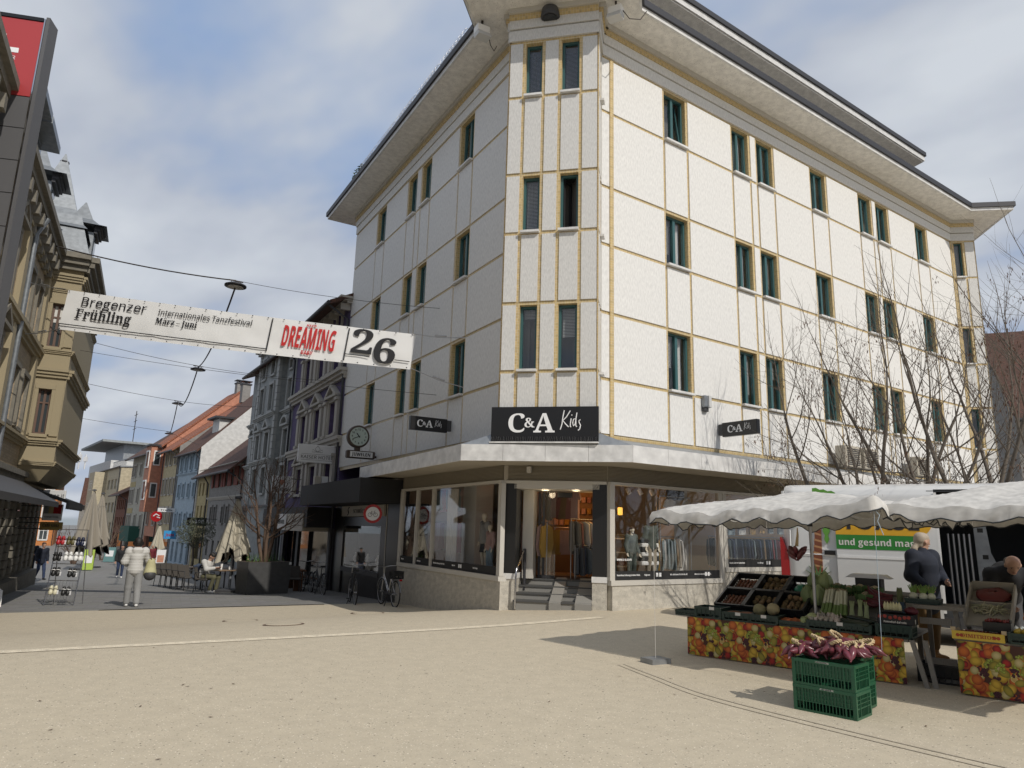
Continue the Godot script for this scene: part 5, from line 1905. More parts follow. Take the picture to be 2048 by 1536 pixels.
func market():
	var cv := mk("canvas", lin(0.70, 0.68, 0.64), 0.7, 0.0, "soft", 0.8)
	cv.backlight_enabled = true
	cv.backlight = Color(0.22, 0.21, 0.19)
	mk("binding", lin(0.03, 0.035, 0.04), 0.7)
	mk("crate_green", lin(0.012, 0.085, 0.042), 0.35)
	mk("crate_dark", lin(0.010, 0.030, 0.022), 0.4)
	mk("crate_black", lin(0.014, 0.015, 0.016), 0.4)
	mk("wood_grey", lin(0.25, 0.23, 0.20), 0.8, 0.0, "brushed", 0.4)
	mk("wood_pale", lin(0.55, 0.43, 0.27), 0.8, 0.0, "brushed", 0.4)
	mk("card", lin(0.66, 0.64, 0.6), 0.7)
	var fruit := flat("fruit_cloth", fruit_print(), 0.55, Vector2(0.58, 0.58))
	# ---- left stall
	var A := face(Vector3(2.51, 0, -10.14), Vector2(0.777, 0.629))
	var t := thing("market_stall", "left market stall with long low table behind a fruit-patterned cloth", "stall", A)
	var m := MB.new()
	m.box(0, 2.7, 0.47, 0.50, -1.45, -0.01)
	put(t, "table_top", m, M["wood_grey"], A)
	m = MB.new()
	m.box(0.0, 2.66, 0.015, 0.505, -0.012, 0.0)
	put(t, "fruit_cloth", m, fruit, A)
	for q in [[0.1, -0.1], [2.6, -0.1], [0.1, -1.35], [2.6, -1.35], [1.3, -1.35]]:
		m = MB.new()
		m.box(q[0] - 0.03, q[0] + 0.03, 0.0, 0.47, q[1] - 0.03, q[1] + 0.03)
		put(t, "leg", m, M["wood_grey"], A)
	# slanting rack that carries the crates
	var R := A * Transform3D(Basis(Vector3.RIGHT, 0.40), Vector3(0, 0.53, -0.42))
	m = MB.new()
	m.box(0.2, 2.6, -0.02, 0.0, -1.05, 0.0)
	put(t, "slanted_rack", m, M["wood_grey"], R)
	m = MB.new()
	for z in [-0.3, -0.62, -0.95]: m.box(1.45, 2.65, 0.002, 0.03, z - 0.05, z + 0.05)
	put(t, "rack_board", m, M["wood_grey"], R)
	for x in [0.3, 1.4, 2.5]:
		m = MB.new()
		m.box(x - 0.03, x + 0.03, 0.5, 0.90, -1.38, -1.32)
		put(t, "rack_post", m, M["wood_grey"], A)
	# crates along the front edge
	var c17 := crate_mesh(0.38, 0.34, 0.15).mesh()
	var c11 := crate_mesh(0.38, 0.34, 0.115).mesh()
	var c08 := crate_mesh(0.38, 0.3, 0.075).mesh()
	var crates := [[0.30, 0.15, c17, "dark green crate at the left front corner of the left stall"], [0.69, 0.115, c11, "dark green crate of sweet potatoes second along the stall front"], [1.05, 0.115, c11, "dark green crate third along the stall front, below the celeriac"], [1.42, 0.075, c08, "low green tray of carrots and kohlrabi on the stall front"], [1.78, 0.115, c11, "green crate of garlic right of the carrots"], [2.14, 0.115, c11, "green crate of dark cucumbers beside the garlic"], [2.56, 0.15, c17, "tall green crate under the tomato box at the right end of the left stall"]]
	for c in crates: solo("produce_crate", c[2], M["crate_dark"], sub(A, c[0], 0.502, -0.17), c[3], "crate", "green crates on the stall front")
	solo("produce_crate", c08, M["crate_dark"], sub(A, -0.02, 0.503, -0.22), "flat green tray jutting out at the left end of the left stall", "crate", "green crates on the stall front")
	# black crates on the slope: two rows of three
	var tray := crate_mesh(0.395, 0.5, 0.15).mesh()
	var names := [["front black crate of reddish onions, leftmost in the slanted rack", "front black crate with a few small potatoes, middle of the rack", "front black crate heaped with brown potatoes beside the pole"], ["back black crate of reddish onions, topmost at the left", "back black crate of brown potatoes, top middle of the rack", "back black crate holding a green bag, top right of the rack"]]
	var onion := lumpy(Vector3(0.030, 0.027, 0.030), 0.12, 1, 6, 8).mesh()
	var spud := lumpy(Vector3(0.047, 0.034, 0.036), 0.22, 2, 6, 8).mesh()
	var on := tones("onion", lin(0.20, 0.07, 0.025), 3, 0.4)
	var sp := tones("potato", lin(0.24, 0.165, 0.075), 3, 0.8)
	for j in 2:
		for i in 3:
			var C := sub(R, 0.43 + i * 0.405, 0.005, -0.27 - j * 0.51)
			solo("produce_crate", tray, M["crate_black"], C, names[j][i], "crate", "black crates in the slanted rack")
			var what: String = [["reddish onion heaped in the front left black crate", "small pale potato lying in the front middle black crate", "brown potato heaped in the front black crate beside the pole"], ["reddish onion heaped in the back left black crate", "brown potato heaped in the back middle black crate", ""]][j][i]
			if i == 0: heap("onion", onion, on, 46, C, 0.34, 0.42, 0.02, 0.056, what, "onion", "reddish onions")
			elif what: heap("potato", spud, sp, 10 if j == 0 and i == 1 else 28, C, 0.33, 0.42, 0.02, 0.075, what, "potato", "potatoes on the stall")
	m = lumpy(Vector3(0.13, 0.07, 0.11), 0.4, 5)
	solo("plastic_bag", m, mk("bag_green", lin(0.03, 0.20, 0.12), 0.3), sub(R, 1.26, 0.1, -0.72), "crumpled green plastic bag in the top right black crate", "bag")
	var cel := lumpy(Vector3(0.085, 0.075, 0.085), 0.22, 6, 8, 10).mesh()
	var ctone := tones("celeriac", lin(0.42, 0.36, 0.20), 2, 0.85)
	solo("celeriac", cel, ctone[0], sub(A, 0.93, 0.66, -0.22), "pale round celeriac, left of a pair in the third front crate", "celeriac", "celeriac roots")
	solo("celeriac", cel, ctone[1], sub(A, 1.10, 0.68, -0.25), "pale round celeriac, right of a pair in the third front crate", "celeriac", "celeriac roots")
	m = MB.new()
	m.lathe([Vector2(0.004, -0.11), Vector2(0.03, -0.06), Vector2(0.034, 0.0), Vector2(0.026, 0.06), Vector2(0.004, 0.11)], 8)
	heap("sweet_potato", m, tones("sweet_potato", lin(0.27, 0.12, 0.06), 2, 0.8), 9, sub(A, 0.69, 0.52, -0.17), 0.3, 0.26, 0.02, 0.09, "sweet potato in the second front crate", "sweet potato", "sweet potatoes", true)
	m = MB.new()
	m.lathe([Vector2(0.003, -0.10), Vector2(0.010, -0.06), Vector2(0.016, 0.0), Vector2(0.020, 0.07), Vector2(0.012, 0.085)], 8)
	heap("carrot", m, tones("carrot", lin(0.50, 0.13, 0.03), 3, 0.6), 26, sub(A, 1.34, 0.53, -0.15), 0.24, 0.28, 0.02, 0.04, "orange carrot in the low tray on the stall front", "carrot", "carrots in the low tray", true)
	heap("kohlrabi", lumpy(Vector3(0.05, 0.042, 0.05), 0.1, 8), tones("kohlrabi", lin(0.42, 0.47, 0.22), 2, 0.5), 5, sub(A, 1.55, 0.53, -0.13), 0.14, 0.24, 0.02, 0.085, "pale green kohlrabi at the right of the carrot tray", "kohlrabi", "kohlrabi in the low tray")
	m = MB.new()
	m.lathe([Vector2(0.01, -0.022), Vector2(0.03, -0.012), Vector2(0.032, 0.004), Vector2(0.016, 0.024), Vector2(0.006, 0.05), Vector2(0.005, 0.08)], 8)
	heap("garlic", m, tones("garlic", lin(0.58, 0.50, 0.42), 2, 0.6), 34, sub(A, 1.78, 0.59, -0.17), 0.36, 0.30, 0.01, 0.058, "white garlic bulb heaped in the crate right of the carrots", "garlic", "garlic bulbs")
	m = MB.new()
	m.lathe([Vector2(0.008, -0.17), Vector2(0.024, -0.14), Vector2(0.026, 0.0), Vector2(0.024, 0.14), Vector2(0.008, 0.17)], 8)
	heap("cucumber", m, tones("cucumber", lin(0.02, 0.035, 0.018), 2, 0.35), 9, sub(A, 2.14, 0.60, -0.17), 0.06, 0.30, 0.0, 0.045, "dark green cucumber in the crate beside the garlic", "cucumber", "cucumbers", true)
	# pointed cabbages, leeks, cauliflowers
	var cab := MB.new()
	cab.lathe([Vector2(0.02, -0.12), Vector2(0.085, -0.10), Vector2(0.105, -0.03), Vector2(0.09, 0.04), Vector2(0.05, 0.11), Vector2(0.012, 0.16)], 10)
	for k in 3:
		cab.t = Transform3D(Basis(UP, k * 2.1), Vector3())
		var lf := []
		for q in [[-0.09, 0.085], [-0.02, 0.112], [0.05, 0.094], [0.12, 0.055]]:
			var row := PackedVector3Array()
			for i in 5: row.append(Vector3(cos((i - 2) * 0.4) * q[1], q[0], sin((i - 2) * 0.4) * q[1]) * (1.02 if absi(i - 2) < 2 else 1.06))
			lf.append(row)
		cab.grid(lf, false, 1)
	cab.t = Transform3D()
	var cm := cab.mesh()
	var cg := tones("cabbage", lin(0.30, 0.38, 0.17), 2, 0.5)
	var k := 0
	for q in [[1.46, 1.0, -0.95, 0.3, "upper left pointed cabbage of four by the pole"], [1.58, 1.02, -0.95, -0.15, "upper right pointed cabbage of four by the pole"], [1.40, 0.84, -0.82, 0.1, "lower left pointed cabbage of four by the pole"], [1.53, 0.85, -0.80, -0.1, "lower right pointed cabbage beside the leeks"]]:
		solo("pointed_cabbage", cm, cg[k % 2], sub(A, q[0], q[1], q[2]) * Transform3D(Basis(Vector3.BACK, q[3]) * Basis(Vector3.RIGHT, 0.25), Vector3()), q[4], "cabbage", "pointed cabbages")
		k += 1
	var leek := thing("leek", "white and green leek leaning in the bunch right of the pole", "leek", sub(A, 0, 0, 0), "leeks leaning in a bunch")
	m = MB.new()
	m.tube([Vector3(0, 0.12, 0), Vector3(0.0, 0.25, -0.01), Vector3(0, 0.30, -0.01)], [0.019, 0.018, 0.016], 8)
	put(leek, "shaft", m, mk("leek_white", lin(0.55, 0.55, 0.40), 0.4)).transform = Transform3D()
	m = MB.new()
	m.tube([Vector3(0.0, -0.02, 0.03), Vector3(0, 0.05, 0.01), Vector3(0, 0.122, 0)], [0.026, 0.023, 0.019], 8)
	put(leek, "leaf", m, mk("leek_green", lin(0.16, 0.24, 0.07), 0.5)).transform = Transform3D()
	m = MB.new()
	for i in 9: m.tube([Vector3(0, 0.298, -0.01), Vector3(cos(i * 0.7) * 0.03, 0.315, sin(i * 0.7) * 0.03 - 0.01)], 0.0022, 3)
	put(leek, "root", m, M["wood_pale"]).transform = Transform3D()
	for i in 13:
		var x := 1.64 + 0.28 * i / 12.0
		var L := sub(A, x, 0.66 + rr(-0.02, 0.02), -0.52 - 0.12 * (i % 2)) * Transform3D(Basis(Vector3.BACK, rr(-0.02, 0.05) - 0.22 * (1.0 - i / 12.0)) * Basis(Vector3.RIGHT, -0.25), Vector3())
		if i == 0: leek.transform = L
		else: copy(leek, L)
	m = MB.new()
	for i in 10:
		var a := i * 0.63
		m.tube([Vector3(cos(a) * 0.025, 0, sin(a) * 0.02), Vector3(cos(a) * 0.016, 0.12, sin(a) * 0.014), Vector3(cos(a) * 0.03, 0.2, sin(a) * 0.03)], [0.008, 0.007, 0.004], 5)
	for q in [[1.99, 0.64, "left bunch of spring onions beside the leeks"], [2.09, 0.66, "middle bunch of spring onions below the cauliflower"], [2.16, 0.64, "right bunch of spring onions below the cauliflower"]]:
		solo("spring_onions", m, mk("spring_onion", lin(0.40, 0.46, 0.24), 0.5), sub(A, q[0], q[1], -0.55) * Transform3D(Basis(Vector3.RIGHT, -0.2), Vector3()), q[2], "spring onions", "bunches of spring onions")
	var cau := lumpy(Vector3(0.088, 0.075, 0.088), 0.30, 12, 10, 14).mesh()
	var leafy := MB.new()
	for i in 9:
		var a := i * TAU / 9
		var rowsl := []
		for q in [[0.03, -0.08], [0.09, -0.05], [0.115, 0.0], [0.125, 0.05]]:
			var row := PackedVector3Array()
			for s in 3: row.append(Vector3(cos(a + (s - 1) * 0.33) * q[0], q[1] + (0.015 if s == 1 else 0.0), sin(a + (s - 1) * 0.33) * q[0]))
			rowsl.append(row)
		leafy.grid(rowsl, false)
	var lfm := leafy.mesh()
	k = 0
	for q in [[1.74, 0.96, -0.95, "left cauliflower behind the leeks"], [1.89, 0.94, -0.95, "brownish cauliflower behind the leeks"], [2.02, 0.965, -0.95, "cauliflower in green leaves behind the spring onions"], [2.20, 0.955, -0.92, "cauliflower beside the dark red radicchio"], [2.13, 0.86, -0.76, "large cauliflower in front above the spring onions"]]:
		var cf := thing("cauliflower", q[3], "cauliflower", sub(A, q[0], q[1], q[2]) * Transform3D(Basis(UP, k * 1.3).scaled(Vector3.ONE * (1.15 if k == 4 else 0.85)), Vector3()), "cauliflowers on the stall")
		put(cf, "curd", cau, tones("cauli", lin(0.52, 0.45, 0.30), 2, 0.8)[k % 2]).transform = Transform3D()
		put(cf, "leaves", lfm, mk("leaf_green", lin(0.08, 0.15, 0.05), 0.6)).transform = Transform3D()
		k += 1
	m = MB.new()
	m.tube([Vector3(0, 0, 0.0), Vector3(0.0, 0.08, 0.03), Vector3(0.02, 0.18, 0.0), Vector3(0.05, 0.25, -0.05)], [0.014, 0.036, 0.03, 0.004], 7)
	heap("radicchio", m, tones("radicchio", lin(0.12, 0.012, 0.022), 3, 0.5), 16, sub(A, 2.38, 0.80, -0.66) * Transform3D(Basis(Vector3.RIGHT, 0.5), Vector3()), 0.16, 0.42, 0.02, 0.05, "long dark red radicchio piled beside the cauliflowers", "radicchio", "red radicchio", true)
	m = MB.new()
	for i in 14:
		var a := i * 0.45
		m.tube([Vector3(cos(a) * 0.028, 0, sin(a) * 0.028), Vector3(cos(a) * 0.026, 0.2, sin(a) * 0.026), Vector3(cos(a) * 0.024, 0.24, sin(a) * 0.024)], [0.008, 0.008, 0.003], 5)
	var asp := solo("asparagus", m, mk("asparagus_green", lin(0.12, 0.14, 0.06), 0.6), sub(A, 2.545, 0.80, -0.6), "green asparagus standing in a small blue printed box", "asparagus")
	m = MB.new()
	m.box(-0.05, 0.05, -0.12, 0.07, -0.05, 0.05)
	put(asp, "box", m, mk("box_blue", lin(0.03, 0.06, 0.10), 0.5), sub(A, 2.545, 0.80, -0.6))
	# tomato carton, chicory tray, head of radicchio
	m = MB.new()
	m.box(-0.19, 0.19, 0.0, 0.004, -0.14, 0.14)
	for s in [[-0.19, 0.19, -0.14, -0.134], [-0.19, 0.19, 0.134, 0.14], [-0.19, -0.184, -0.134, 0.134], [0.184, 0.19, -0.134, 0.134]]: m.box(s[0], s[1], 0.004, 0.11, s[2], s[3])
	var TC := sub(A, 2.58, 0.654, -0.17)
	var carton := solo("tomato_carton", m, M["black_matt"], TC, "black printed tomato carton on the tall green crate", "carton")
	for i in 7:
		m = MB.new()
		m.ball(Vector3(-0.15 + i * 0.05 + rr(-0.01, 0.01), 0.075 + rr(-0.015, 0.015), 0.1405), Vector3(0.022, 0.02, 0.0015), 6, 8)
		put(carton, "printed_tomato", m, mk("print_red", lin(0.28, 0.03, 0.02), 0.5), TC)
	words(carton, "lettering", "Pomodori dal sole", bold, 0.022, sub(TC, 0.0, 0.025, 0.1405), M["card"], 0.9, 1, 0.002)
	m = MB.new()
	m.box(0.19, 0.192, 0.01, 0.06, 0.0, 0.04)
	put(carton, "sticker", m, M["card"], TC)
	m = MB.new()
	m.cbox(Vector3(0, -0.012, 0), Vector3(0.2, 0.02, 0.12), 0.004)
	var ct := solo("chicory_tray", m, M["black"], sub(A, 2.53, 0.80, -0.2), "small tray of pale chicory heads on the tomato carton", "tray")
	m = MB.new()
	m.lathe([Vector2(0.012, -0.05), Vector2(0.025, -0.02), Vector2(0.022, 0.02), Vector2(0.003, 0.06)], 8)
	var chm := m.mesh()
	for i in 6: solo("chicory", chm, mk("chicory_pale", lin(0.60, 0.56, 0.33), 0.5), sub(A, 2.455 + i * 0.031, 0.835, -0.2 + 0.012 * (i % 2)) * Transform3D(Basis(Vector3.RIGHT, 0.2), Vector3()), "pale chicory head standing on the small tray", "chicory", "chicory heads")
	m = lumpy(Vector3(0.075, 0.05, 0.06), 0.35, 21)
	solo("radicchio_head", m, M["radicchio_tone1"], sub(A, 2.72, 0.80, -0.25), "round dark red radicchio head at the right end of the stall", "radicchio")
	# fennel in its crate on the side shelf
	var FC := sub(A, 2.80, 0.872, -0.62)
	solo("produce_crate", crate_mesh(0.36, 0.28, 0.06).mesh(), M["crate_dark"], FC, "green tray under the fennel on the grey wooden trestle", "crate", "green crates on the stall front")
	k = 0
	for q in [[2.70, "leftmost of three white fennel bulbs"], [2.81, "middle one of three white fennel bulbs"], [2.89, "rightmost of three white fennel bulbs"]]:
		var fn := thing("fennel", q[1], "fennel", sub(A, q[0], 0.955, -0.58 + 0.03 * (k % 2)), "fennel bulbs on the trestle")
		put(fn, "bulb", lumpy(Vector3(0.048, 0.046, 0.034), 0.12, 30 + k), mk("fennel_white", lin(0.55, 0.56, 0.44), 0.5)).transform = Transform3D()
		m = MB.new()
		for i in 7:
			var a := (i - 3) * 0.14
			m.tube([Vector3(sin(a) * 0.04, 0.03, 0), Vector3(sin(a) * 0.14, 0.12 + 0.01 * (i % 3), rr(-0.02, 0.02))], [0.009, 0.006], 5)
		put(fn, "stalk", m, mk("fennel_green", lin(0.14, 0.24, 0.05), 0.6)).transform = Transform3D()
		k += 1
	# the grey trestle at the right end
	var TR2 := thing("wooden_trestle", "grey wooden trestle with shelf at the right end of the left stall", "trestle", sub(A, 2.95, 0, -0.45))
	for q in [[2.72, 3.25, 0.83, 0.87, -0.9, -0.35, "shelf"], [2.78, 3.1, 0.66, 0.73, -0.40, -0.36, "rail"], [2.8, 3.12, 0.22, 0.29, -0.40, -0.36, "rail"]]:
		m = MB.new()
		m.box(q[0], q[1], q[2], q[3], q[4], q[5])
		put(TR2, q[6], m, M["wood_grey"], A)
	for q in [[2.74, 2.86, -0.02, -0.02], [2.86, 2.94, -0.1, -0.06], [3.14, 3.24, -0.42, -0.42], [2.8, 2.8, -0.9, -0.9], [3.2, 3.24, -0.9, -0.9]]:
		m = MB.new()
		m.hexa([Vector3(q[1] - 0.025, 0, q[3] + 0.02), Vector3(q[1] + 0.025, 0, q[3] + 0.02), Vector3(q[0] + 0.025, 0.84 if q[2] < -0.2 else 0.5, q[2] + 0.02), Vector3(q[0] - 0.025, 0.84 if q[2] < -0.2 else 0.5, q[2] + 0.02), Vector3(q[1] - 0.025, 0, q[3] - 0.02), Vector3(q[1] + 0.025, 0, q[3] - 0.02), Vector3(q[0] + 0.025, 0.84 if q[2] < -0.2 else 0.5, q[2] - 0.02), Vector3(q[0] - 0.025, 0.84 if q[2] < -0.2 else 0.5, q[2] - 0.02)])
		put(TR2, "leg", m, M["wood_grey"], A)
	solo("produce_crate", crate_mesh(0.5, 0.36, 0.2).mesh(), M["crate_black"], sub(A, 2.95, 0.0, -0.6), "black crate on the ground under the wooden trestle", "crate")
	for q in [[0.36, 0.64, 0.0], [1.06, 0.60, 0.0], [1.98, 0.60, 0.01], [0.72, 0.60, 0.0]]:
		m = MB.new()
		m.box(-0.035, 0.035, -0.02, 0.02, 0, 0.002)
		solo("price_card", m, M["card"], sub(A, q[0], q[1], 0.006), "small white price card on the front crates of the left stall", "price card", "white price cards")
	# digital scale behind the vegetables
	m = MB.new()
	m.hexa([Vector3(-0.28, 0, 0.12), Vector3(0.28, 0, 0.12), Vector3(0.2, 0.05, 0.12), Vector3(-0.2, 0.05, 0.12), Vector3(-0.28, 0, -0.12), Vector3(0.28, 0, -0.12), Vector3(0.2, 0.05, -0.12), Vector3(-0.2, 0.05, -0.12)])
	var sc := solo("scale", m, M["steel"], sub(A, 2.05, 1.10, -1.35), "flat steel market scale behind the cauliflowers", "scale")
	m = MB.new()
	m.box(-0.16, 0.16, -0.25, 0.0, -0.1, 0.1)
	m.box(-0.2, 0.2, -0.6, -0.25, -0.03, 0.03)
	put(sc, "stand", m, M["charcoal"], sub(A, 2.05, 1.10, -1.35))
	# ---- canopies with their poles, strings and weight
	parasol("left white market canopy with waved dark-edged valance over the vegetables", Vector3(3.98, 0, -9.43), Vector2(0.66, 0.75), 1.41, 1.5, 1.96, 2.22, 1, 5, Vector3(0.02, 0, 0.0), 0.04)
	parasol("right white market canopy reaching out of the picture", Vector3(6.10, 0, -7.55), Vector2(0.66, 0.75), 1.42, 1.5, 2.0, 2.36, 0, 9)
	m = MB.new()
	m.box(-0.15, 0.15, 0.0, 0.06, -0.12, 0.12)
	solo("weight_plate", m, M["zinc"], T3(Vector3(1.93, 0.0, -9.47), 0.5), "flat grey metal weight on the ground holding the canopy string", "weight")
	m = MB.new()
	m.tube([Vector3(1.93, 0.06, -9.47), Vector3(1.92, 1.72, -9.46)], 0.003, 4)
	solo("guy_string", m, M["card"], Transform3D(), "thin string from the left canopy corner down to the metal weight", "string")
	m = MB.new()
	m.tube([Vector3(3.80, 0.5, -7.45), Vector3(3.79, 1.2, -7.40), Vector3(3.80, 1.92, -7.40)], 0.004, 4)
	m.tube([Vector3(3.80, 1.92, -7.40), Vector3(3.84, 1.86, -7.37), Vector3(3.82, 1.8, -7.38), Vector3(3.86, 1.66, -7.36)], 0.006, 4)
	solo("guy_string", m, mk("string_blue", lin(0.35, 0.42, 0.48), 0.7), Transform3D(), "pale blue string from the gathered canopy corner to the shallot crates", "string")
	# bunch of shallots on the pole
	var shm := MB.new()
	shm.lathe([Vector2(0.004, -0.075), Vector2(0.018, -0.06), Vector2(0.031, -0.015), Vector2(0.027, 0.03), Vector2(0.012, 0.06), Vector2(0.007, 0.085)], 9)
	var sh := shm.mesh()
	var st := tones("shallot", lin(0.17, 0.042, 0.055), 4, 0.3)
	var SB := Vector3(3.78, 1.50, -9.40)
	var bunch := thing("shallot_bunch", "bunch of dark red shallots hanging on the canopy pole", "shallots", T3(SB))
	for i in 9:
		var a := i * 0.7
		put(bunch, "shallot", sh, st[i % 2]).transform = Transform3D(Basis(Vector3(sin(a), 0, -cos(a)), 0.9 - 0.1 * (i % 3)) * Basis(Vector3.RIGHT, PI), Vector3(cos(a) * 0.07, -0.05 - 0.03 * (i % 3), sin(a) * 0.05)).scaled_local(Vector3.ONE * 1.1)
	m = MB.new()
	m.tube([Vector3(0, 0, 0), Vector3(0.02, 0.15, 0), Vector3(0.03, 0.24, -0.02)], [0.022, 0.014, 0.006], 6)
	put(bunch, "plait", m, mk("straw", lin(0.50, 0.38, 0.22), 0.85)).transform = Transform3D()
	# ---- green crates with plaited shallots in front
	var e1 := Vector3(-0.70, 0, -0.714)
	var e2 := Vector3(0.714, 0, -0.70)
	var big := crate_mesh(0.58, 0.37, 0.235, true).mesh()
	var CB := Basis(-e1, UP, (-e1).cross(UP))
	k = 0
	for q in [[0.0, 0.0, 0.0, "lower front green crate with white label under the shallots"], [0.0, 0.237, 0.0, "upper front green crate with white label heaped with shallots"], [0.375, 0.01, 0.08, "lower rear green crate right of the shallots"], [0.375, 0.247, 0.08, "upper rear green crate right of the shallots"]]:
		var p: Vector3 = Vector3(3.2, q[1], -6.8) + e1 * (0.29 + q[2]) + e2 * (0.185 + q[0])
		var cr := solo("folding_crate", big, M["crate_green"], Transform3D(CB, p), q[3], "crate", "green folding crates with shallots")
		m = MB.new()
		m.cbox(Vector3(0.0 if k % 2 else 0.03, 0.222, 0.187), Vector3(0.13, 0.018, 0.004), 0.0015)
		if k < 2:
			var lb := put(cr, "label", m, M["card"], Transform3D(CB, p))
			words(lb, "lettering", "BIO GEMÜSE", bold, 0.009, Transform3D(CB, p + CB * Vector3(0.0 if k % 2 else 0.03, 0.222, 0.1892)), M["letters_black"], 1.2, 1, 0.0005)
		k += 1
	var top := Vector3(3.2, 0.475, -6.8) + e1 * 0.3 + e2 * 0.24
	var pos := [[-0.22, -0.06, 0.0], [-0.06, 0.06, 0.02], [0.08, -0.05, 0.05], [0.2, 0.08, 0.03], [0.02, 0.16, 0.09], [0.18, -0.02, 0.03], [-0.12, 0.14, 0.04], [0.2, 0.3, 0.03]]
	var says := ["leftmost plait of red shallots on the green crates", "second plait of red shallots from the left", "plait of red shallots at the front middle of the heap", "right plait of red shallots near the string", "topmost plait of red shallots with a looped end", "front right plait of red shallots over the crate corner", "plait of red shallots behind the leftmost one", "rear right plait of red shallots on the rear crate"]
	for i in 8:
		var P: Vector3 = top + e1 * -pos[i][0] * 1.1 + e2 * (pos[i][1] * 1.1 - 0.05) + Vector3(0, pos[i][2], 0)
		var B := thing("shallot_plait", says[i], "shallots", T3(P, rr(0, TAU)), "plaits of red shallots")
		for s in 11:
			var a := s * 0.62 + rr(-0.2, 0.2)
			var rad := rr(0.05, 0.13)
			var o := Vector3(cos(a) * rad, rr(0.02, 0.09), sin(a) * rad)
			put(B, "shallot", sh, st[rng.randi() % 4]).transform = Transform3D(Basis(UP, -a) * Basis(Vector3.BACK, -PI / 2 + rr(-0.9, 0.1)) * Basis(Vector3.RIGHT, rr(-0.5, 0.5)), o).scaled_local(Vector3.ONE * rr(0.9, 1.15))
		m = MB.new()
		for s in 3:
			var pts := []
			for w in 14:
				var a := w * 0.33 + 0.4
				pts.append(Vector3(cos(a) * 0.085 + sin(w * 1.5 + s * 2.1) * 0.012, 0.09 + sin(w * 0.24) * 0.05 + cos(w * 1.5 + s * 2.1) * 0.012, sin(a) * 0.05))
			m.tube(pts, 0.0085, 5)
		put(B, "plait", m, M["straw"]).transform = Transform3D()
	# ---- right stall
	var Bf := face(Vector3(4.93, 0, -8.06), Vector2(0.76, 0.65))
	t = thing("market_stall", "right market stall with fruit-patterned cloth, cut by the picture's edge", "stall", Bf)
	m = MB.new()
	m.box(0, 2.4, 0.02, 0.56, -0.012, 0.0)
	put(t, "fruit_cloth", m, fruit, Bf)
	m = MB.new()
	m.box(-0.02, 2.4, 0.555, 0.58, -1.3, -0.014)
	put(t, "table_top", m, M["wood_grey"], Bf)
	for q in [[0.06, -0.1], [0.06, -1.2], [2.3, -1.2]]:
		m = MB.new()
		m.box(q[0] - 0.03, q[0] + 0.03, 0.0, 0.555, q[1] - 0.03, q[1] + 0.03)
		put(t, "leg", m, M["wood_grey"], Bf)
	m = MB.new()
	m.box(-0.03, 0.45, 0.58, 0.665, -0.012, 0.02)
	var dm := solo("fruit_crate", m, mk("box_yellow", lin(0.60, 0.42, 0.05), 0.6), Bf, "low wooden fruit crate with yellow printed front reading DIMITRIOS", "crate")
	for q in [[-0.03, -0.015], [0.435, 0.45]]:
		m = MB.new()
		m.box(q[0], q[1], 0.58, 0.66, -0.4, -0.012)
		m.box(q[0] - 0.01, q[1] + 0.02, 0.66, 0.70, -0.02, 0.01)
		put(dm, "wooden_end", m, M["wood_pale"], Bf)
	words(dm, "lettering", "DIMITRIOS", serif_bold, 0.036, sub(Bf, 0.21, 0.622, 0.021), mk("print_brown_red", lin(0.35, 0.05, 0.02), 0.6), 1.1, 1, 0.002)
	for x in [0.025, 0.06, 0.36, 0.395]:
		m = MB.new()
		m.ball(Vector3(x, 0.622, 0.021), Vector3(0.018, 0.018, 0.0015), 6, 8)
		put(dm, "printed_fruit", m, M["print_brown_red"], Bf)
	m = MB.new()
	m.ball(Vector3(), Vector3(0.016, 0.019, 0.016), 5, 7)
	heap("strawberry", m, tones("strawberry", lin(0.22, 0.022, 0.016), 3, 0.35), 60, sub(Bf, 0.21, 0.60, -0.19), 0.40, 0.33, 0.02, 0.036, "dark red strawberry in the yellow-fronted crate", "strawberry", "strawberries on the right stall")
	solo("produce_crate", crate_mesh(0.5, 0.34, 0.11).mesh(), M["crate_dark"], sub(Bf, 0.73, 0.581, -0.15), "dark green crate of yellow fruit at the picture's right edge", "crate")
	heap("lemon", lumpy(Vector3(0.045, 0.034, 0.034), 0.1, 41), tones("lemon", lin(0.60, 0.43, 0.05), 2, 0.4), 18, sub(Bf, 0.73, 0.64, -0.15), 0.42, 0.28, 0.02, 0.075, "yellow fruit in the dark green crate at the right edge", "fruit", "yellow fruit on the right stall")
	heap("orange", lumpy(Vector3(0.042, 0.040, 0.042), 0.06, 42), tones("orange", lin(0.60, 0.17, 0.02), 2, 0.4), 20, sub(Bf, 0.82, 0.78, -0.62) * Transform3D(Basis(Vector3.RIGHT, 0.4), Vector3()), 0.5, 0.5, 0.0, 0.08, "orange fruit on the slope of the right stall", "orange", "oranges on the right stall")
	var RB := Bf * Transform3D(Basis(Vector3.RIGHT, 0.42), Vector3(0.05, 0.68, -0.42))
	m = MB.new()
	for q in [[-0.01, 0.42, 0.0, 0.02, -0.85, 0.0], [-0.02, 0.0, 0.0, 0.12, -0.85, 0.0], [0.42, 0.44, 0.0, 0.12, -0.85, 0.0], [0.0, 0.42, 0.02, 0.14, -0.85, -0.83], [0.0, 0.42, 0.02, 0.08, -0.46, -0.44]]: m.box(q[0], q[1], q[2], q[3], q[4], q[5])
	solo("lined_crate", m, mk("paper_lining", lin(0.40, 0.37, 0.31), 0.8, 0.0, "fine", 0.2), RB, "paper-lined crate with white beans and red bag on the right stall", "crate")
	m = lumpy(Vector3(0.18, 0.05, 0.16), 0.3, 51, 8, 14)
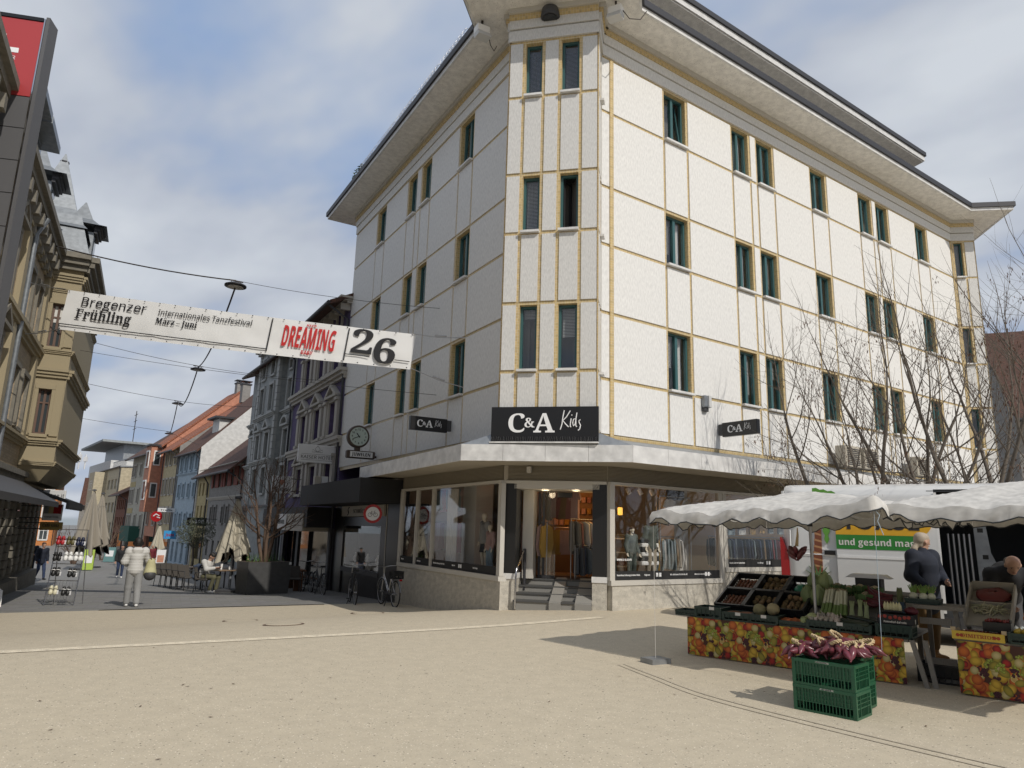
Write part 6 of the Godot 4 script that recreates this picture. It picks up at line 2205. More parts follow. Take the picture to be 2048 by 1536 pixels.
	solo("red_bag", m, mk("bag_red", lin(0.13, 0.02, 0.02), 0.5), sub(RB, 0.22, 0.06, -0.66), "dark red bag in the back of the paper-lined crate", "bag")
	m = MB.new()
	m.tube([Vector3(-0.07, 0, 0), Vector3(0, 0.015, 0), Vector3(0.07, 0, 0.01)], [0.004, 0.010, 0.004], 5)
	heap("bean_pod", m, tones("bean", lin(0.48, 0.46, 0.30), 2, 0.6), 36, sub(RB, 0.2, 0.03, -0.25), 0.3, 0.34, 0.0, 0.04, "pale bean pod in the paper-lined crate", "bean pod", "pale bean pods")
	m = MB.new()
	m.box(-0.13, 0.13, 0.0, 0.1, -0.1, 0.1)
	var pn := solo("black_punnet", m, M["black"], sub(Bf, 0.36, 0.66, -0.34), "black punnet of red berries between crate and beans", "punnet")
	m = MB.new()
	for i in 24: m.ball(Vector3(rr(-0.11, 0.11), 0.105 + rr(0, 0.012), rr(-0.08, 0.08)), Vector3.ONE * 0.018, 4, 6)
	stuff(put(pn, "berries", m, M["strawberry_tone1"], sub(Bf, 0.36, 0.66, -0.34)))
	# goods on the ground between the stalls
	solo("produce_crate", crate_mesh(0.5, 0.36, 0.34).mesh(), M["crate_black"], T3(Vector3(6.35, 0, -9.85), 0.6), "black mesh crate topped with brown bread bag behind the trestle", "crate")
	m = lumpy(Vector3(0.2, 0.07, 0.14), 0.35, 61, 8, 12)
	solo("paper_bag", m, mk("paper_brown", lin(0.30, 0.17, 0.09), 0.5), T3(Vector3(6.35, 0.38, -9.85), 0.6), "crumpled brown paper bag on the black mesh crate", "bag")
	m = lumpy(Vector3(0.16, 0.26, 0.12), 0.3, 62, 8, 12)
	solo("waste_sack", m, mk("sack_white", lin(0.40, 0.42, 0.40), 0.5), T3(Vector3(6.75, 0.3, -9.6)), "white and green sack standing by the open van", "sack")
	van()

func van():
	var V := face(Vector3(5.45, 0, -12.6), Vector2(0.8387, 0.5446))
	mk("van_white", lin(0.62, 0.62, 0.61), 0.28).clearcoat_enabled = true
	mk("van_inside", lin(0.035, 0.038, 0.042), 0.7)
	mk("van_trim", lin(0.75, 0.75, 0.74), 0.4)
	mk("sign_yellow", lin(0.66, 0.36, 0.02), 0.45)
	mk("sign_green", lin(0.025, 0.20, 0.03), 0.45)
	mk("palm_brown", lin(0.18, 0.055, 0.025), 0.5)
	mk("palm_tan", lin(0.42, 0.22, 0.10), 0.5)
	mk("palm_leaf", lin(0.11, 0.30, 0.04), 0.5)
	mk("lamp_red", lin(0.33, 0.012, 0.015), 0.2)
	var t := thing("delivery_van", "white delivery van with yellow and green lettering, side door open", "van", V)
	var x0 := -0.6
	var x1 := 4.9
	# side profile (depth, height), rounded into the roof
	var prof := [[0.0, 0.42], [0.015, 0.9], [0.02, 1.3], [0.0, 1.75], [-0.05, 2.2], [-0.08, 2.36], [-0.14, 2.46], [-0.24, 2.53], [-0.4, 2.57], [-1.0, 2.60]]
	var side := func(xa: float, xb: float, from_y: float, to_y: float) -> MB:
		var m := MB.new()
		var rows := []
		for i in prof.size() - 1:
			for s in 4:
				var y := lerpf(prof[i][1], prof[i + 1][1], s / 4.0)
				if y < from_y - 0.001 or y > to_y + 0.001: continue
				var z := lerpf(prof[i][0], prof[i + 1][0], s / 4.0)
				var row := PackedVector3Array()
				for k in 9:
					var x := lerpf(xa, xb, k / 8.0)
					var c := clampf((x0 + 0.18 - x) / 0.18, 0.0, 1.0)     # rounded rear corner
					row.append(Vector3(x, y, z - 0.16 * c * c))
				rows.append(row)
		m.grid(rows, false, 1)
		for i in m.n.size():
			if m.n[i].z < -0.2 or (absf(m.n[i].z) < 0.3 and m.n[i].y < 0): m.n[i] = -m.n[i]
		return m
	put(t, "rear_side", side.call(x0, 0.28, 0.42, 2.7), M["van_white"], V)
	put(t, "sliding_door", side.call(0.3, 1.80, 0.42, 2.40), M["van_white"], V * Transform3D(Basis(), Vector3(0, 0, 0.045)))
	put(t, "side_panel", side.call(0.28, 1.80, 0.42, 2.7), M["van_white"], V)
	put(t, "door_header", side.call(1.8, 3.1, 2.44, 2.7), M["van_white"], V)
	put(t, "front_side", side.call(3.1, x1, 0.42, 2.7), M["van_white"], V)
	var far := V * Transform3D(Basis(Vector3(1, 0, 0), UP, Vector3(0, 0, -1)), Vector3(0, 0, -2.0))
	put(t, "far_side", side.call(x0, x1, 0.42, 2.7), M["van_white"], far)
	block(t, "rear_doors", V, x0 - 0.01, x0 + 0.02, 0.42, 2.45, -1.85, -0.15, M["van_white"])
	block(t, "front_wall", V, x1 - 0.02, x1, 0.42, 2.4, -1.95, -0.05, M["van_white"])
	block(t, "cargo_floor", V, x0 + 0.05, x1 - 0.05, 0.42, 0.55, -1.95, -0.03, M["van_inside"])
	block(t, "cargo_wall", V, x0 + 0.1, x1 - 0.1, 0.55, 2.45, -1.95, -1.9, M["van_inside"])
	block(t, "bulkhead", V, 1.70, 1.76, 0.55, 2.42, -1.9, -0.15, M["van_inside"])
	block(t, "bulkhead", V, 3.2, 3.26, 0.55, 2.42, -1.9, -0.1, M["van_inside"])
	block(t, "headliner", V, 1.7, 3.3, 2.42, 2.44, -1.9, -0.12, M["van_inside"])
	block(t, "door_edge", V, 1.80, 1.84, 0.5, 2.40, -0.06, 0.03, M["van_trim"])
	block(t, "sill", V, x0 + 0.1, x1, 0.28, 0.44, -1.9, -0.02, M["charcoal"])
	# partition frame in the door opening
	var m := MB.new()
	m.prism(PackedVector2Array([Vector2(2.33, 0.55), Vector2(2.56, 0.55), Vector2(2.64, 0.8), Vector2(2.64, 1.15), Vector2(2.52, 1.45), Vector2(2.44, 2.42), Vector2(2.30, 2.42)]), -0.75, -0.70)
	var bp := put(t, "partition_frame", m, M["zinc"], V)
	for q in [[2.36, 1.78], [2.40, 1.35], [2.40, 1.15]]: block(bp, "slot", V, q[0], q[0] + 0.08, q[1], q[1] + 0.07, -0.70, -0.695, M["black"])
	block(bp, "slot", V, 2.40, 2.55, 0.8, 1.02, -0.70, -0.695, M["black"])
	# mouldings, handle, rails, window outline
	block(t, "moulding", V, 0.31, 1.79, 1.30, 1.345, 0.055, 0.075, M["van_trim"])
	block(t, "moulding", V, -0.5, 0.27, 1.31, 1.345, 0.01, 0.03, M["van_trim"])
	m = MB.new()
	m.tube([Vector3(-0.46, 1.75, 0.015), Vector3(-0.46, 1.40, 0.025), Vector3(-0.44, 1.34, 0.025), Vector3(0.2, 1.34, 0.025)], 0.012, 6)
	put(t, "panel_outline", m, M["van_trim"], V)
	block(t, "door_handle", V, 0.10, 0.27, 1.34, 1.41, 0.0, 0.05, M["black"])
	block(t, "door_rail", V, -0.45, 1.8, 1.42, 1.44, 0.0, 0.022, M["van_trim"])
	m = MB.new()
	m.prism(PackedVector2Array([Vector2(-0.64, 0.82), Vector2(-0.5, 0.82), Vector2(-0.5, 1.2), Vector2(-0.53, 1.4), Vector2(-0.62, 1.62), Vector2(-0.64, 1.62)]), -0.18, 0.0)
	put(t, "rear_lamp", m, M["lamp_red"], V)
	for x in [0.25, 4.0]:
		m = MB.new()
		var wt := V * Transform3D(Basis(Vector3.RIGHT, PI / 2), Vector3(x, 0.33, -0.12))
		m.lathe([Vector2(0.22, -0.1), Vector2(0.33, -0.09), Vector2(0.33, 0.09), Vector2(0.22, 0.1)], 20)
		var wh := put(t, "wheel", m, M["black_matt"], wt)
		m = MB.new()
		m.lathe([Vector2(0.2, 0.0), Vector2(0.21, 0.07), Vector2(0.08, 0.06)], 16)
		put(wh, "rim", m, M["steel"], wt)
	# lettering on the door
	var D := sub(V, 0, 0, 0.07)
	m = MB.new()
	var pts := PackedVector2Array([Vector2(0.30, 1.69), Vector2(1.52, 1.69)])
	for i in 13:
		var a := -PI / 2 + PI * i / 12
		pts.append(Vector2(1.54 + cos(a) * 0.21, 1.93 + sin(a) * 0.24))
	pts.append(Vector2(0.30, 2.17))
	m.prism(pts, -0.02, 0.004)
	var y := put(t, "yellow_panel", m, M["sign_yellow"], sub(D, 0, 0, -0.01))
	words(y, "lettering", "TOASE", bold, 0.25, sub(D, 1.0, 1.90, -0.004), M["letters_black"], 1.12, 1, 0.003)
	var gbd := block(t, "green_band", D, 0.30, 1.62, 1.45, 1.688, -0.03, -0.006, M["sign_green"])
	words(gbd, "lettering", "und gesund mag", bold, 0.105, sub(D, 0.33, 1.565, -0.005), M["card"], 1.0, 0, 0.003)
	# painted palm: striped trunk, hanging leaf, tuft at its foot
	var P := sub(V, 0, 0, 0.028)
	for i in 8:
		var ya := 0.96 + i * 0.108
		var wv := 0.085 - i * 0.005
		m = MB.new()
		m.prism(PackedVector2Array([Vector2(-0.03 - wv + 0.006 * i, ya), Vector2(-0.03 + wv + 0.006 * i, ya - 0.03), Vector2(-0.03 + wv + 0.006 * i, ya + 0.045), Vector2(-0.03 - wv + 0.006 * i, ya + 0.075)]), -0.012, 0.004)
		put(t, "palm_trunk_ring", m, M["palm_brown"], P)
		m = MB.new()
		m.prism(PackedVector2Array([Vector2(-0.03 - wv + 0.006 * i, ya + 0.075), Vector2(-0.03 + wv + 0.006 * i, ya + 0.045), Vector2(-0.03 + wv + 0.006 * i, ya + 0.078), Vector2(-0.03 - wv + 0.006 * i, ya + 0.108)]), -0.012, 0.003)
		put(t, "palm_trunk_ring", m, M["palm_tan"], P)
	for q in [[0.14, 1.95, 0.0, 1.0], [0.27, 2.0, 0.35, 0.7], [-0.05, 2.42, 1.5, 0.9], [-0.2, 2.1, -0.6, 0.9]]:
		m = MB.new()
		var lp := PackedVector2Array()
		for i in 7: lp.append(Vector2(0.07 * (1.0 - i / 7.0) + (0.025 if i % 2 else 0.0), -0.07 * i))
		for i in 7: lp.append(Vector2(-0.07 * (i / 7.0) - (0.025 if i % 2 else 0.0), -0.42 + 0.07 * i))
		m.prism(lp, -0.012, 0.004)
		put(t, "palm_leaf", m, M["palm_leaf"], P * Transform3D(Basis(Vector3.BACK, q[2]).scaled(Vector3(q[3], q[3], 1)), Vector3(q[0], q[1], 0.002)))
	for i in 6:
		m = MB.new()
		var a := (i - 2.5) * 0.5
		m.prism(PackedVector2Array([Vector2(-0.03, 0), Vector2(0.03, 0), Vector2(sin(a) * 0.22, 0.08 + 0.18 * cos(a))]), -0.012, 0.006 + 0.001 * i)
		put(t, "palm_tuft", m, M["leaf_green"], sub(P, -0.02, 0.93, 0.002))
	# folded trolley and poles in the van
	for i in 5:
		m = MB.new()
		m.tube([Vector3(1.95 + i * 0.075, 0.55, -0.5), Vector3(1.94 + i * 0.075, 1.75, -0.55)], 0.02, 6)
		solo("trolley_pole", m, M["steel"], V, "%s grey pole of the folded trolleys inside the open van" % ["first", "second", "third", "fourth", "fifth"][i], "pole", "poles standing in the van")


# ---------------------------------------------------------------- figures
# bones [a, b, radius at a, radius at b] joined by a smooth minimum and meshed as surface nets
func blob(bones: Array, cell: float, k: float, mb: MB = null) -> MB:
	if mb == null: mb = MB.new()
	var lo := Vector3.ONE * 1e9
	var hi := -lo
	for q in bones:
		var r: float = maxf(q[2], q[3]) + 3.0 * cell
		for e in 2:
			lo = lo.min(q[e] - Vector3.ONE * r)
			hi = hi.max(q[e] + Vector3.ONE * r)
	var nx := int((hi.x - lo.x) / cell) + 2
	var ny := int((hi.y - lo.y) / cell) + 2
	var nz := int((hi.z - lo.z) / cell) + 2
	var f := PackedFloat32Array()
	f.resize(nx * ny * nz)
	f.fill(1.0)
	for q in bones:
		var a: Vector3 = q[0]
		var b: Vector3 = q[1]
		var ra: float = q[2]
		var rb: float = q[3]
		var ab := b - a
		var il := 1.0 / maxf(ab.length_squared(), 1e-9)
		var r := maxf(ra, rb) + k + 2.0 * cell
		var p0 := (a.min(b) - Vector3.ONE * r - lo) / cell
		var p1 := (a.max(b) + Vector3.ONE * r - lo) / cell
		for i in range(maxi(int(p0.x), 0), mini(int(p1.x) + 1, nx)):
			for j in range(maxi(int(p0.y), 0), mini(int(p1.y) + 1, ny)):
				var o := (i * ny + j) * nz
				for m in range(maxi(int(p0.z), 0), mini(int(p1.z) + 1, nz)):
					var p := lo + Vector3(i, j, m) * cell - a
					var t := clampf(p.dot(ab) * il, 0.0, 1.0)
					var d := (p - ab * t).length() - lerpf(ra, rb, t)
					var e := f[o + m]
					var h := clampf(0.5 + 0.5 * (e - d) / k, 0.0, 1.0)
					f[o + m] = lerpf(e, d, h) - k * h * (1.0 - h)
	var ids := {}
	var pos := PackedVector3Array()
	var nor := PackedVector3Array()
	var sx := ny * nz
	var off := [0, sx, nz, sx + nz, 1, sx + 1, nz + 1, sx + nz + 1]
	for i in nx - 1:
		for j in ny - 1:
			var o := i * sx + j * nz
			for m in nz - 1:
				var c := o + m
				var s0 := f[c] < 0.0
				if (f[c + sx] < 0.0) == s0 and (f[c + nz] < 0.0) == s0 and (f[c + sx + nz] < 0.0) == s0 and (f[c + 1] < 0.0) == s0 and (f[c + sx + 1] < 0.0) == s0 and (f[c + nz + 1] < 0.0) == s0 and (f[c + sx + nz + 1] < 0.0) == s0: continue
				var v := []
				for w in off: v.append(f[c + w])
				var sum := Vector3()
				var n := 0
				for e in [[0, 1], [2, 3], [4, 5], [6, 7], [0, 2], [1, 3], [4, 6], [5, 7], [0, 4], [1, 5], [2, 6], [3, 7]]:
					var va: float = v[e[0]]
					var vb: float = v[e[1]]
					if (va < 0.0) != (vb < 0.0):
						var t := va / (va - vb)
						var pa := Vector3(e[0] & 1, (e[0] >> 1) & 1, e[0] >> 2)
						var pb := Vector3(e[1] & 1, (e[1] >> 1) & 1, e[1] >> 2)
						sum += pa.lerp(pb, t)
						n += 1
				ids[c] = pos.size()
				pos.append(lo + (Vector3(i, j, m) + sum / n) * cell)
				nor.append(Vector3(v[1] + v[3] + v[5] + v[7] - v[0] - v[2] - v[4] - v[6], v[2] + v[3] + v[6] + v[7] - v[0] - v[1] - v[4] - v[5], v[4] + v[5] + v[6] + v[7] - v[0] - v[1] - v[2] - v[3]).normalized())
	for c in ids:
		var s := f[c] < 0.0
		for ax in [[sx, nz, 1], [nz, 1, sx], [1, sx, nz]]:
			if (f[c + ax[0]] < 0.0) == s: continue
			var q := [c, c - ax[1], c - ax[1] - ax[2], c - ax[2]]
			if not (ids.has(q[1]) and ids.has(q[2]) and ids.has(q[3])): continue
			for w in ([0, 2, 1, 0, 3, 2] if s else [0, 1, 2, 0, 2, 3]):
				var id: int = ids[q[w]]
				mb.pv(pos[id], nor[id], Vector2(pos[id].x, pos[id].y))
	return mb

# joints in metres for a grown-up of 1.75 m who looks along +z; the pose overrides single joints
func person(label: String, T: Transform3D, size: float, pose: Dictionary, look: Dictionary, called := "person", category := "person", group := "") -> Node3D:
	var j := {"hip": Vector3(0, 0.93, 0), "waist": Vector3(0, 1.08, 0), "chest": Vector3(0, 1.30, 0), "neck": Vector3(0, 1.48, -0.005), "head": Vector3(0, 1.635, 0.02), "face": Vector3(0, 0, 1),
		"sl": Vector3(0.185, 1.42, -0.01), "sr": Vector3(-0.185, 1.42, -0.01), "el": Vector3(0.24, 1.13, -0.03), "er": Vector3(-0.24, 1.13, -0.03), "wl": Vector3(0.25, 0.89, 0.05), "wr": Vector3(-0.25, 0.89, 0.05),
		"tl": Vector3(0.095, 0.92, 0), "tr": Vector3(-0.095, 0.92, 0), "kl": Vector3(0.105, 0.50, 0.02), "kr": Vector3(-0.105, 0.50, 0.02), "al": Vector3(0.11, 0.09, -0.02), "ar": Vector3(-0.11, 0.09, -0.02)}
	for q in pose: j[q] = pose[q]
	var cell: float = look.get("cell", 0.03)
	var bulk: float = look.get("bulk", 1.0)
	var o := thing(called, label, category, T * Transform3D(Basis.from_scale(Vector3.ONE * size), Vector3()), group)
	var fw: Vector3 = (j.face as Vector3).normalized()
	var up := Vector3.UP
	var rt := up.cross(fw).normalized()
	up = fw.cross(rt)
	var hd: Vector3 = j.head
	var skin := []
	if not look.has("headless"):
		skin.append_array([[hd + up * 0.025 - fw * 0.015, hd + up * 0.03 + fw * 0.02, 0.085, 0.078], [hd - up * 0.03 + fw * 0.03, hd - up * 0.085 + fw * 0.055, 0.06, 0.032], [hd + fw * 0.092 - up * 0.0, hd + fw * 0.112 - up * 0.03, 0.009, 0.014],
			[hd + rt * 0.083 - up * 0.01, hd + rt * 0.087 - up * 0.03, 0.016, 0.012], [hd - rt * 0.083 - up * 0.01, hd - rt * 0.087 - up * 0.03, 0.016, 0.012]])
		skin.append([j.neck - Vector3(0, 0.06, 0), hd - up * 0.06 - fw * 0.01, 0.055, 0.05])
	skin.append_array([[j.chest, j.neck - Vector3(0, 0.05, 0), 0.10, 0.055], [j.waist, j.chest, 0.10, 0.11], [j.hip, j.waist, 0.11, 0.10], [j.sl, j.chest, 0.05, 0.08], [j.sr, j.chest, 0.05, 0.08]])
	for s in ["l", "r"]:
		skin.append_array([[j["s" + s], j["e" + s], 0.045, 0.038], [j["e" + s], j["w" + s], 0.038, 0.027], [j.hip, j["t" + s], 0.09, 0.08], [j["t" + s], j["k" + s], 0.075, 0.05], [j["k" + s], j["a" + s], 0.052, 0.035]])
		var hv: Vector3 = (j["w" + s] - j["e" + s]).normalized()
		skin.append([j["w" + s] + hv * 0.03, j["w" + s] + hv * 0.075, 0.026, 0.032])
	var body := blob(skin, minf(cell, 0.024), 0.03)
	for s in ["l", "r"]:   # five fingers of unequal length, a little bent, and the thumb from the side of the palm
		var w: Vector3 = j["w" + s]
		var hv: Vector3 = (w - j["e" + s]).normalized()
		var side := hv.cross(Vector3(0, 0, 1) if absf(hv.z) < 0.8 else Vector3(0, 1, 0)).normalized()
		var pal := side.cross(hv).normalized() * (1.0 if s == "l" else 1.0)
		for i in 4:
			var b := w + hv * 0.095 + side * (i - 1.5) * 0.018
			var l: float = [0.062, 0.075, 0.07, 0.055][i]
			body.tube([b - hv * 0.02, b + hv * l * 0.5 + pal * 0.006, b + hv * l * 0.85 + pal * 0.022], [0.0095, 0.009, 0.007], 5)
		var tb := w + hv * 0.05 + side * 0.03
		body.tube([tb, tb + side * 0.022 + hv * 0.03 + pal * 0.01, tb + side * 0.024 + hv * 0.055 + pal * 0.02], [0.012, 0.0105, 0.008], 5)
	put(o, "body", body, look.skin).transform = Transform3D()
	if look.has("top"):
		var bt := []
		var e: float = look.get("puff", 0.02) + 0.012
		bt.append_array([[j.chest, j.neck - Vector3(0, 0.075, 0), 0.115 * bulk + e, 0.05 + e], [j.waist, j.chest, 0.115 * bulk + e, 0.125 * bulk + e], [j.hip - Vector3(0, look.get("hem", 0.0), 0), j.waist, 0.13 * bulk + e, 0.115 * bulk + e], [j.sl, j.chest, 0.06 + e, 0.10 + e], [j.sr, j.chest, 0.06 + e, 0.10 + e]])
		for s in ["l", "r"]:
			var cuff: Vector3 = (j["e" + s] as Vector3).lerp(j["w" + s], look.get("cuff", 0.92))
			bt.append_array([[j["s" + s], j["e" + s], 0.052 + e, 0.044 + e], [j["e" + s], cuff, 0.044 + e, 0.032 + e * 0.8], [j.hip - Vector3(0, look.get("hem", 0.0), 0), j["t" + s] - Vector3(0, look.get("hem", 0.0), 0), 0.12 * bulk, 0.10 * bulk]])
		if look.has("collar"): bt.append([j.neck - Vector3(0, 0.05, 0.01), j.neck + Vector3(0, 0.02, -0.015), 0.085, 0.08])
		if look.has("hood"): bt.append([j.neck + Vector3(-0.06, -0.03, -0.10), j.neck + Vector3(0.06, -0.03, -0.10), 0.075, 0.075])
		var tm := blob(bt, cell, 0.04)
		if look.has("quilt"):   # stitched rolls of padding
			for i in tm.v.size():
				var y := tm.v[i].y
				tm.v[i] += tm.n[i] * 0.007 * (absf(sin(y * PI / 0.075)) - 0.5)
				tm.n[i] = (tm.n[i] + Vector3(0, -cos(y * PI / 0.075) * signf(sin(y * PI / 0.075)) * 0.2, 0)).normalized()
		var tp := put(o, look.get("top_name", "jacket"), tm, look.top)
		tp.transform = Transform3D()
	if look.has("legs"):
		var bl := []
		var e: float = look.get("wide", 0.015)
		bl.append([j.hip + Vector3(0, 0.06, 0), j.hip, 0.115 * bulk, 0.125 * bulk])
		for s in ["l", "r"]:
			var foot: Vector3 = (j["k" + s] as Vector3).lerp(j["a" + s], look.get("leg_end", 0.95))
			bl.append_array([[j.hip, j["t" + s], 0.11 * bulk, 0.10 * bulk], [j["t" + s], j["k" + s], 0.085 * bulk + e * 0.6, 0.058 + e], [j["k" + s], foot, 0.056 + e, 0.045 + e]])
		put(o, look.get("legs_name", "trousers"), blob(bl, cell, 0.03), look.legs).transform = Transform3D()
	if look.has("skirt"):
		var m := MB.new()
		var rows := []
		for q in [[0.12, 0.04], [0.15, -0.1], [0.19, -0.35]]:
			var row := PackedVector3Array()
			for i in 16:
				var a := TAU * i / 16
				row.append(j.hip + Vector3(cos(a) * q[0] * (1.0 + 0.06 * (i % 2)), q[1], sin(a) * q[0] * 0.8))
			rows.append(row)
		m.grid(rows, true)
		put(o, "skirt", m, look.skirt).transform = Transform3D()
	for s in ["l", "r"]:
		var a: Vector3 = j["a" + s]
		var toe: Vector3 = look.get("toe_" + s, Vector3(0.02 if s == "l" else -0.02, 0, 0.19))
		put(o, "shoe", blob([[a + Vector3(0, -0.045, -0.03), a + Vector3(0, -0.05, 0.02), 0.043, 0.045], [a + Vector3(0, -0.05, 0.02), a + toe * 0.85 + Vector3(0, -0.055, 0), 0.045, 0.034], [a, a + Vector3(0, look.get("boot", 0.0), 0), 0.045, 0.055]], 0.02, 0.02), look.shoe).transform = Transform3D()
	if look.has("hair"):
		var bh := [[hd + up * 0.045 - fw * 0.03, hd + up * 0.05 + fw * 0.012, 0.09, 0.082], [hd + up * 0.0 - fw * 0.045, hd - up * 0.04 - fw * 0.045, 0.078, 0.06]]
		if look.get("hair_kind", "") == "tail": bh.append_array([[hd - fw * 0.09 - up * 0.03, hd - fw * 0.13 - up * 0.11, 0.035, 0.04], [hd - fw * 0.13 - up * 0.11, hd - fw * 0.10 - up * 0.22, 0.04, 0.02]])
		if look.get("hair_kind", "") == "curly": bh.append_array([[hd + up * 0.06 - fw * 0.02, hd + up * 0.06 + fw * 0.04, 0.10, 0.085], [hd + rt * 0.06, hd - rt * 0.06, 0.075, 0.075]])
		if look.get("hair_kind", "") == "rim": bh = [[hd - fw * 0.06 + rt * 0.03, hd - fw * 0.06 - rt * 0.03, 0.062, 0.062], [hd - fw * 0.01 + rt * 0.062 - up * 0.0, hd - fw * 0.03 + rt * 0.062 - up * 0.02, 0.028, 0.028], [hd - fw * 0.01 - rt * 0.062, hd - fw * 0.03 - rt * 0.062 - up * 0.02, 0.028, 0.028]]
		put(o, "hair", blob(bh, 0.016, 0.02), look.hair).transform = Transform3D()
	if look.has("eyes"):
		for s in [-1.0, 1.0]:
			var m := MB.new()
			m.ball(hd + fw * 0.083 + rt * 0.032 * s + up * 0.004, Vector3(0.012, 0.007, 0.01), 5, 6)
			put(o, "eye", m, M["black"]).transform = Transform3D()
			m = MB.new()
			m.tube([hd + fw * 0.095 + rt * 0.018 * s + up * 0.026, hd + fw * 0.085 + rt * 0.048 * s + up * 0.024], 0.005, 4)
			put(o, "eyebrow", m, look.get("hair", M["black"])).transform = Transform3D()
		var m := MB.new()
		m.tube([hd + fw * 0.088 + rt * 0.022 - up * 0.062, hd + fw * 0.094 - up * 0.06, hd + fw * 0.088 - rt * 0.022 - up * 0.062], 0.006, 5)
		put(o, "mouth", m, mk("lip", lin(0.28, 0.10, 0.085), 0.5)).transform = Transform3D()
	return o

func people():
	var skin := mk("skin", lin(0.46, 0.27, 0.19), 0.55)
	var pale := mk("mannequin", lin(0.68, 0.62, 0.50), 0.5)
	mk("hair_black", lin(0.012, 0.010, 0.009), 0.6)
	mk("hair_red", lin(0.20, 0.07, 0.03), 0.7)
	mk("hair_grey", lin(0.36, 0.30, 0.23), 0.7)
	mk("hair_brown", lin(0.07, 0.04, 0.025), 0.7)
	mk("cloth_white", lin(0.66, 0.65, 0.62), 0.85, 0.0, "fine", 0.3)
	mk("cloth_grey", lin(0.33, 0.33, 0.325), 0.9, 0.0, "fine", 0.3)
	mk("cloth_black", lin(0.016, 0.016, 0.018), 0.9)
	mk("cloth_navy", lin(0.014, 0.019, 0.035), 0.85, 0.0, "fine", 0.3)
	mk("cloth_jeans", lin(0.035, 0.055, 0.12), 0.9, 0.0, "fine", 0.3)
	mk("cloth_pink", lin(0.36, 0.025, 0.16), 0.6, 0.0, "fine", 0.3)
	mk("cloth_wine", lin(0.13, 0.014, 0.022), 0.85)
	mk("cloth_olive", lin(0.11, 0.105, 0.06), 0.9)
	mk("cloth_khaki", lin(0.21, 0.13, 0.055), 0.9, 0.0, "fine", 0.3)
	mk("cloth_stone", lin(0.36, 0.31, 0.235), 0.9, 0.0, "fine", 0.3)
	mk("cloth_green_grey", lin(0.115, 0.135, 0.12), 0.9, 0.0, "fine", 0.3)
	mk("leather_tan", lin(0.26, 0.15, 0.06), 0.7)
	# the walker in white from behind, and the tote bag on the arm
	var W := gnd(-9.75, -19.1)
	var yaw := atan2(-0.5, -0.86)
	var po := {"tl": Vector3(0.09, 0.92, 0), "kl": Vector3(0.10, 0.50, 0.06), "al": Vector3(0.10, 0.09, 0.10), "kr": Vector3(-0.11, 0.50, -0.02), "ar": Vector3(-0.12, 0.10, -0.16), "er": Vector3(-0.30, 1.17, 0.10), "wr": Vector3(-0.24, 1.08, 0.30), "el": Vector3(0.27, 1.15, 0.02), "wl": Vector3(0.20, 1.06, 0.22), "head": Vector3(0.0, 1.62, 0.05), "face": Vector3(0, -0.1, 1)}
	person("dark-haired walker in white padded jacket and grey trousers, seen from behind", T3(W, yaw), 0.99, po, {"skin": skin, "top": M["cloth_white"], "legs": M["cloth_grey"], "shoe": M["white_paint"], "hair": M["hair_black"], "hair_kind": "curly", "hood": 1, "puff": 0.03, "quilt": 1, "wide": 0.035, "bulk": 1.05, "cell": 0.022, "hem": -0.02})
	var m := blob([[Vector3(0, 0.13, 0), Vector3(0, -0.16, 0.02), 0.10, 0.16], [Vector3(0, -0.16, 0.06), Vector3(0, -0.16, -0.06), 0.13, 0.13]], 0.025, 0.05)
	var B := T3(W, yaw) * Transform3D(Basis(), Vector3(-0.36, 1.0, 0.02))
	var tote := solo("tote_bag", m, mk("bag_cream", lin(0.55, 0.52, 0.30), 0.8, 0.0, "fine", 0.2), B, "cream and grey tote bag on the right arm of the walker in white", "bag")
	put(tote, "base", blob([[Vector3(0, -0.2, 0.08), Vector3(0, -0.2, -0.06), 0.145, 0.145]], 0.025, 0.05), M["charcoal"], B)
	m = MB.new()
	m.tube([Vector3(0, 0.18, 0.09), Vector3(0.06, 0.36, 0.1), Vector3(0.08, 0.42, 0.0), Vector3(0.06, 0.36, -0.08), Vector3(0, 0.18, -0.07)], 0.012, 5)
	put(tote, "strap", m, mk("strap", lin(0.14, 0.05, 0.02), 0.7), B)
	# woman in pink at the left edge
	W = gnd(-11.15, -15.0)
	person("person with red hair in a magenta quilted jacket at the left edge", T3(W, atan2(-0.75, -0.65)), 0.93, {"wl": Vector3(0.24, 0.86, 0.08), "kr": Vector3(-0.1, 0.5, 0.08), "ar": Vector3(-0.1, 0.09, 0.14)}, {"skin": skin, "top": M["cloth_pink"], "legs": M["cloth_navy"], "shoe": M["black_matt"], "hair": M["hair_red"], "hair_kind": "curly", "quilt": 1, "puff": 0.05, "bulk": 1.25, "cell": 0.022, "hem": 0.06})
	m = blob([[Vector3(-0.1, 0, 0), Vector3(0.1, 0, 0), 0.10, 0.10], [Vector3(-0.05, 0.14, 0), Vector3(0.05, 0.14, 0), 0.07, 0.07]], 0.025, 0.05)
	B = T3(gnd(-10.98, -15.0) + Vector3(0, 0.42, 0), 0.9)
	var bg := solo("handbag", m, M["black"], B, "black leather handbag hanging beside the person in magenta", "bag")
	m = MB.new()
	m.tube([Vector3(-0.1, 0.15, 0), Vector3(-0.06, 0.32, 0), Vector3(0, 0.38, 0), Vector3(0.06, 0.32, 0), Vector3(0.1, 0.15, 0)], 0.01, 5)
	put(bg, "handle", m, M["black"], B)
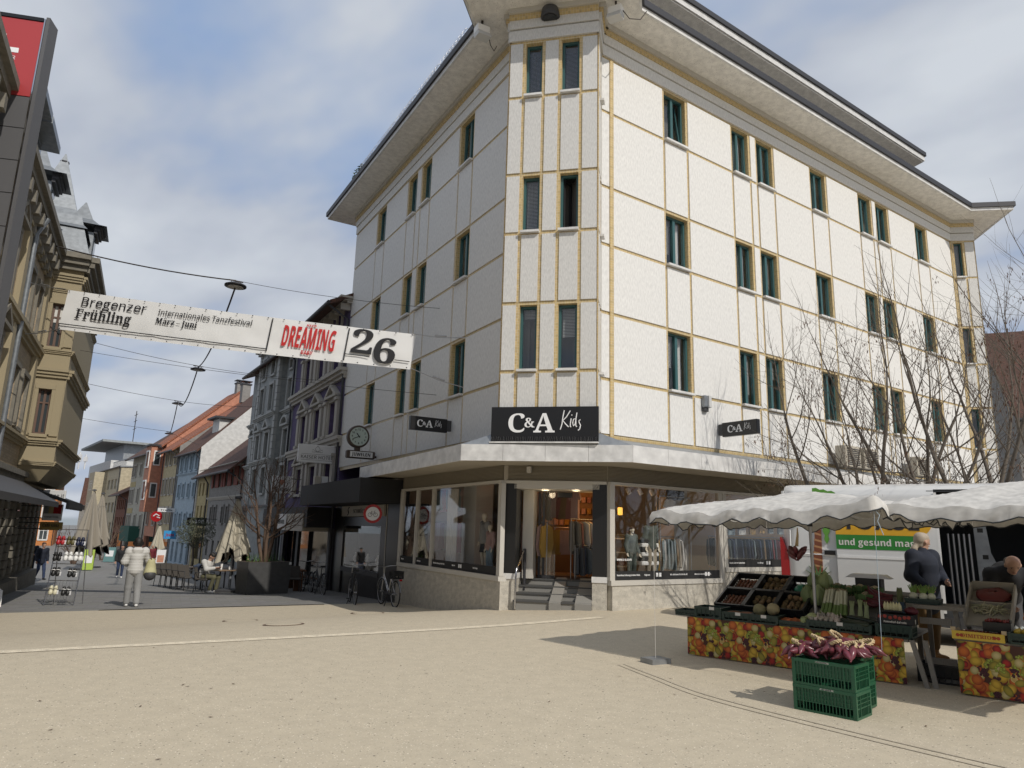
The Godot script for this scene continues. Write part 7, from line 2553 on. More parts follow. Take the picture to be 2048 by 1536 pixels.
	# people further off
	person("distant walker in black jacket and blue jeans coming up the street", T3(gnd(-19.5, -36.7), 0.5), 0.93, {"kl": Vector3(0.1, 0.5, 0.12), "al": Vector3(0.1, 0.1, 0.12), "kr": Vector3(-0.1, 0.5, 0.02), "ar": Vector3(-0.1, 0.12, -0.2)}, {"skin": skin, "top": M["cloth_black"], "legs": M["cloth_jeans"], "shoe": M["white_paint"], "hair": M["hair_black"], "bulk": 1.1})
	person("distant person in wine red coat beside a white signboard", T3(gnd(-22.3, -45.5), 0.8), 0.9, {}, {"skin": skin, "top": M["cloth_wine"], "legs": M["charcoal"], "shoe": M["black_matt"], "hair": M["hair_grey"], "hem": 0.28, "bulk": 1.1})
	person("person in olive jacket in the shade by the old stone wall", T3(gnd(-23.3, -34.3), -2.2), 0.98, {"kl": Vector3(0.1, 0.5, 0.1)}, {"skin": skin, "top": M["cloth_olive"], "legs": M["cloth_navy"], "shoe": M["black_matt"], "hair": M["hair_brown"], "bulk": 1.1})
	person("person in dark blue jacket, tallest of the shaded group", T3(gnd(-22.9, -34.9), 0.6), 1.04, {"wl": Vector3(0.12, 1.1, 0.25)}, {"skin": skin, "top": M["cloth_navy"], "legs": M["cloth_navy"], "shoe": M["black_matt"], "hair": M["hair_black"], "bulk": 1.1})
	person("person in navy coat striding right of the shaded group", T3(gnd(-21.9, -34.2), 1.0), 0.97, {"kl": Vector3(0.1, 0.5, 0.14), "al": Vector3(0.1, 0.1, 0.22), "ar": Vector3(-0.1, 0.12, -0.24)}, {"skin": skin, "top": M["cloth_navy"], "legs": M["cloth_jeans"], "shoe": M["black_matt"], "hair": M["hair_brown"], "hem": 0.1})
	# the market traders
	person("grey-haired trader in navy jacket, khaki trousers and tan boots, looking right", T3(gnd(5.97, -10.35), 0.35), 0.985, {"face": Vector3(0.95, -0.05, 0.25), "head": Vector3(0.015, 1.63, 0.0), "el": Vector3(0.30, 1.14, 0.0), "wl": Vector3(0.11, 1.08, 0.24), "er": Vector3(-0.31, 1.15, 0.04), "wr": Vector3(-0.30, 1.02, 0.24)}, {"skin": skin, "top": M["cloth_navy"], "legs": M["cloth_khaki"], "shoe": M["leather_tan"], "hair": M["hair_grey"], "hair_kind": "tail", "puff": 0.03, "bulk": 1.15, "cell": 0.018, "collar": 1, "hem": 0.14, "boot": 0.16, "leg_end": 0.8, "eyes": 1})
	person("balding trader with glasses in a black jumper, bending over the right stall", T3(gnd(6.68, -9.75), -0.25), 1.0, {"hip": Vector3(0, 0.92, -0.10), "waist": Vector3(0, 1.04, -0.03), "chest": Vector3(0, 1.18, 0.12), "neck": Vector3(0, 1.27, 0.27), "head": Vector3(-0.01, 1.345, 0.39), "face": Vector3(-0.12, -0.62, 0.8), "sl": Vector3(0.21, 1.21, 0.2), "sr": Vector3(-0.21, 1.21, 0.2), "el": Vector3(0.29, 0.95, 0.28), "er": Vector3(-0.29, 0.95, 0.28), "wl": Vector3(0.16, 0.84, 0.5), "wr": Vector3(-0.16, 0.84, 0.5), "tl": Vector3(0.1, 0.9, -0.1), "tr": Vector3(-0.1, 0.9, -0.1)}, {"skin": skin, "top": M["cloth_black"], "top_name": "jumper", "legs": M["charcoal"], "shoe": M["black_matt"], "hair": mk("hair_dark_grey", lin(0.10, 0.09, 0.08), 0.7), "hair_kind": "rim", "bulk": 1.35, "cell": 0.018, "eyes": 1})
	# shop-window figures
	var TR := face(Vector3(2.2303, 0, -15.4159), Vector2(0.8222, -0.5692))
	var TL := face(Vector3(-1.2632, 0, -17.7218), Vector2(0.503, 0.864))
	var gr := "mannequins in the store windows"
	person("child mannequin with brown hair, grey jacket and dark green trousers in the right window", sub(TR, 1.0, 0.6, -0.42), 0.66, {"wl": Vector3(0.27, 0.86, 0.1)}, {"skin": pale, "top": M["cloth_green_grey"], "legs": mk("cloth_forest", lin(0.05, 0.065, 0.055), 0.9), "shoe": pale, "hair": M["hair_brown"], "wide": 0.03}, "mannequin", "mannequin", gr)
	person("headless mannequin in grey-green shirt and tan trousers in the right window", sub(TR, 1.55, 0.6, -0.35), 0.80, {}, {"skin": pale, "headless": 1, "top": M["cloth_green_grey"], "top_name": "shirt", "cuff": 0.0, "legs": M["cloth_stone"], "shoe": pale, "wide": 0.02}, "mannequin", "mannequin", gr)
	person("taller mannequin in grey cardigan and dark skirt in the left window", sub(TL, 0.55, 0.6, -0.5), 0.80, {"face": Vector3(-1, 0, 0.3)}, {"skin": pale, "top": M["cloth_grey"], "top_name": "cardigan", "skirt": M["cloth_navy"], "shoe": pale}, "mannequin", "mannequin", gr)
	person("smaller mannequin in pale pink jacket and light jeans in the left window", sub(TL, 0.98, 0.6, -0.42), 0.64, {"face": Vector3(-1, 0, 0.3)}, {"skin": pale, "top": mk("cloth_rose", lin(0.42, 0.28, 0.26), 0.9), "legs": mk("cloth_light_jeans", lin(0.22, 0.30, 0.36), 0.9), "shoe": pale, "wide": 0.03}, "mannequin", "mannequin", gr)
	person("dim mannequin in white top deep in the left window", sub(TL, -2.1, 0.6, -1.6), 0.72, {}, {"skin": pale, "top": M["cloth_white"], "legs": M["cloth_grey"], "shoe": pale}, "mannequin", "mannequin", gr)


# ---------------------------------------------------------------- street furniture and small things
func fit(parent: Node, called: String, s: String, font: Font, cap: float, width: float, T: Transform3D, mat: Material) -> MeshInstance3D:
	var o := words(parent, called, s, font, cap, Transform3D(), mat, 1.0, 1)
	var w := (o.mesh as TextMesh).get_aabb().size.x
	o.global_transform = T * Transform3D(Basis.from_scale(Vector3(width / maxf(w, 0.01), 1, 1)), Vector3(0, 0, 0.004))
	return o

func banner():
	var d := Vector2(12.2, 0.7).normalized()
	var T := face(Vector3(-12.26, 7.14, -18.33), d) * Transform3D(Basis(Vector3.BACK, -0.108), Vector3())
	var L := 9.72
	var f := FastNoiseLite.new()
	f.seed = 4
	f.frequency = 0.5
	var rows := []
	for i in 9:
		var row := PackedVector3Array()
		for k in 81:
			var x := L * k / 80.0
			var h := lerpf(1.12, 0.95, k / 80.0)
			var v := i / 8.0 - 0.5
			row.append(Vector3(x, v * h - 0.04 * sin(PI * k / 80.0), -0.035 + f.get_noise_2d(x * 1.4, v * 3.0) * 0.025 - 0.008 * absf(sin(x * 5.0 + v * 2.0)) * maxf(0.0, -v) * 2.0))
		rows.append(row)
	var m := MB.new()
	m.grid(rows, false, 1)
	for i in m.n.size():
		if m.n[i].z < 0: m.n[i] = -m.n[i]
	var vinyl := mk("vinyl", lin(0.82, 0.82, 0.81), 0.4)
	vinyl.backlight_enabled = true
	vinyl.backlight = Color(0.2, 0.2, 0.2)
	var b := solo("street_banner", m, vinyl, T, "long white festival banner stretched across the street", "banner")
	var ink: Material = M["letters_black"]
	var red := mk("print_scarlet", lin(0.55, 0.03, 0.03), 0.5)
	fit(b, "lettering", "Bregenzer", sans, 0.25, 1.85, sub(T, 1.40, 0.28), ink)
	fit(b, "lettering", "Frühling", serif_bold, 0.27, 1.58, sub(T, 1.19, -0.07), ink)
	fit(b, "lettering", "Internationales Tanzfestival", sans, 0.15, 2.62, sub(T, 4.0, 0.24), ink)
	fit(b, "lettering", "März – Juni", serif_bold, 0.16, 1.16, sub(T, 3.25, -0.0), ink)
	fit(b, "lettering", "KEEP", bold, 0.055, 0.26, sub(T, 6.93, 0.36), red)
	fit(b, "lettering", "DREAMING", bold, 0.56, 1.42, sub(T, 6.92, 0.0), red)
	fit(b, "lettering", "BABY", bold, 0.10, 0.31, sub(T, 6.93, -0.38), red)
	fit(b, "lettering", "2", serif_bold, 0.66, 0.56, sub(T, 8.36, 0.10), ink)
	fit(b, "lettering", "6", serif_bold, 0.70, 0.58, sub(T, 8.98, -0.08), ink)
	for q in [[0.03, 5.83, -0.42, -0.395, "line"], [5.83, 5.86, -0.47, 0.44, "line"], [7.93, 7.96, -0.46, 0.42, "line"], [7.96, 8.6, -0.29, -0.27, "line"], [9.28, 9.68, -0.29, -0.27, "line"]]:
		m = MB.new()
		m.box(q[0], q[1], q[2], q[3], -0.002, 0.006)
		put(b, q[4], m, ink, T)
	m = MB.new()
	for k in 23:
		for s in [-1.0, 1.0]:
			var x := 0.06 + k * 0.435
			m.ball(Vector3(x, s * (lerpf(1.12, 0.95, x / L) / 2 - 0.03) - 0.04 * sin(PI * x / L), 0.0), Vector3(0.018, 0.018, 0.01), 4, 6)
	stuff(put(b, "eyelets", m, M["charcoal"], T))
	var ends := [[Vector3(-12.27, 7.71, -18.33), Vector3(-13.46, 7.93, -18.4), "upper left rope tying the banner to the old house"], [Vector3(-12.24, 6.59, -18.33), Vector3(-13.2, 6.43, -18.4), "lower left rope tying the banner to the old house"], [Vector3(-2.62, 6.57, -17.78), Vector3(-1.2, 6.49, -17.72), "upper right rope tying the banner to the white store"], [Vector3(-2.62, 5.64, -17.78), Vector3(-1.2, 5.15, -17.72), "lower right rope tying the banner to the white store"]]
	for e in ends:
		m = MB.new()
		var a: Vector3 = e[0]
		var z: Vector3 = e[1]
		m.tube([a, a.lerp(z, 0.5) + Vector3(0, -0.05, 0), z], 0.012, 5)
		m.tube([a.lerp(z, 0.4), a.lerp(z, 0.62)], 0.022, 6)
		solo("banner_rope", m, M["steel"], Transform3D(), e[2], "rope", "ropes of the banner")

func cable(a: Vector3, z: Vector3, sag: float, r: float, label: String, group := "cables over the street"):
	var m := MB.new()
	var p := []
	for i in 13:
		var t := i / 12.0
		p.append(a.lerp(z, t) - Vector3(0, sag * 4.0 * t * (1.0 - t), 0))
	m.tube(p, r, 4)
	solo("street_cable", m, M["iron"], Transform3D(), label, "cable", group)

func overhead():
	var L := [Vector3(-8.76, 8.84, -21), Vector3(-14.65, 8.5, -32), Vector3(-21.17, 8.85, -44), Vector3(-28.3, 8.62, -58)]
	var n := ["nearest hanging street lamp above the banner", "second hanging street lamp below the banner", "third hanging street lamp before the red roof", "farthest hanging street lamp down the street"]
	for i in 4:
		var t := thing("hanging_lamp", n[i], "street lamp", T3(L[i], 0.6), "hanging street lamps")
		var m := MB.new()
		m.lathe([Vector2(0.25, -0.02), Vector2(0.33, 0.0), Vector2(0.33, 0.04), Vector2(0.2, 0.10), Vector2(0.06, 0.13)], 18)
		put(t, "shade", m, M["dark_zinc"]).transform = Transform3D()
		m = MB.new()
		m.lathe([Vector2(0.02, -0.035), Vector2(0.24, -0.022)], 18)
		put(t, "diffuser", m, M["off_white"]).transform = Transform3D()
		m = MB.new()
		m.box(-0.22, 0.22, 0.17, 0.2, -0.02, 0.02)
		m.tube([Vector3(-0.12, 0.1, 0), Vector3(-0.15, 0.18, 0)], 0.012, 4)
		m.tube([Vector3(0.12, 0.1, 0), Vector3(0.15, 0.18, 0)], 0.012, 4)
		put(t, "hanger", m, M["iron"]).transform = Transform3D()
	cable(Vector3(-15.04, 10.03, -20.5), L[0] + Vector3(0, 0.2, 0), 0.15, 0.022, "thick dark cable from the old house to the nearest lamp")
	cable(L[0] + Vector3(0, 0.2, 0), Vector3(-2.1, 7.74, -19.2), 0.1, 0.008, "thin wire from the nearest lamp to the white store")
	cable(Vector3(-18.5, 8.9, -27), L[1] + Vector3(0, 0.2, 0), 0.1, 0.01, "wire from the old house to the second lamp")
	cable(L[1] + Vector3(0, 0.2, 0), Vector3(-6.6, 7.1, -26.9), 0.1, 0.01, "wire from the second lamp to the plum hotel")
	cable(Vector3(-26, 9.4, -38), L[2] + Vector3(0, 0.2, 0), 0.1, 0.012, "wire from the left to the third lamp")
	cable(L[2] + Vector3(0, 0.2, 0), Vector3(-14.0, 8.0, -39), 0.1, 0.012, "wire from the third lamp to the grey house")
	cable(Vector3(-36, 9.4, -50), L[3] + Vector3(0, 0.2, 0), 0.1, 0.014, "wire from the left to the farthest lamp")
	cable(L[3] + Vector3(0, 0.2, 0), Vector3(-22.5, 7.0, -52.5), 0.1, 0.014, "wire from the farthest lamp to the blue house")
	for i in 3: cable(L[i] + Vector3(0, -0.02 if i == 0 else 0.15, 0), L[i + 1] + Vector3(0, 0.15, 0), [0.5, 0.9, 0.7][i], 0.03, ["thick cable linking the first and second hanging lamps", "thick cable linking the second and third hanging lamps", "thick cable linking the third and fourth hanging lamps"][i])
	cable(Vector3(-17.2, 7.9, -25.6), Vector3(-2.0, 5.2, -19.1), 0.15, 0.007, "thin wire passing just under the banner")

func hung_sign(label: String, T: Transform3D, w: float, h: float, th: float, board: Material, arm_x: float, arm: float) -> MeshInstance3D:
	var m := MB.new()
	m.cbox(Vector3(), Vector3(w, h, th), 0.012)
	var s := solo("hanging_sign", m, board, T, label, "sign")
	m = MB.new()
	for y in [h * 0.36, -h * 0.36]: m.tube([Vector3(arm_x, y, 0), Vector3(arm_x + arm, y, 0)], 0.018, 5)
	put(s, "arm", m, M["charcoal"], T)
	return s

func signs():
	var PL := Vector2(0.864, -0.503)
	# clock with jeweller's sign
	var T := face(Vector3(-4.96, 4.44, -22.75), PL)
	var t := thing("street_clock", "round street clock above a lit-box sign on the shaded facade", "clock", T)
	var m := MB.new()
	var turn := T * Transform3D(Basis(Vector3.RIGHT, PI / 2), Vector3())
	m.lathe([Vector2(0.34, -0.1), Vector2(0.365, -0.08), Vector2(0.365, 0.08), Vector2(0.34, 0.1), Vector2(0.30, 0.102)], 32)
	put(t, "case", m, mk("bronze", lin(0.075, 0.055, 0.045), 0.5, 0.3), turn)
	m = MB.new()
	m.lathe([Vector2(0.30, 0.10), Vector2(0.30, 0.106)], 32)
	put(t, "dial", m, mk("dial", lin(0.42, 0.50, 0.46), 0.4), turn)
	for i in 12:
		var a := PI / 2 - TAU * (i + 1) / 12
		words(t, "numeral", str(i + 1), bold, 0.062, sub(T, cos(a) * 0.225, sin(a) * 0.225, 0.107), M["letters_black"], 1.0, 1, 0.003)
	for q in [[2.36, 0.15, 0.018], [3.66, 0.24, 0.012]]:   # about twenty to eleven
		m = MB.new()
		var a: float = PI / 2 - (TAU * (10.68 / 12.0) if q[0] < 3 else TAU * (41.0 / 60.0))
		m.prism(PackedVector2Array([Vector2(-0.05, -q[2] * 0.7), Vector2(q[1] * 0.7, -q[2]), Vector2(q[1], 0), Vector2(q[1] * 0.7, q[2]), Vector2(-0.05, q[2] * 0.7)]), 0.0, 0.005)
		put(t, "hand", m, M["letters_black"], T * Transform3D(Basis(Vector3.BACK, a), Vector3(0, 0, 0.112 + q[2] * 0.2)))
	m = MB.new()
	m.box(-0.09, 0.09, -0.46, -0.34, -0.05, 0.05)
	put(t, "neck", m, M["bronze"], T)
	m = MB.new()
	m.cbox(Vector3(0.12, -0.58, 0), Vector3(0.95, 0.25, 0.2), 0.03)
	var lb := put(t, "sign_box", m, M["bronze"], T)
	m = MB.new()
	m.box(-0.25, 0.5, -0.67, -0.49, 0.1, 0.106)
	put(lb, "sign_face", m, M["sign_white"], T)
	fit(lb, "lettering", "JUWELEN", bold, 0.105, 0.62, sub(T, 0.125, -0.58, 0.106), M["letters_black"])
	m = MB.new()
	m.tube([Vector3(0.5, -0.62, 0), Vector3(0.85, -0.62, 0)], 0.04, 6)
	put(t, "bracket", m, M["bronze"], T)
	# hotel and cafe signs
	T = face(Vector3(-7.35, 4.23, -26.75), PL)
	var s := hung_sign("white hotel sign with crown emblem projecting over the street", T, 1.42, 0.68, 0.16, M["sign_white"], 0.7, 0.35)
	fit(s, "lettering", "KAISER HOTEL", sans, 0.125, 1.22, sub(T, 0, -0.13, 0.081), M["letters_black"])
	for y in [-0.24, -0.02]:
		m = MB.new()
		m.box(-0.6, 0.6, y - 0.004, y + 0.004, 0.08, 0.086)
		put(s, "rule", m, M["letters_black"], T)
	m = MB.new()
	strokes(m, [[[0, 0.5], [-0.22, 0.25], [0, 0.0], [0.22, 0.25], [0, 0.5]], [[0, 0.0], [-0.4, 0.2], [-0.42, -0.02], [0.0, 0.0], [0.42, -0.02], [0.4, 0.2], [0, 0.0]]], 0.46, 0.006)
	put(s, "emblem", m, M["letters_black"], sub(T, 0, 0.07, 0.083))
	T = face(Vector3(-7.1, 2.83, -26.2), PL)
	s = hung_sign("narrow grey and white sign with a curved emblem on the black canopy", T, 0.24, 1.06, 0.24, M["beige_metal"], 0.1, 0.3)
	m = MB.new()
	m.box(0.12, 0.126, -0.52, 0.52, -0.115, 0.115)
	put(s, "white_side", m, M["sign_white"], T)
	m = MB.new()
	m.box(0.15, 0.37, -0.53, 0.53, -0.1, 0.1)
	put(s, "white_panel", m, M["sign_white"], T)
	m = MB.new()
	strokes(m, [[[0.2, 0.5], [-0.1, 0.3], [0.15, 0.0], [0.1, -0.3], [-0.2, -0.5]]], 0.5, 0.012)
	put(s, "emblem", m, M["letters_black"], sub(T, 0, 0, 0.122))
	T = face(Vector3(-9.75, 3.24, -30.4), PL)
	s = hung_sign("square white ice cafe sign behind the bare planter shrub", T, 0.80, 0.74, 0.1, M["sign_white"], 0.4, 0.5)
	fit(s, "lettering", "EisCafé", serif_bold, 0.15, 0.68, sub(T, 0, -0.2, 0.051), M["letters_black"])
	m = MB.new()
	m.lathe([Vector2(0.02, -0.1), Vector2(0.09, 0.0), Vector2(0.12, 0.06), Vector2(0.06, 0.13)], 12, 0.1)
	put(s, "cup", m, M["render_pink"], sub(T, 0.0, 0.08, 0.058))
	# left side of the street
	T = face(Vector3(-15.35, 2.34, -24.1), Vector2(1, -0.1))
	s = hung_sign("white hanging sign with dark lower-case letters under the awning", T, 0.72, 0.32, 0.06, M["sign_white"], -0.3, -0.9)
	fit(s, "lettering", "name it", sans, 0.11, 0.60, sub(T, 0.02, -0.02, 0.031), M["letters_black"])
	T = face(Vector3(-15.32, 1.76, -24.1), Vector2(1, -0.1))
	s = hung_sign("striped red, grey and gold hanging sign with white name board", T, 0.62, 0.54, 0.05, M["sign_white"], -0.3, -0.9)
	for q in [[-0.28, -0.12, "zinc"], [-0.12, 0.03, "render_ochre"], [0.03, 0.28, "lamp_red"]]: block(s, "stripe", T, q[0], q[1], -0.04, 0.25, 0.0, 0.028, M[q[2]])
	fit(s, "lettering", "Orange family", sans, 0.05, 0.44, sub(T, 0, -0.15, 0.026), M["letters_black"])
	T = face(Vector3(-15.3, 1.31, -24.1), Vector2(1, -0.1))
	s = hung_sign("golden cafe sign with black script, lowest of the left signs", T, 0.72, 0.27, 0.05, mk("gilt", lin(0.34, 0.24, 0.08), 0.5), -0.3, -0.9)
	fit(s, "lettering", "Café Götz", serif_bold, 0.10, 0.52, sub(T, 0, 0.02, 0.026), M["letters_black"])
	T = face(Vector3(-28.2, 1.9, -57.5), PL)
	m = MB.new()
	m.lathe([Vector2(0.42, -0.05), Vector2(0.42, 0.05)], 20)
	s = solo("round_sign", m, M["lamp_red"], T * Transform3D(Basis(Vector3.RIGHT, PI / 2), Vector3()), "round red sign with white emblem far down the street", "sign")
	m = MB.new()
	strokes(m, [[[-0.4, 0.0], [-0.1, 0.3], [0.3, 0.1], [0.0, -0.1], [0.4, -0.2]]], 0.6, 0.05)
	put(s, "emblem", m, M["sign_white"], sub(T, 0, 0, 0.06))
	for q in [[Vector3(-27.0, 2.4, -56.5), 1.25, 0.3, "sign_white", "long white sign right of the round red sign", "Trafik"], [Vector3(-25.4, 0.55, -54.2), 0.85, 0.6, "sign_blue", "bright blue shop sign far down the street", "Jeans"], [Vector3(-19.7, 1.58, -45.4), 1.15, 0.5, "black", "black sign with white handwriting above the olive tree", "Bar & Grill"]]:
		if q[3] == "sign_blue": mk("sign_blue", lin(0.03, 0.28, 0.58), 0.5)
		T = face(q[0], PL)
		s = hung_sign(q[4], T, q[1], q[2], 0.08, M[q[3]], 0.3, 0.9)
		fit(s, "lettering", q[5], bold, q[2] * 0.4, q[1] * 0.7, sub(T, 0, 0, 0.041), M["letters_black" if q[3] == "sign_white" else ("lamp_red" if q[3] == "sign_blue" else "letters_white")])
	# red advertising pylon
	T = face(Vector3(-9.95, 0, -13.0), Vector2(0.6, -0.12))
	t = thing("advertising_pylon", "tall dark pylon with red panel and white L at the left edge", "sign", T3(gnd(-11.2, -12.8)))
	block(t, "column", T, -2.2, -0.02, -1.0, 11.82, -0.35, -0.01, M["charcoal"])
	block(t, "edge_strip", T, -0.10, -0.075, -1.0, 11.85, -0.05, 0.03, M["chrome"])
	block(t, "side_plate", T, -0.07, 0.0, -1.0, 11.9, -0.36, 0.02, mk("pylon_grey", lin(0.10, 0.10, 0.105), 0.6))
	block(t, "top_rail", T, -2.2, -0.11, 11.78, 11.86, -0.3, 0.04, M["black"])
	var rp := block(t, "red_panel", T, -2.2, -0.11, 10.03, 11.77, -0.1, 0.02, mk("panel_red", lin(0.40, 0.045, 0.05), 0.5))
	block(rp, "letter", T, -0.86, -0.74, 10.98, 11.38, 0.0, 0.026, M["letters_white"])
	block(rp, "letter_foot", T, -0.738, -0.47, 10.98, 11.09, 0.0, 0.026, M["letters_white"])
	words(rp, "lettering", "UHR", sans, 0.085, sub(T, -0.5, 10.86, 0.021), M["sign_white"], 1.3, 2, 0.004)
	var y := 10.02
	for i in 14:
		block(t, "panel", T, -2.2, -0.11, y - 0.70, y - 0.008, -0.1, 0.015, M["pylon_grey"])
		y -= 0.71
	m = MB.new()
	var ring := []
	for i in 25: ring.append(Vector3(cos(TAU * i / 24) * 0.125, sin(TAU * i / 24) * 0.125, 0))
	m.tube(ring, 0.012, 5, false)
	m.prism(PackedVector2Array([Vector2(-0.09, -0.06), Vector2(0.08, -0.06), Vector2(0.03, -0.03), Vector2(0.05, -0.02), Vector2(0.0, 0.1), Vector2(-0.05, -0.02)]), 0.0, 0.01)
	put(t, "emblem", m, M["letters_white"], sub(T, -0.66, 9.72, 0.018))
	# no-cycling sign on its pole
	var P := gnd(-3.95, -20.85)
	t = thing("traffic_sign", "round red-ringed no-cycling sign on a grey pole by the black pillar", "traffic sign", T3(P))
	T = face(P + Vector3(0, 2.5, 0), Vector2(0.97, -0.18))
	m = MB.new()
	m.tube([P, P + Vector3(0, 2.85, 0)], 0.034, 8)
	put(t, "pole", m, M["zinc"])
	turn = T * Transform3D(Basis(Vector3.RIGHT, PI / 2), Vector3(0, 0, 0.05))
	for q in [[0.27, 0.0, 0.01, "sign_plate", "lamp_red"], [0.195, 0.01, 0.013, "sign_field", "sign_white"]]:
		m = MB.new()
		m.lathe([Vector2(q[0], q[1]), Vector2(q[0], q[2])], 28)
		put(t, q[3], m, M[q[4]], turn)
	m = MB.new()
	for x in [-0.08, 0.08]:
		ring = []
		for i in 17: ring.append(Vector3(x + cos(TAU * i / 16) * 0.055, -0.03 + sin(TAU * i / 16) * 0.055, 0))
		m.tube(ring, 0.006, 4, false)
	strokes(m, [[[-0.08, -0.03], [-0.04, 0.05], [0.05, 0.05], [0.0, -0.03], [-0.04, 0.05]], [[0.08, -0.03], [0.04, 0.08], [0.07, 0.09]], [[-0.05, 0.07], [-0.02, 0.07]]], 1.0, 0.006)
	put(t, "bicycle_symbol", m, M["letters_black"], sub(T, 0, 0, 0.066))

func wheel(b: Node3D, T: Transform3D, r: float):
	var m := MB.new()
	var p := []
	for i in 29: p.append(Vector3(cos(TAU * i / 28) * r, sin(TAU * i / 28) * r, 0))
	m.tube(p, 0.019, 6, false)
	var w := put(b, "wheel", m, M["black_matt"], T)
	m = MB.new()
	p = []
	for i in 29: p.append(Vector3(cos(TAU * i / 28) * (r - 0.026), sin(TAU * i / 28) * (r - 0.026), 0))
	m.tube(p, 0.009, 5, false)
	for i in 18:
		var a := TAU * i / 18
		m.tube([Vector3(0, 0, 0.02 if i % 2 else -0.02), Vector3(cos(a) * (r - 0.03), sin(a) * (r - 0.03), 0)], 0.0018, 3, false)
	m.tube([Vector3(0, 0, -0.05), Vector3(0, 0, 0.05)], 0.025, 8)
	stuff(put(w, "spokes", m, M["steel"], T))

func bicycle(label: String, T: Transform3D, paint: Material, basket: bool):
	var b := thing("bicycle", label, "bicycle", T, "parked bicycles")
	var r := 0.335
	wheel(b, sub(T, -0.52, r), r)
	wheel(b, sub(T, 0.52, r), r)
	var m := MB.new()
	for q in [[[-0.40, 0.80], [-0.47, 0.58], [-0.52, r]], [[-0.41, 0.72], [0.02, 0.30]], [[-0.40, 0.80], [0.0, 0.42], [0.16, 0.42]], [[0.02, 0.30], [0.2, 0.86]], [[0.02, 0.30], [0.52, r]], [[0.16, 0.72], [0.52, r]]]:
		var p := []
		for s in q: p.append(Vector3(s[0], s[1], 0))
		m.tube(p, 0.017, 6)
	put(b, "frame", m, paint, T)
	m = MB.new()
	m.tube([Vector3(-0.40, 0.80, 0), Vector3(-0.37, 1.0, 0)], 0.014, 6)
	m.tube([Vector3(-0.24, 1.04, -0.27), Vector3(-0.34, 1.03, -0.16), Vector3(-0.40, 1.0, 0), Vector3(-0.34, 1.03, 0.16), Vector3(-0.24, 1.04, 0.27)], 0.013, 6)
	put(b, "handlebar", m, M["steel"], T)
	m = MB.new()
	m.hexa([Vector3(0.06, 0.88, 0.02), Vector3(0.32, 0.88, 0.09), Vector3(0.32, 0.94, 0.08), Vector3(0.06, 0.92, 0.015), Vector3(0.06, 0.88, -0.02), Vector3(0.32, 0.88, -0.09), Vector3(0.32, 0.94, -0.08), Vector3(0.06, 0.92, -0.015)])
	put(b, "saddle", m, M["lamp_red"] if basket else M["black_matt"], T)
	for x in [-0.52, 0.52]:
		m = MB.new()
		var p := []
		for i in 10:
			var a := 0.2 + i * 0.26 if x > 0 else 0.5 + i * 0.26
			p.append(Vector3(x + cos(a) * 0.37, r + sin(a) * 0.37, 0))
		m.tube(p, 0.02, 5)
		put(b, "mudguard", m, M["zinc"] if basket else M["black_matt"], T)
	m = MB.new()
	m.lathe([Vector2(0.085, -0.02), Vector2(0.085, 0.02)], 14)
	put(b, "chainring", m, M["charcoal"], T * Transform3D(Basis(Vector3.RIGHT, PI / 2), Vector3(0.02, 0.3, 0.05)))
	m = MB.new()
	m.tube([Vector3(0.02, 0.3, 0.08), Vector3(0.1, 0.15, 0.1)], 0.012, 5)
	m.box(0.06, 0.16, 0.13, 0.155, 0.1, 0.18)
	put(b, "pedal", m, M["black_matt"], T)
	m = MB.new()
	m.tube([Vector3(0.12, 0.32, 0.05), Vector3(0.2, 0.0, 0.18)], 0.012, 5)
	put(b, "stand", m, M["black_matt"], T)
	if basket:
		m = MB.new()
		m.box(0.32, 0.72, 0.72, 0.735, -0.07, 0.07)
		m.tube([Vector3(0.45, 0.72, 0.07), Vector3(0.52, r, 0.06)], 0.008, 4)
		put(b, "carrier", m, M["steel"], T)
		put(b, "basket", crate_mesh(0.36, 0.28, 0.2), M["black_matt"], sub(T, 0.52, 0.74))
		m = MB.new()
		m.cbox(Vector3(0.86, 0.72, 0), Vector3(0.03, 0.05, 0.08), 0.01)
		put(b, "rear_light", m, M["lamp_red"], T)

func chair_thing(label: String, T: Transform3D, group: String):
	var c := thing("cafe_chair", label, "chair", T, group)
	var m := MB.new()
	m.cbox(Vector3(0, 0.44, 0), Vector3(0.46, 0.05, 0.46), 0.015)
	put(c, "seat", m, M["wicker"], T)
	m = MB.new()
	m.hexa([Vector3(-0.22, 0.46, -0.2), Vector3(0.22, 0.46, -0.2), Vector3(0.22, 0.86, -0.27), Vector3(-0.22, 0.86, -0.27), Vector3(-0.22, 0.46, -0.23), Vector3(0.22, 0.46, -0.23), Vector3(0.22, 0.86, -0.30), Vector3(-0.22, 0.86, -0.30)])
	put(c, "backrest", m, M["wicker"], T)
	for x in [-0.21, 0.21]:
		for z in [-0.2, 0.2]:
			m = MB.new()
			m.tube([Vector3(x, 0.43, z), Vector3(x * 1.12, 0, z * 1.15)], 0.014, 6)
			put(c, "leg", m, M["charcoal"], T)
		m = MB.new()
		m.tube([Vector3(x * 1.05, 0.66, -0.24), Vector3(x * 1.1, 0.66, 0.18), Vector3(x * 1.05, 0.44, 0.2)], 0.014, 6)
		put(c, "armrest", m, M["charcoal"], T)

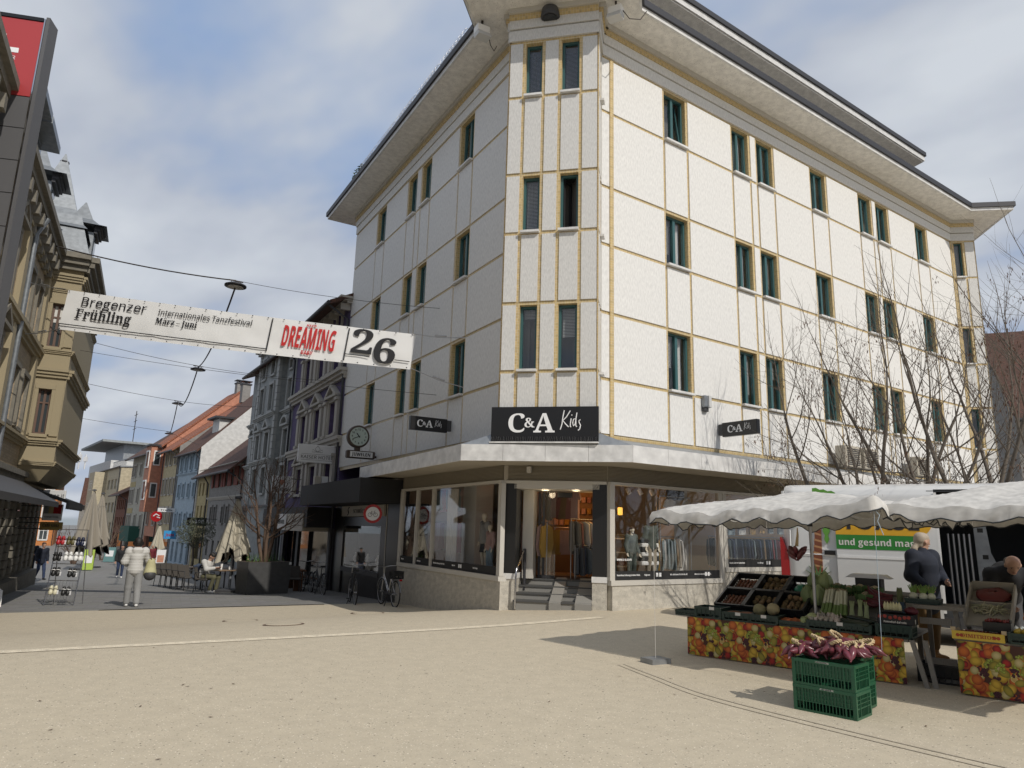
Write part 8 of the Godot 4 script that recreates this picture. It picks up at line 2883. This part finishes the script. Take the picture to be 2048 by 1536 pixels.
func table_thing(label: String, T: Transform3D, group: String):
	var c := thing("cafe_table", label, "table", T, group)
	var m := MB.new()
	m.cbox(Vector3(0, 0.73, 0), Vector3(1.2, 0.035, 0.75), 0.008)
	put(c, "tabletop", m, mk("table_wood", lin(0.22, 0.15, 0.09), 0.5, 0.0, "brushed", 0.5), T)
	for x in [-0.42, 0.42]:
		m = MB.new()
		m.tube([Vector3(x, 0.02, 0), Vector3(x, 0.71, 0)], 0.025, 6)
		m.box(x - 0.03, x + 0.03, 0.0, 0.03, -0.3, 0.3)
		put(c, "leg", m, M["charcoal"], T)

func closed_parasol(label: String, at: Vector3, h: float, r: float, mat: Material, base := 0.9):
	var t := thing("closed_parasol", label, "parasol", T3(at), "closed parasols of the street cafes")
	var m := MB.new()
	var rows := []
	for q in [[0.08, 0.02], [0.28, 0.05], [0.45, 0.0], [0.66, 0.0], [0.8, 0.0], [0.93, 0.0], [0.985, 0.0]]:
		var row := PackedVector3Array()
		for k in 48:
			var a := TAU * k / 48
			var w: float = r * (1.0 - q[0]) * 1.25 * (0.72 + 0.28 * cos(a * 8.0)) + 0.05
			var y: float = q[0]
			if q[0] < 0.3: y += 0.09 * cos(a * 4.0) * (1.0 if q[0] < 0.1 else 0.4)
			row.append(Vector3(cos(a) * w, base + (h - base) * y, sin(a) * w * 0.8))
		rows.append(row)
	m.grid(rows, true)
	put(t, "cloth", m, mat).transform = Transform3D()
	m = MB.new()
	m.tube([Vector3(0, 0, 0), Vector3(0, h, 0)], 0.045, 8)
	put(t, "pole", m, M["zinc"]).transform = Transform3D()
	m = MB.new()
	m.lathe([Vector2(0.12, h - 0.03), Vector2(0.13, h + 0.04), Vector2(0.03, h + 0.08)], 12)
	put(t, "cap", m, M["charcoal"]).transform = Transform3D()
	m = MB.new()
	m.cbox(Vector3(0, 0.05, 0), Vector3(0.7, 0.1, 0.7), 0.02)
	put(t, "foot", m, M["charcoal"]).transform = Transform3D()

func grow(mb: MB, seeds: Array, p: Vector3, d: Vector3, l: float, r: float, level: int, upward: float):
	var pts := [p]
	var rad := [r]
	var q := p
	var dd := d
	var n := 4
	for i in n:
		dd = (dd + Vector3(rr(-0.12, 0.12), upward * 0.22, rr(-0.12, 0.12))).normalized()
		q += dd * l / n
		pts.append(q)
		rad.append(r * (1.0 - 0.42 * (i + 1) / n) if level > 0 else r * (1.0 - 0.55 * (i + 1) / n))
	mb.tube(pts, rad, 6 if r > 0.03 else 4, level == 0)
	if level == 0:
		seeds.append(q)
		return
	var k := 3 if level > 1 else 4
	for i in k:
		var s := 1 + (i * (n - 1)) / k
		var b: Vector3 = pts[s + 1]
		var side := dd.cross(Vector3(rr(-1, 1), rr(-0.3, 0.3), rr(-1, 1)).normalized()).normalized()
		grow(mb, seeds, b, (dd * 0.75 + side * rr(0.5, 0.85)).normalized(), l * rr(0.5, 0.72), rad[s + 1] * 0.58, level - 1, upward)
	grow(mb, seeds, q, dd, l * 0.66, rad[n] * 0.9, level - 1, upward)

func bare_tree(label: String, at: Vector3, h: float, stems: int, group: String, hang: bool, bark: Material, lv := 3, splay := 0.32):
	var t := thing("bare_tree", label, "tree", T3(at), group)
	var seeds := []
	for s in stems:
		var a := TAU * s / stems + rr(-0.4, 0.4)
		var d := Vector3(cos(a) * splay, 1.0, sin(a) * splay).normalized()
		var m := MB.new()
		var base := Vector3(cos(a) * 0.09, 0, sin(a) * 0.09)
		var f := base + d * h * 0.36
		m.tube([base, base + d * h * 0.18 + Vector3(rr(-0.05, 0.05), 0, rr(-0.05, 0.05)), f], [0.075, 0.06, 0.048], 8)
		put(t, "trunk", m, bark).transform = Transform3D()
		m = MB.new()
		grow(m, seeds, f, d, h * 0.30, 0.045, lv, 0.35)
		for i in 2:
			var side := Vector3(cos(a + 2.0 * i - 1.0), 0.5, sin(a + 2.0 * i - 1.0)).normalized()
			grow(m, seeds, base.lerp(f, 0.62 + 0.2 * i), side, h * 0.25, 0.03, lv - 1, 0.35)
		stuff(put(t, "crown", m, bark))
		t.get_child(t.get_child_count() - 1).transform = Transform3D()
	if hang:
		var m := MB.new()
		var i := 0
		while i < seeds.size():
			if rng.randf() < 0.32 and seeds[i].y < h * 0.86:
				for k in 7:
					var o: Vector3 = seeds[i] + Vector3(rr(-0.07, 0.07), rr(-0.18, 0.0), rr(-0.07, 0.07))
					var s := Vector3(rr(-0.012, 0.012), -0.045, rr(-0.012, 0.012))
					var w := Vector3(rr(-1, 1), 0, rr(-1, 1)).normalized() * 0.007
					m.quad(o - w, o + w, o + w + s, o - w + s)
			i += 1
		stuff(put(t, "seed_clusters", m, mk("seed_brown", lin(0.10, 0.05, 0.028), 0.9)))
		t.get_child(t.get_child_count() - 1).transform = Transform3D()

func leaf_cloud(n: int, c: Vector3, r: Vector3, s: float, seed_: int) -> MB:
	var f := FastNoiseLite.new()
	f.seed = seed_
	f.frequency = 1.1
	var m := MB.new()
	var k := 0
	while k < n:
		var d := Vector3(rr(-1, 1), rr(-1, 1), rr(-1, 1))
		if d.length() > 1.0 or f.get_noise_3dv(d * 2.2 + c) < -0.12 + 0.25 * (d.length() - 0.5): continue
		var p := c + d * r
		var a := Vector3(rr(-1, 1), rr(-1, 1), rr(-1, 1)).normalized()
		var b := a.cross(Vector3(rr(-1, 1), rr(-1, 1), rr(-1, 1))).normalized()
		m.quad(p - a * s, p - b * s * 0.35, p + a * s, p + b * s * 0.35)
		k += 1
	return m

func clog(c: Material, sole: Material, parent: Node3D, x: float):
	var m := blob([[Vector3(0, 0.06, 0.0), Vector3(0, -0.08, 0.0), 0.042, 0.05], [Vector3(0, -0.08, 0.015), Vector3(0, -0.10, 0.02), 0.05, 0.045]], 0.02, 0.03)
	put(parent, "shoe", m, c).transform = Transform3D(Basis(), Vector3(x, 0, 0))
	m = MB.new()
	m.tube([Vector3(-0.05, 0.01, 0), Vector3(-0.045, 0.02, 0.045), Vector3(0, 0.03, 0.06), Vector3(0.045, 0.02, 0.045), Vector3(0.05, 0.01, 0)], 0.011, 5)
	put(parent, "strap", m, sole).transform = Transform3D(Basis(), Vector3(x, 0, 0))

func furniture():
	mk("wicker", lin(0.085, 0.075, 0.065), 0.8, 0.0, "fine", 0.1)
	mk("bark", lin(0.15, 0.125, 0.10), 0.9, 0.0, "brushed", 0.3)
	mk("twig", lin(0.13, 0.085, 0.06), 0.9)
	mk("parasol_cream", lin(0.58, 0.53, 0.42), 0.85, 0.0, "fine", 0.5)
	mk("parasol_taupe", lin(0.36, 0.32, 0.26), 0.85, 0.0, "fine", 0.5)
	# planter with a bare multi-stemmed shrub
	var P := face(gnd(-8.48, -23.83), Vector2(1.11, -1.02))
	var m := MB.new()
	m.hexa([Vector3(0.04, -0.2, -0.03), Vector3(1.46, -0.2, -0.03), Vector3(1.52, 1.03, 0.0), Vector3(0.0, 1.03, 0.0), Vector3(0.04, -0.2, -0.92), Vector3(1.46, -0.2, -0.92), Vector3(1.52, 1.03, -0.95), Vector3(0.0, 1.03, -0.95)])
	var pl := solo("planter", m, mk("planter_grey", lin(0.085, 0.085, 0.085), 0.4, 0.0, "soft", 1.0), P, "large dark grey square planter at the cafe tables", "planter")
	block(pl, "soil", P, 0.04, 1.48, 1.0, 1.034, -0.91, -0.04, M["hair_brown"] if M.has("hair_brown") else M["rust"])
	block(pl, "label_plate", P, 1.42, 1.50, 0.94, 1.02, 0.0, 0.006, M["sign_white"])
	bare_tree("bare multi-stemmed shrub growing in the dark grey planter", (P * Vector3(0.76, 1.03, -0.48)), 3.5, 5, "", false, M["twig"], 3, 0.2)
	var low := MB.new()
	for i in 70:
		var o := Vector3(rr(0.1, 1.4), 1.03, rr(-0.85, -0.08))
		var d := Vector3(rr(-0.14, 0.14), rr(0.15, 0.34), rr(-0.14, 0.14))
		var w := Vector3(rr(-1, 1), 0, rr(-1, 1)).normalized() * 0.012
		low.quad(o - w, o + w, o + d + w * 0.2, o + d - w * 0.2)
	stuff(solo("planter_greenery", low, mk("blade_green", lin(0.06, 0.12, 0.03), 0.7), P, "low green leaves filling the top of the planter", "plants"))
	# seats and tables beside it
	var grp := "cafe chairs along the tables"
	var seat_says := ["nearest empty wicker chair of the row, beside the seated person", "second empty wicker chair of the row", "third empty wicker chair of the row", "fourth empty wicker chair of the row", "farthest empty wicker chair of the row"]
	for i in 5: chair_thing(seat_says[i], T3(gnd(-11.35 - i * 0.52, -25.9 - i * 0.66), 1.0), grp)
	for i in 3: table_thing(["near cafe table with cups beside the planter", "middle cafe table behind the seated person", "far cafe table of the row"][i], T3(gnd(-9.55 - i * 1.15, -25.35 - i * 1.25), 0.75), "cafe tables in a row")
	chair_thing("wicker chair with dark blue jacket on its back, under the seated person", T3(gnd(-10.3, -24.9), 1.35), grp)
	chair_thing("empty chair right of the grey planter", T3(gnd(-7.5, -25.7), 0.4), grp)
	m = blob([[Vector3(-0.2, 0.86, -0.3), Vector3(0.2, 0.86, -0.3), 0.05, 0.05], [Vector3(-0.17, 0.5, -0.32), Vector3(0.17, 0.45, -0.32), 0.06, 0.06], [Vector3(0, 0.86, -0.3), Vector3(0, 0.45, -0.32), 0.08, 0.1]], 0.025, 0.06)
	solo("draped_jacket", m, mk("cloth_dark_blue", lin(0.04, 0.055, 0.09), 0.9), T3(gnd(-10.3, -24.9), 1.35), "dark blue jacket draped over the chair of the seated person", "jacket")
	var sit := {"hip": Vector3(0, 0.52, -0.05), "waist": Vector3(0, 0.68, -0.05), "chest": Vector3(0, 0.88, 0.03), "neck": Vector3(0, 1.05, 0.10), "head": Vector3(0, 1.17, 0.19), "face": Vector3(0, -0.65, 0.76), "sl": Vector3(0.18, 0.99, 0.04), "sr": Vector3(-0.18, 0.99, 0.04), "el": Vector3(0.22, 0.76, 0.18), "er": Vector3(-0.22, 0.76, 0.18), "wl": Vector3(0.10, 0.80, 0.40), "wr": Vector3(-0.10, 0.80, 0.40), "tl": Vector3(0.1, 0.52, 0.02), "tr": Vector3(-0.1, 0.52, 0.02), "kl": Vector3(0.13, 0.50, 0.43), "kr": Vector3(-0.13, 0.50, 0.43), "al": Vector3(0.13, 0.09, 0.36), "ar": Vector3(-0.13, 0.09, 0.30)}
	var sk: Material = M["skin"]
	var sat := person("seated person in white top with dark stripes, bent over the table", T3(gnd(-10.3, -24.9), 1.35), 1.02, sit, {"skin": sk, "top": M["cloth_white"], "top_name": "striped_top", "legs": M["cloth_olive"], "shoe": M["white_paint"], "hair": M["hair_black"], "cell": 0.024})
	for y in [0.80, 0.88, 0.94]:
		m = MB.new()
		var p := []
		for i in 17: p.append(Vector3(cos(TAU * i / 16) * 0.185, y, sin(TAU * i / 16) * 0.155 + 0.03 * (y - 0.7)))
		m.tube(p, 0.016, 5, false)
		put(sat, "stripe", m, M["cloth_navy"]).transform = Transform3D()
	person("seated person in black, mostly hidden behind the parasol pole, in white shoes", T3(gnd(-9.0, -25.5), -1.9), 1.0, sit, {"skin": sk, "top": M["cloth_black"], "legs": M["cloth_black"], "shoe": M["white_paint"], "hair": M["hair_brown"]})
	var cup_says := ["tall white cup on the near cafe table", "small white cup at the edge of the near cafe table", "white saucer cup on the near cafe table by the pole"]
	for i in 3:
		m = MB.new()
		m.lathe([Vector2(0.035, 0), Vector2(0.045, 0.1 if i else 0.2), Vector2(0.04, 0.1 if i else 0.2)], 10)
		solo("cup", m, M["white_paint"], T3(gnd(-9.85 + i * 0.25, -25.1 - i * 0.1) + Vector3(0, 0.75, 0)), cup_says[i], "cup", "cups on the cafe table")
	closed_parasol("closed cream parasol beside the planter", gnd(-9.55, -25.2), 3.2, 0.52, M["parasol_cream"], 0.98)
	closed_parasol("tall closed taupe parasol far down the street", gnd(-26.3, -45.2), 4.9, 0.85, M["parasol_taupe"], 0.9)
	closed_parasol("second tall closed taupe parasol behind the first", gnd(-27.6, -48.5), 4.9, 0.8, M["parasol_taupe"], 0.9)
	closed_parasol("small closed cream parasol before the cream house", gnd(-24.2, -50.0), 2.9, 0.42, M["parasol_cream"], 1.0)
	# bicycles, bench
	bicycle("silver bicycle with red saddle and black basket under the left shop window", face(gnd(-3.22, -20.0), Vector2(0.503, 0.864)), M["chrome"], true)
	bicycle("black bicycle leaning by the no-cycling sign, seen end-on", face(gnd(-4.35, -20.75), Vector2(0.35, 0.94)), M["black_matt"], false)
	bicycle("dark bicycle in the shade before the jeweller's window", face(gnd(-6.35, -24.75), Vector2(0.503, 0.864)), M["charcoal"], false)
	bicycle("dark bicycle farthest left, beside the wooden bench", face(gnd(-7.1, -26.0), Vector2(0.503, 0.864)), M["charcoal"], false)
	var BT := face(gnd(-7.6, -26.9), Vector2(0.503, 0.864))
	var bn := thing("wooden_bench", "brown wooden bench and table set in the shade of the hotel", "bench", BT)
	for q in [[-0.8, 0.8, 0.70, 0.75, 0.0, 0.5, "tabletop"], [-0.8, 0.8, 0.42, 0.46, 0.6, 0.9, "seat"], [-0.8, 0.8, 0.42, 0.46, -0.4, -0.1, "seat"], [-0.7, -0.6, 0.0, 0.70, 0.1, 0.4, "leg"], [0.6, 0.7, 0.0, 0.70, 0.1, 0.4, "leg"]]: block(bn, q[6], BT, q[0], q[1], q[2], q[3], q[4], q[5], mk("bench_wood", lin(0.16, 0.07, 0.03), 0.7, 0.0, "brushed", 0.4))
	# olive tree in front of the shutter house
	var ot := thing("olive_tree", "small round-headed olive tree before the red-shuttered house", "tree", T3(gnd(-18.65, -43.0)))
	m = MB.new()
	m.tube([Vector3(0, 0, 0), Vector3(0.03, 0.8, 0), Vector3(-0.02, 1.5, 0.02)], [0.09, 0.07, 0.06], 8)
	for i in 5: m.tube([Vector3(-0.02, 1.4, 0.02), Vector3(cos(i * 1.26) * 0.5, 2.1, sin(i * 1.26) * 0.5)], [0.04, 0.015], 5)
	put(ot, "trunk", m, M["bark"]).transform = Transform3D()
	var og := mk("olive_leaf", lin(0.085, 0.095, 0.055), 0.7)
	var cr := put(ot, "crown", leaf_cloud(3600, Vector3(0, 2.35, 0), Vector3(1.15, 0.95, 1.1), 0.05, 3), og)
	cr.transform = Transform3D()
	stuff(cr)
	for q in [[Vector3(-33.5, 0, -60), 3.6, "left bare brown tree at the end of the street"], [Vector3(-36.5, 0, -64), 3.4, "right bare brown tree at the end of the street"], [Vector3(-31.6, 0, -53.0), 3.0, "bare brown tree behind the shoe rack far down the street"]]:
		bare_tree(q[2], gnd(q[0].x, q[0].z), q[1], 4, "bare trees at the end of the street", true, M["twig"], 2, 0.4)
	# ash trees behind the van
	var ash := ["leftmost bare ash tree behind the van", "second bare ash tree behind the van", "third bare ash tree behind the van, tallest", "rightmost bare ash tree at the picture's edge"]
	var spot := [[7.75, -15.3, 6.9], [8.55, -15.6, 6.2], [9.1, -14.4, 7.4], [9.75, -13.6, 8.0]]
	for i in 4: bare_tree(ash[i], gnd(spot[i][0], spot[i][1]), spot[i][2], 4, "bare ash trees behind the van", true, M["bark"], 3, 0.42)
	# rack of clogs
	var RK := face(gnd(-11.72, -19.35), Vector2(0.68, -0.1)) * Transform3D(Basis(Vector3.RIGHT, -0.08), Vector3())
	var rk := thing("shoe_rack", "silver wire rack of clogs standing on the street", "rack", RK)
	for x in [-0.36, 0.36]:
		m = MB.new()
		m.tube([Vector3(x, 0, 0.1), Vector3(x, 1.95, 0)], 0.015, 6)
		put(rk, "post", m, M["chrome"], RK)
		m = MB.new()
		m.tube([Vector3(x, 0, -0.45), Vector3(x, 1.9, 0)], 0.012, 5)
		put(rk, "strut", m, M["chrome"], RK)
	for y in [0.08, 0.62, 1.05, 1.5, 1.95]:
		m = MB.new()
		m.tube([Vector3(-0.36, y, 0.1 - 0.05 * y), Vector3(0.36, y, 0.1 - 0.05 * y)], 0.009, 5)
		put(rk, "bar", m, M["chrome"], RK)
	m = MB.new()
	for i in 9: m.tube([Vector3(-0.32 + i * 0.08, 0.08, 0.09), Vector3(-0.32 + i * 0.08, 0.6, 0.07)], 0.004, 3, false)
	stuff(put(rk, "wire_mesh", m, M["steel"], RK))
	var cc := {"red": lin(0.35, 0.015, 0.02), "olive": lin(0.10, 0.085, 0.03), "navy": lin(0.015, 0.02, 0.05), "black": lin(0.015, 0.015, 0.015), "white": lin(0.72, 0.72, 0.70), "cream": lin(0.6, 0.56, 0.40)}
	for q in [[-0.24, 1.68, "red", "pair of red clogs at the top left of the rack"], [0.01, 1.68, "olive", "pair of olive clogs at the top middle of the rack"], [0.25, 1.66, "navy", "pair of navy clogs at the top right of the rack"], [-0.24, 1.26, "black", "pair of black clogs at the left of the second row"], [0.02, 1.27, "white", "pair of white clogs in the middle of the second row"], [0.27, 1.27, "white", "pair of white clogs at the right of the second row"], [-0.2, 0.87, "black", "pair of black and white clogs at the left of the third row"], [0.2, 0.85, "black", "pair of black and white clogs at the right of the third row"], [-0.17, 0.40, "cream", "pair of cream clogs at the lower left of the rack"], [0.14, 0.38, "black", "pair of dark clogs at the lower right of the rack"]]:
		var C := sub(RK, q[0], q[1], 0.17 - 0.05 * q[1])
		var pr := thing("clog_pair", q[3], "shoes", C, "pairs of clogs on the rack")
		var mt := mk("clog_" + q[2], cc[q[2]], 0.45)
		for x in [-0.055, 0.055]: clog(mt, M["white_paint"] if q[1] < 1.0 and q[2] == "black" else mt, pr, x)
		m = MB.new()
		m.box(0.09, 0.14, -0.12, -0.02, 0.02, 0.024)
		put(pr, "tag", m, M["sign_white"], C)
	# plastic stool, parasol foot, boards
	var CT := T3(gnd(-13.15, -18.7), 0.7)
	var st := thing("plastic_chair", "white plastic chair behind the person in magenta", "chair", CT)
	m = MB.new()
	m.cbox(Vector3(0, 0.42, 0), Vector3(0.42, 0.04, 0.42), 0.015)
	put(st, "seat", m, M["white_paint"], CT)
	for x in [-0.19, 0.19]:
		for z in [-0.19, 0.19]:
			m = MB.new()
			m.hexa([Vector3(x * 1.15 - 0.03, 0, z * 1.15 + 0.03), Vector3(x * 1.15 + 0.03, 0, z * 1.15 + 0.03), Vector3(x + 0.045, 0.41, z + 0.04), Vector3(x - 0.045, 0.41, z + 0.04), Vector3(x * 1.15 - 0.03, 0, z * 1.15 - 0.03), Vector3(x * 1.15 + 0.03, 0, z * 1.15 - 0.03), Vector3(x + 0.045, 0.41, z - 0.04), Vector3(x - 0.045, 0.41, z - 0.04)])
			put(st, "leg", m, M["white_paint"], CT)
	var FT := T3(gnd(-21.2, -31.8))
	m = MB.new()
	m.lathe([Vector2(0.34, 0), Vector2(0.33, 0.09), Vector2(0.1, 0.13), Vector2(0.04, 0.16)], 18)
	var fo := solo("parasol_foot", m, M["stone_step"], FT, "round grey parasol foot with a bare pole by the old wall", "parasol foot")
	m = MB.new()
	m.tube([Vector3(0, 0.14, 0), Vector3(0.03, 1.15, 0)], 0.035, 6)
	put(fo, "pole", m, M["stone_step"], FT)
	for q in [[-25.8, -44.8, 0.55, 1.25, "lime green advertising board standing behind the shoe rack", "board_lime", 0.45], [-31.2, -57.0, 0.75, 1.15, "teal framed pavement sign in mid street", "board_teal", 0.2], [-22.9, -48.0, 0.55, 1.25, "white pavement signboard with red print beside the wine red coat", "sign_white", 0.3]]:
		if not M.has("board_lime"):
			mk("board_lime", lin(0.30, 0.42, 0.04), 0.5)
			mk("board_teal", lin(0.10, 0.20, 0.20), 0.5)
		var BTt := T3(gnd(q[0], q[1]), q[6])
		var bd := thing("pavement_sign", q[4], "signboard", BTt, "pavement signboards")
		for s in [-1.0, 1.0]:
			m = MB.new()
			m.hexa([Vector3(-q[2] / 2, 0.05, s * 0.3 + 0.015), Vector3(q[2] / 2, 0.05, s * 0.3 + 0.015), Vector3(q[2] / 2, q[3], s * 0.03 + 0.015), Vector3(-q[2] / 2, q[3], s * 0.03 + 0.015), Vector3(-q[2] / 2, 0.05, s * 0.3 - 0.015), Vector3(q[2] / 2, 0.05, s * 0.3 - 0.015), Vector3(q[2] / 2, q[3], s * 0.03 - 0.015), Vector3(-q[2] / 2, q[3], s * 0.03 - 0.015)])
			put(bd, "panel", m, M[q[5]], BTt)
		m = MB.new()
		m.hexa([Vector3(-q[2] * 0.36, 0.45, 0.24), Vector3(q[2] * 0.36, 0.45, 0.24), Vector3(q[2] * 0.36, 0.9, 0.145), Vector3(-q[2] * 0.36, 0.9, 0.145), Vector3(-q[2] * 0.36, 0.45, 0.2), Vector3(q[2] * 0.36, 0.45, 0.2), Vector3(q[2] * 0.36, 0.9, 0.1), Vector3(-q[2] * 0.36, 0.9, 0.1)])
		put(bd, "poster", m, M["sign_white"] if q[5] != "sign_white" else M["render_pink"], BTt)
	# roof edge: wire guards and a potted shrub
	var TL := face(Vector3(-1.2632, 0, -17.7218), Vector2(0.503, 0.864))
	var gs := ["first", "second", "third", "fourth", "fifth"]
	for i in 5:
		var x0 := 0.9 - i * 1.75
		m = MB.new()
		for k in 8:
			var x := x0 - k * 0.2
			m.tube([Vector3(x, 14.15, 0.9), Vector3(x, 14.62, 0.9), Vector3(x, 14.76, 0.82), Vector3(x, 14.8, 0.68), Vector3(x, 14.62, 0.2), Vector3(x, 14.15, 0.1)], 0.006, 4)
		for y in [[14.3, 0.9], [14.5, 0.9], [14.78, 0.78], [14.74, 0.5]]: m.tube([Vector3(x0, y[0], y[1]), Vector3(x0 - 1.4, y[0], y[1])], 0.005, 4)
		stuff(solo("wire_guard", m, M["steel"], TL, gs[i] + " arched wire guard from the bay on the left roof edge", "wire guard", "wire guards on the roof edge"))
	m = leaf_cloud(900, Vector3(-8.6, 14.65, 0.2), Vector3(1.3, 0.75, 0.6), 0.09, 8)
	var rsx := solo("roof_shrub", m, mk("laurel", lin(0.045, 0.07, 0.025), 0.6), TL, "evergreen shrub on the roof edge at the far left corner", "shrub")
	stuff(rsx)
	m = MB.new()
	for i in 9: m.tube([Vector3(-8.6 + rr(-0.9, 0.9), 14.1, 0.2), Vector3(-8.6 + rr(-1.2, 1.2), 15.2, 0.2 + rr(-0.4, 0.4))], 0.014, 4)
	put(rsx, "stems", m, M["bark"], TL)
	# air conditioners on the right canopy
	var TR := face(Vector3(2.2303, 0, -15.4159), Vector2(0.8222, -0.5692))
	for i in 3:
		var A := sub(TR, [8.9, 9.9, 13.0][i], 3.62, 0.35)
		m = MB.new()
		m.cbox(Vector3(0, 0.32, 0), Vector3(0.8, 0.62, 0.32), 0.02)
		var ac := solo("air_conditioner", m, M["beige_metal"], A, ["leftmost", "middle", "rightmost"][i] + " air conditioner standing on the right canopy behind the trees", "air conditioner", "air conditioners on the canopy")
		m = MB.new()
		for k in 9: m.box(-0.32, 0.32, 0.08 + k * 0.055, 0.105 + k * 0.055, 0.15, 0.175)
		stuff(put(ac, "grille", m, M["charcoal"], A))
	# covers and strip in the ground
	for q in [[-3.75, -12.5, 0.34, "round manhole cover in the middle of the square"], [-5.6, -15.6, 0.36, "faint round manhole ring near the pavement edge"], [-3.3, -17.6, 0.4, "round manhole ring near the left shop window"], [-8.6, -11.4, 0.36, "round manhole cover at the left edge of the square"]]:
		var c := gnd(q[0], q[1])
		var nrm := Vector3(gy(q[0] - 0.3, q[1]) - gy(q[0] + 0.3, q[1]), 0.6, gy(q[0], q[1] - 0.3) - gy(q[0], q[1] + 0.3)).normalized()
		var T := Transform3D(Basis(nrm.cross(Vector3.BACK).normalized() * -1.0, nrm, Vector3.BACK).orthonormalized(), c + Vector3(0, 0.003, 0))
		m = MB.new()
		m.lathe([Vector2(q[2], 0.0), Vector2(q[2], 0.004)], 32)
		var mc := solo("manhole_cover", m, M["rust"], T, q[3], "manhole cover", "manhole covers")
		m = MB.new()
		m.lathe([Vector2(q[2] - 0.05, 0.004), Vector2(q[2] - 0.05, 0.007)], 32)
		put(mc, "lid", m, M["asphalt"], T)
	var strip := func(called: String, pts: Array, w: float, lift: float, mat: Material):
		var mb := MB.new()
		var a := PackedVector3Array()
		var b := PackedVector3Array()
		for s in 60:
			var u: float = s / 59.0 * (pts.size() - 1)
			var i := mini(int(u), pts.size() - 2)
			var t: float = u - i
			var p0: Vector2 = pts[maxi(i - 1, 0)]
			var p3: Vector2 = pts[mini(i + 2, pts.size() - 1)]
			var p: Vector2 = (pts[i] as Vector2).cubic_interpolate(pts[i + 1], p0, p3, t)
			var d: Vector2 = ((pts[i + 1] as Vector2) - pts[i]).normalized()
			var n := Vector2(-d.y, d.x) * w / 2
			a.append(gnd(p.x + n.x, p.y + n.y) + Vector3(0, lift, 0))
			b.append(gnd(p.x - n.x, p.y - n.y) + Vector3(0, lift, 0))
		mb.grid([a, b], false)
		for k in mb.n.size():
			if mb.n[k].y < 0: mb.n[k] = -mb.n[k]
		struct(called, mb, mat)
	strip.call("pale_strip", [Vector2(-8.2, -7.6), Vector2(-6.03, -8.91), Vector2(-0.9, -12.02), Vector2(1.86, -14.2)], 0.2, 0.006, M["pale_asphalt"])
	mk("tyre_rubber", lin(0.93, 0.93, 0.94), 0.9, 0.0, "asphalt", 3.1)
	strip.call("tyre_mark", [Vector2(1.5, -9.3), Vector2(1.75, -8.6), Vector2(2.15, -7.6), Vector2(3.1, -6.3), Vector2(4.2, -5.0)], 0.035, 0.005, M["tyre_rubber"])
	strip.call("tyre_mark", [Vector2(1.42, -9.25), Vector2(1.66, -8.55), Vector2(2.05, -7.52), Vector2(3.0, -6.22), Vector2(4.1, -4.9)], 0.03, 0.005, M["tyre_rubber"])
	strip.call("drain_channel", [Vector2(-9.9, -17.92), Vector2(-7.98, -18.82), Vector2(-5.0, -20.22)], 0.12, 0.008, M["rust"])
	# a few leaves and chips lying on the square
	m = MB.new()
	for i in 160:
		var x := rr(-6, 5)
		var z := rr(-10, -3.2)
		var o := Vector3(x, gy(x, z) + 0.007, z)
		var a := rr(0, TAU)
		var l := rr(0.008, 0.028)
		var d := Vector3(cos(a), 0, sin(a)) * l
		var w := Vector3(-sin(a), 0, cos(a)) * l * 0.4
		m.quad(o - d, o + w, o + d + Vector3(0, 0.004, 0), o - w)
	stuff(solo("litter", m, M["rust"], Transform3D(), "small dry leaves and chips scattered over the square", "litter"))

func build_rest():
	street_row()
	left_house()
	market()
	people()
	furniture()
	banner()
	overhead()
	signs()
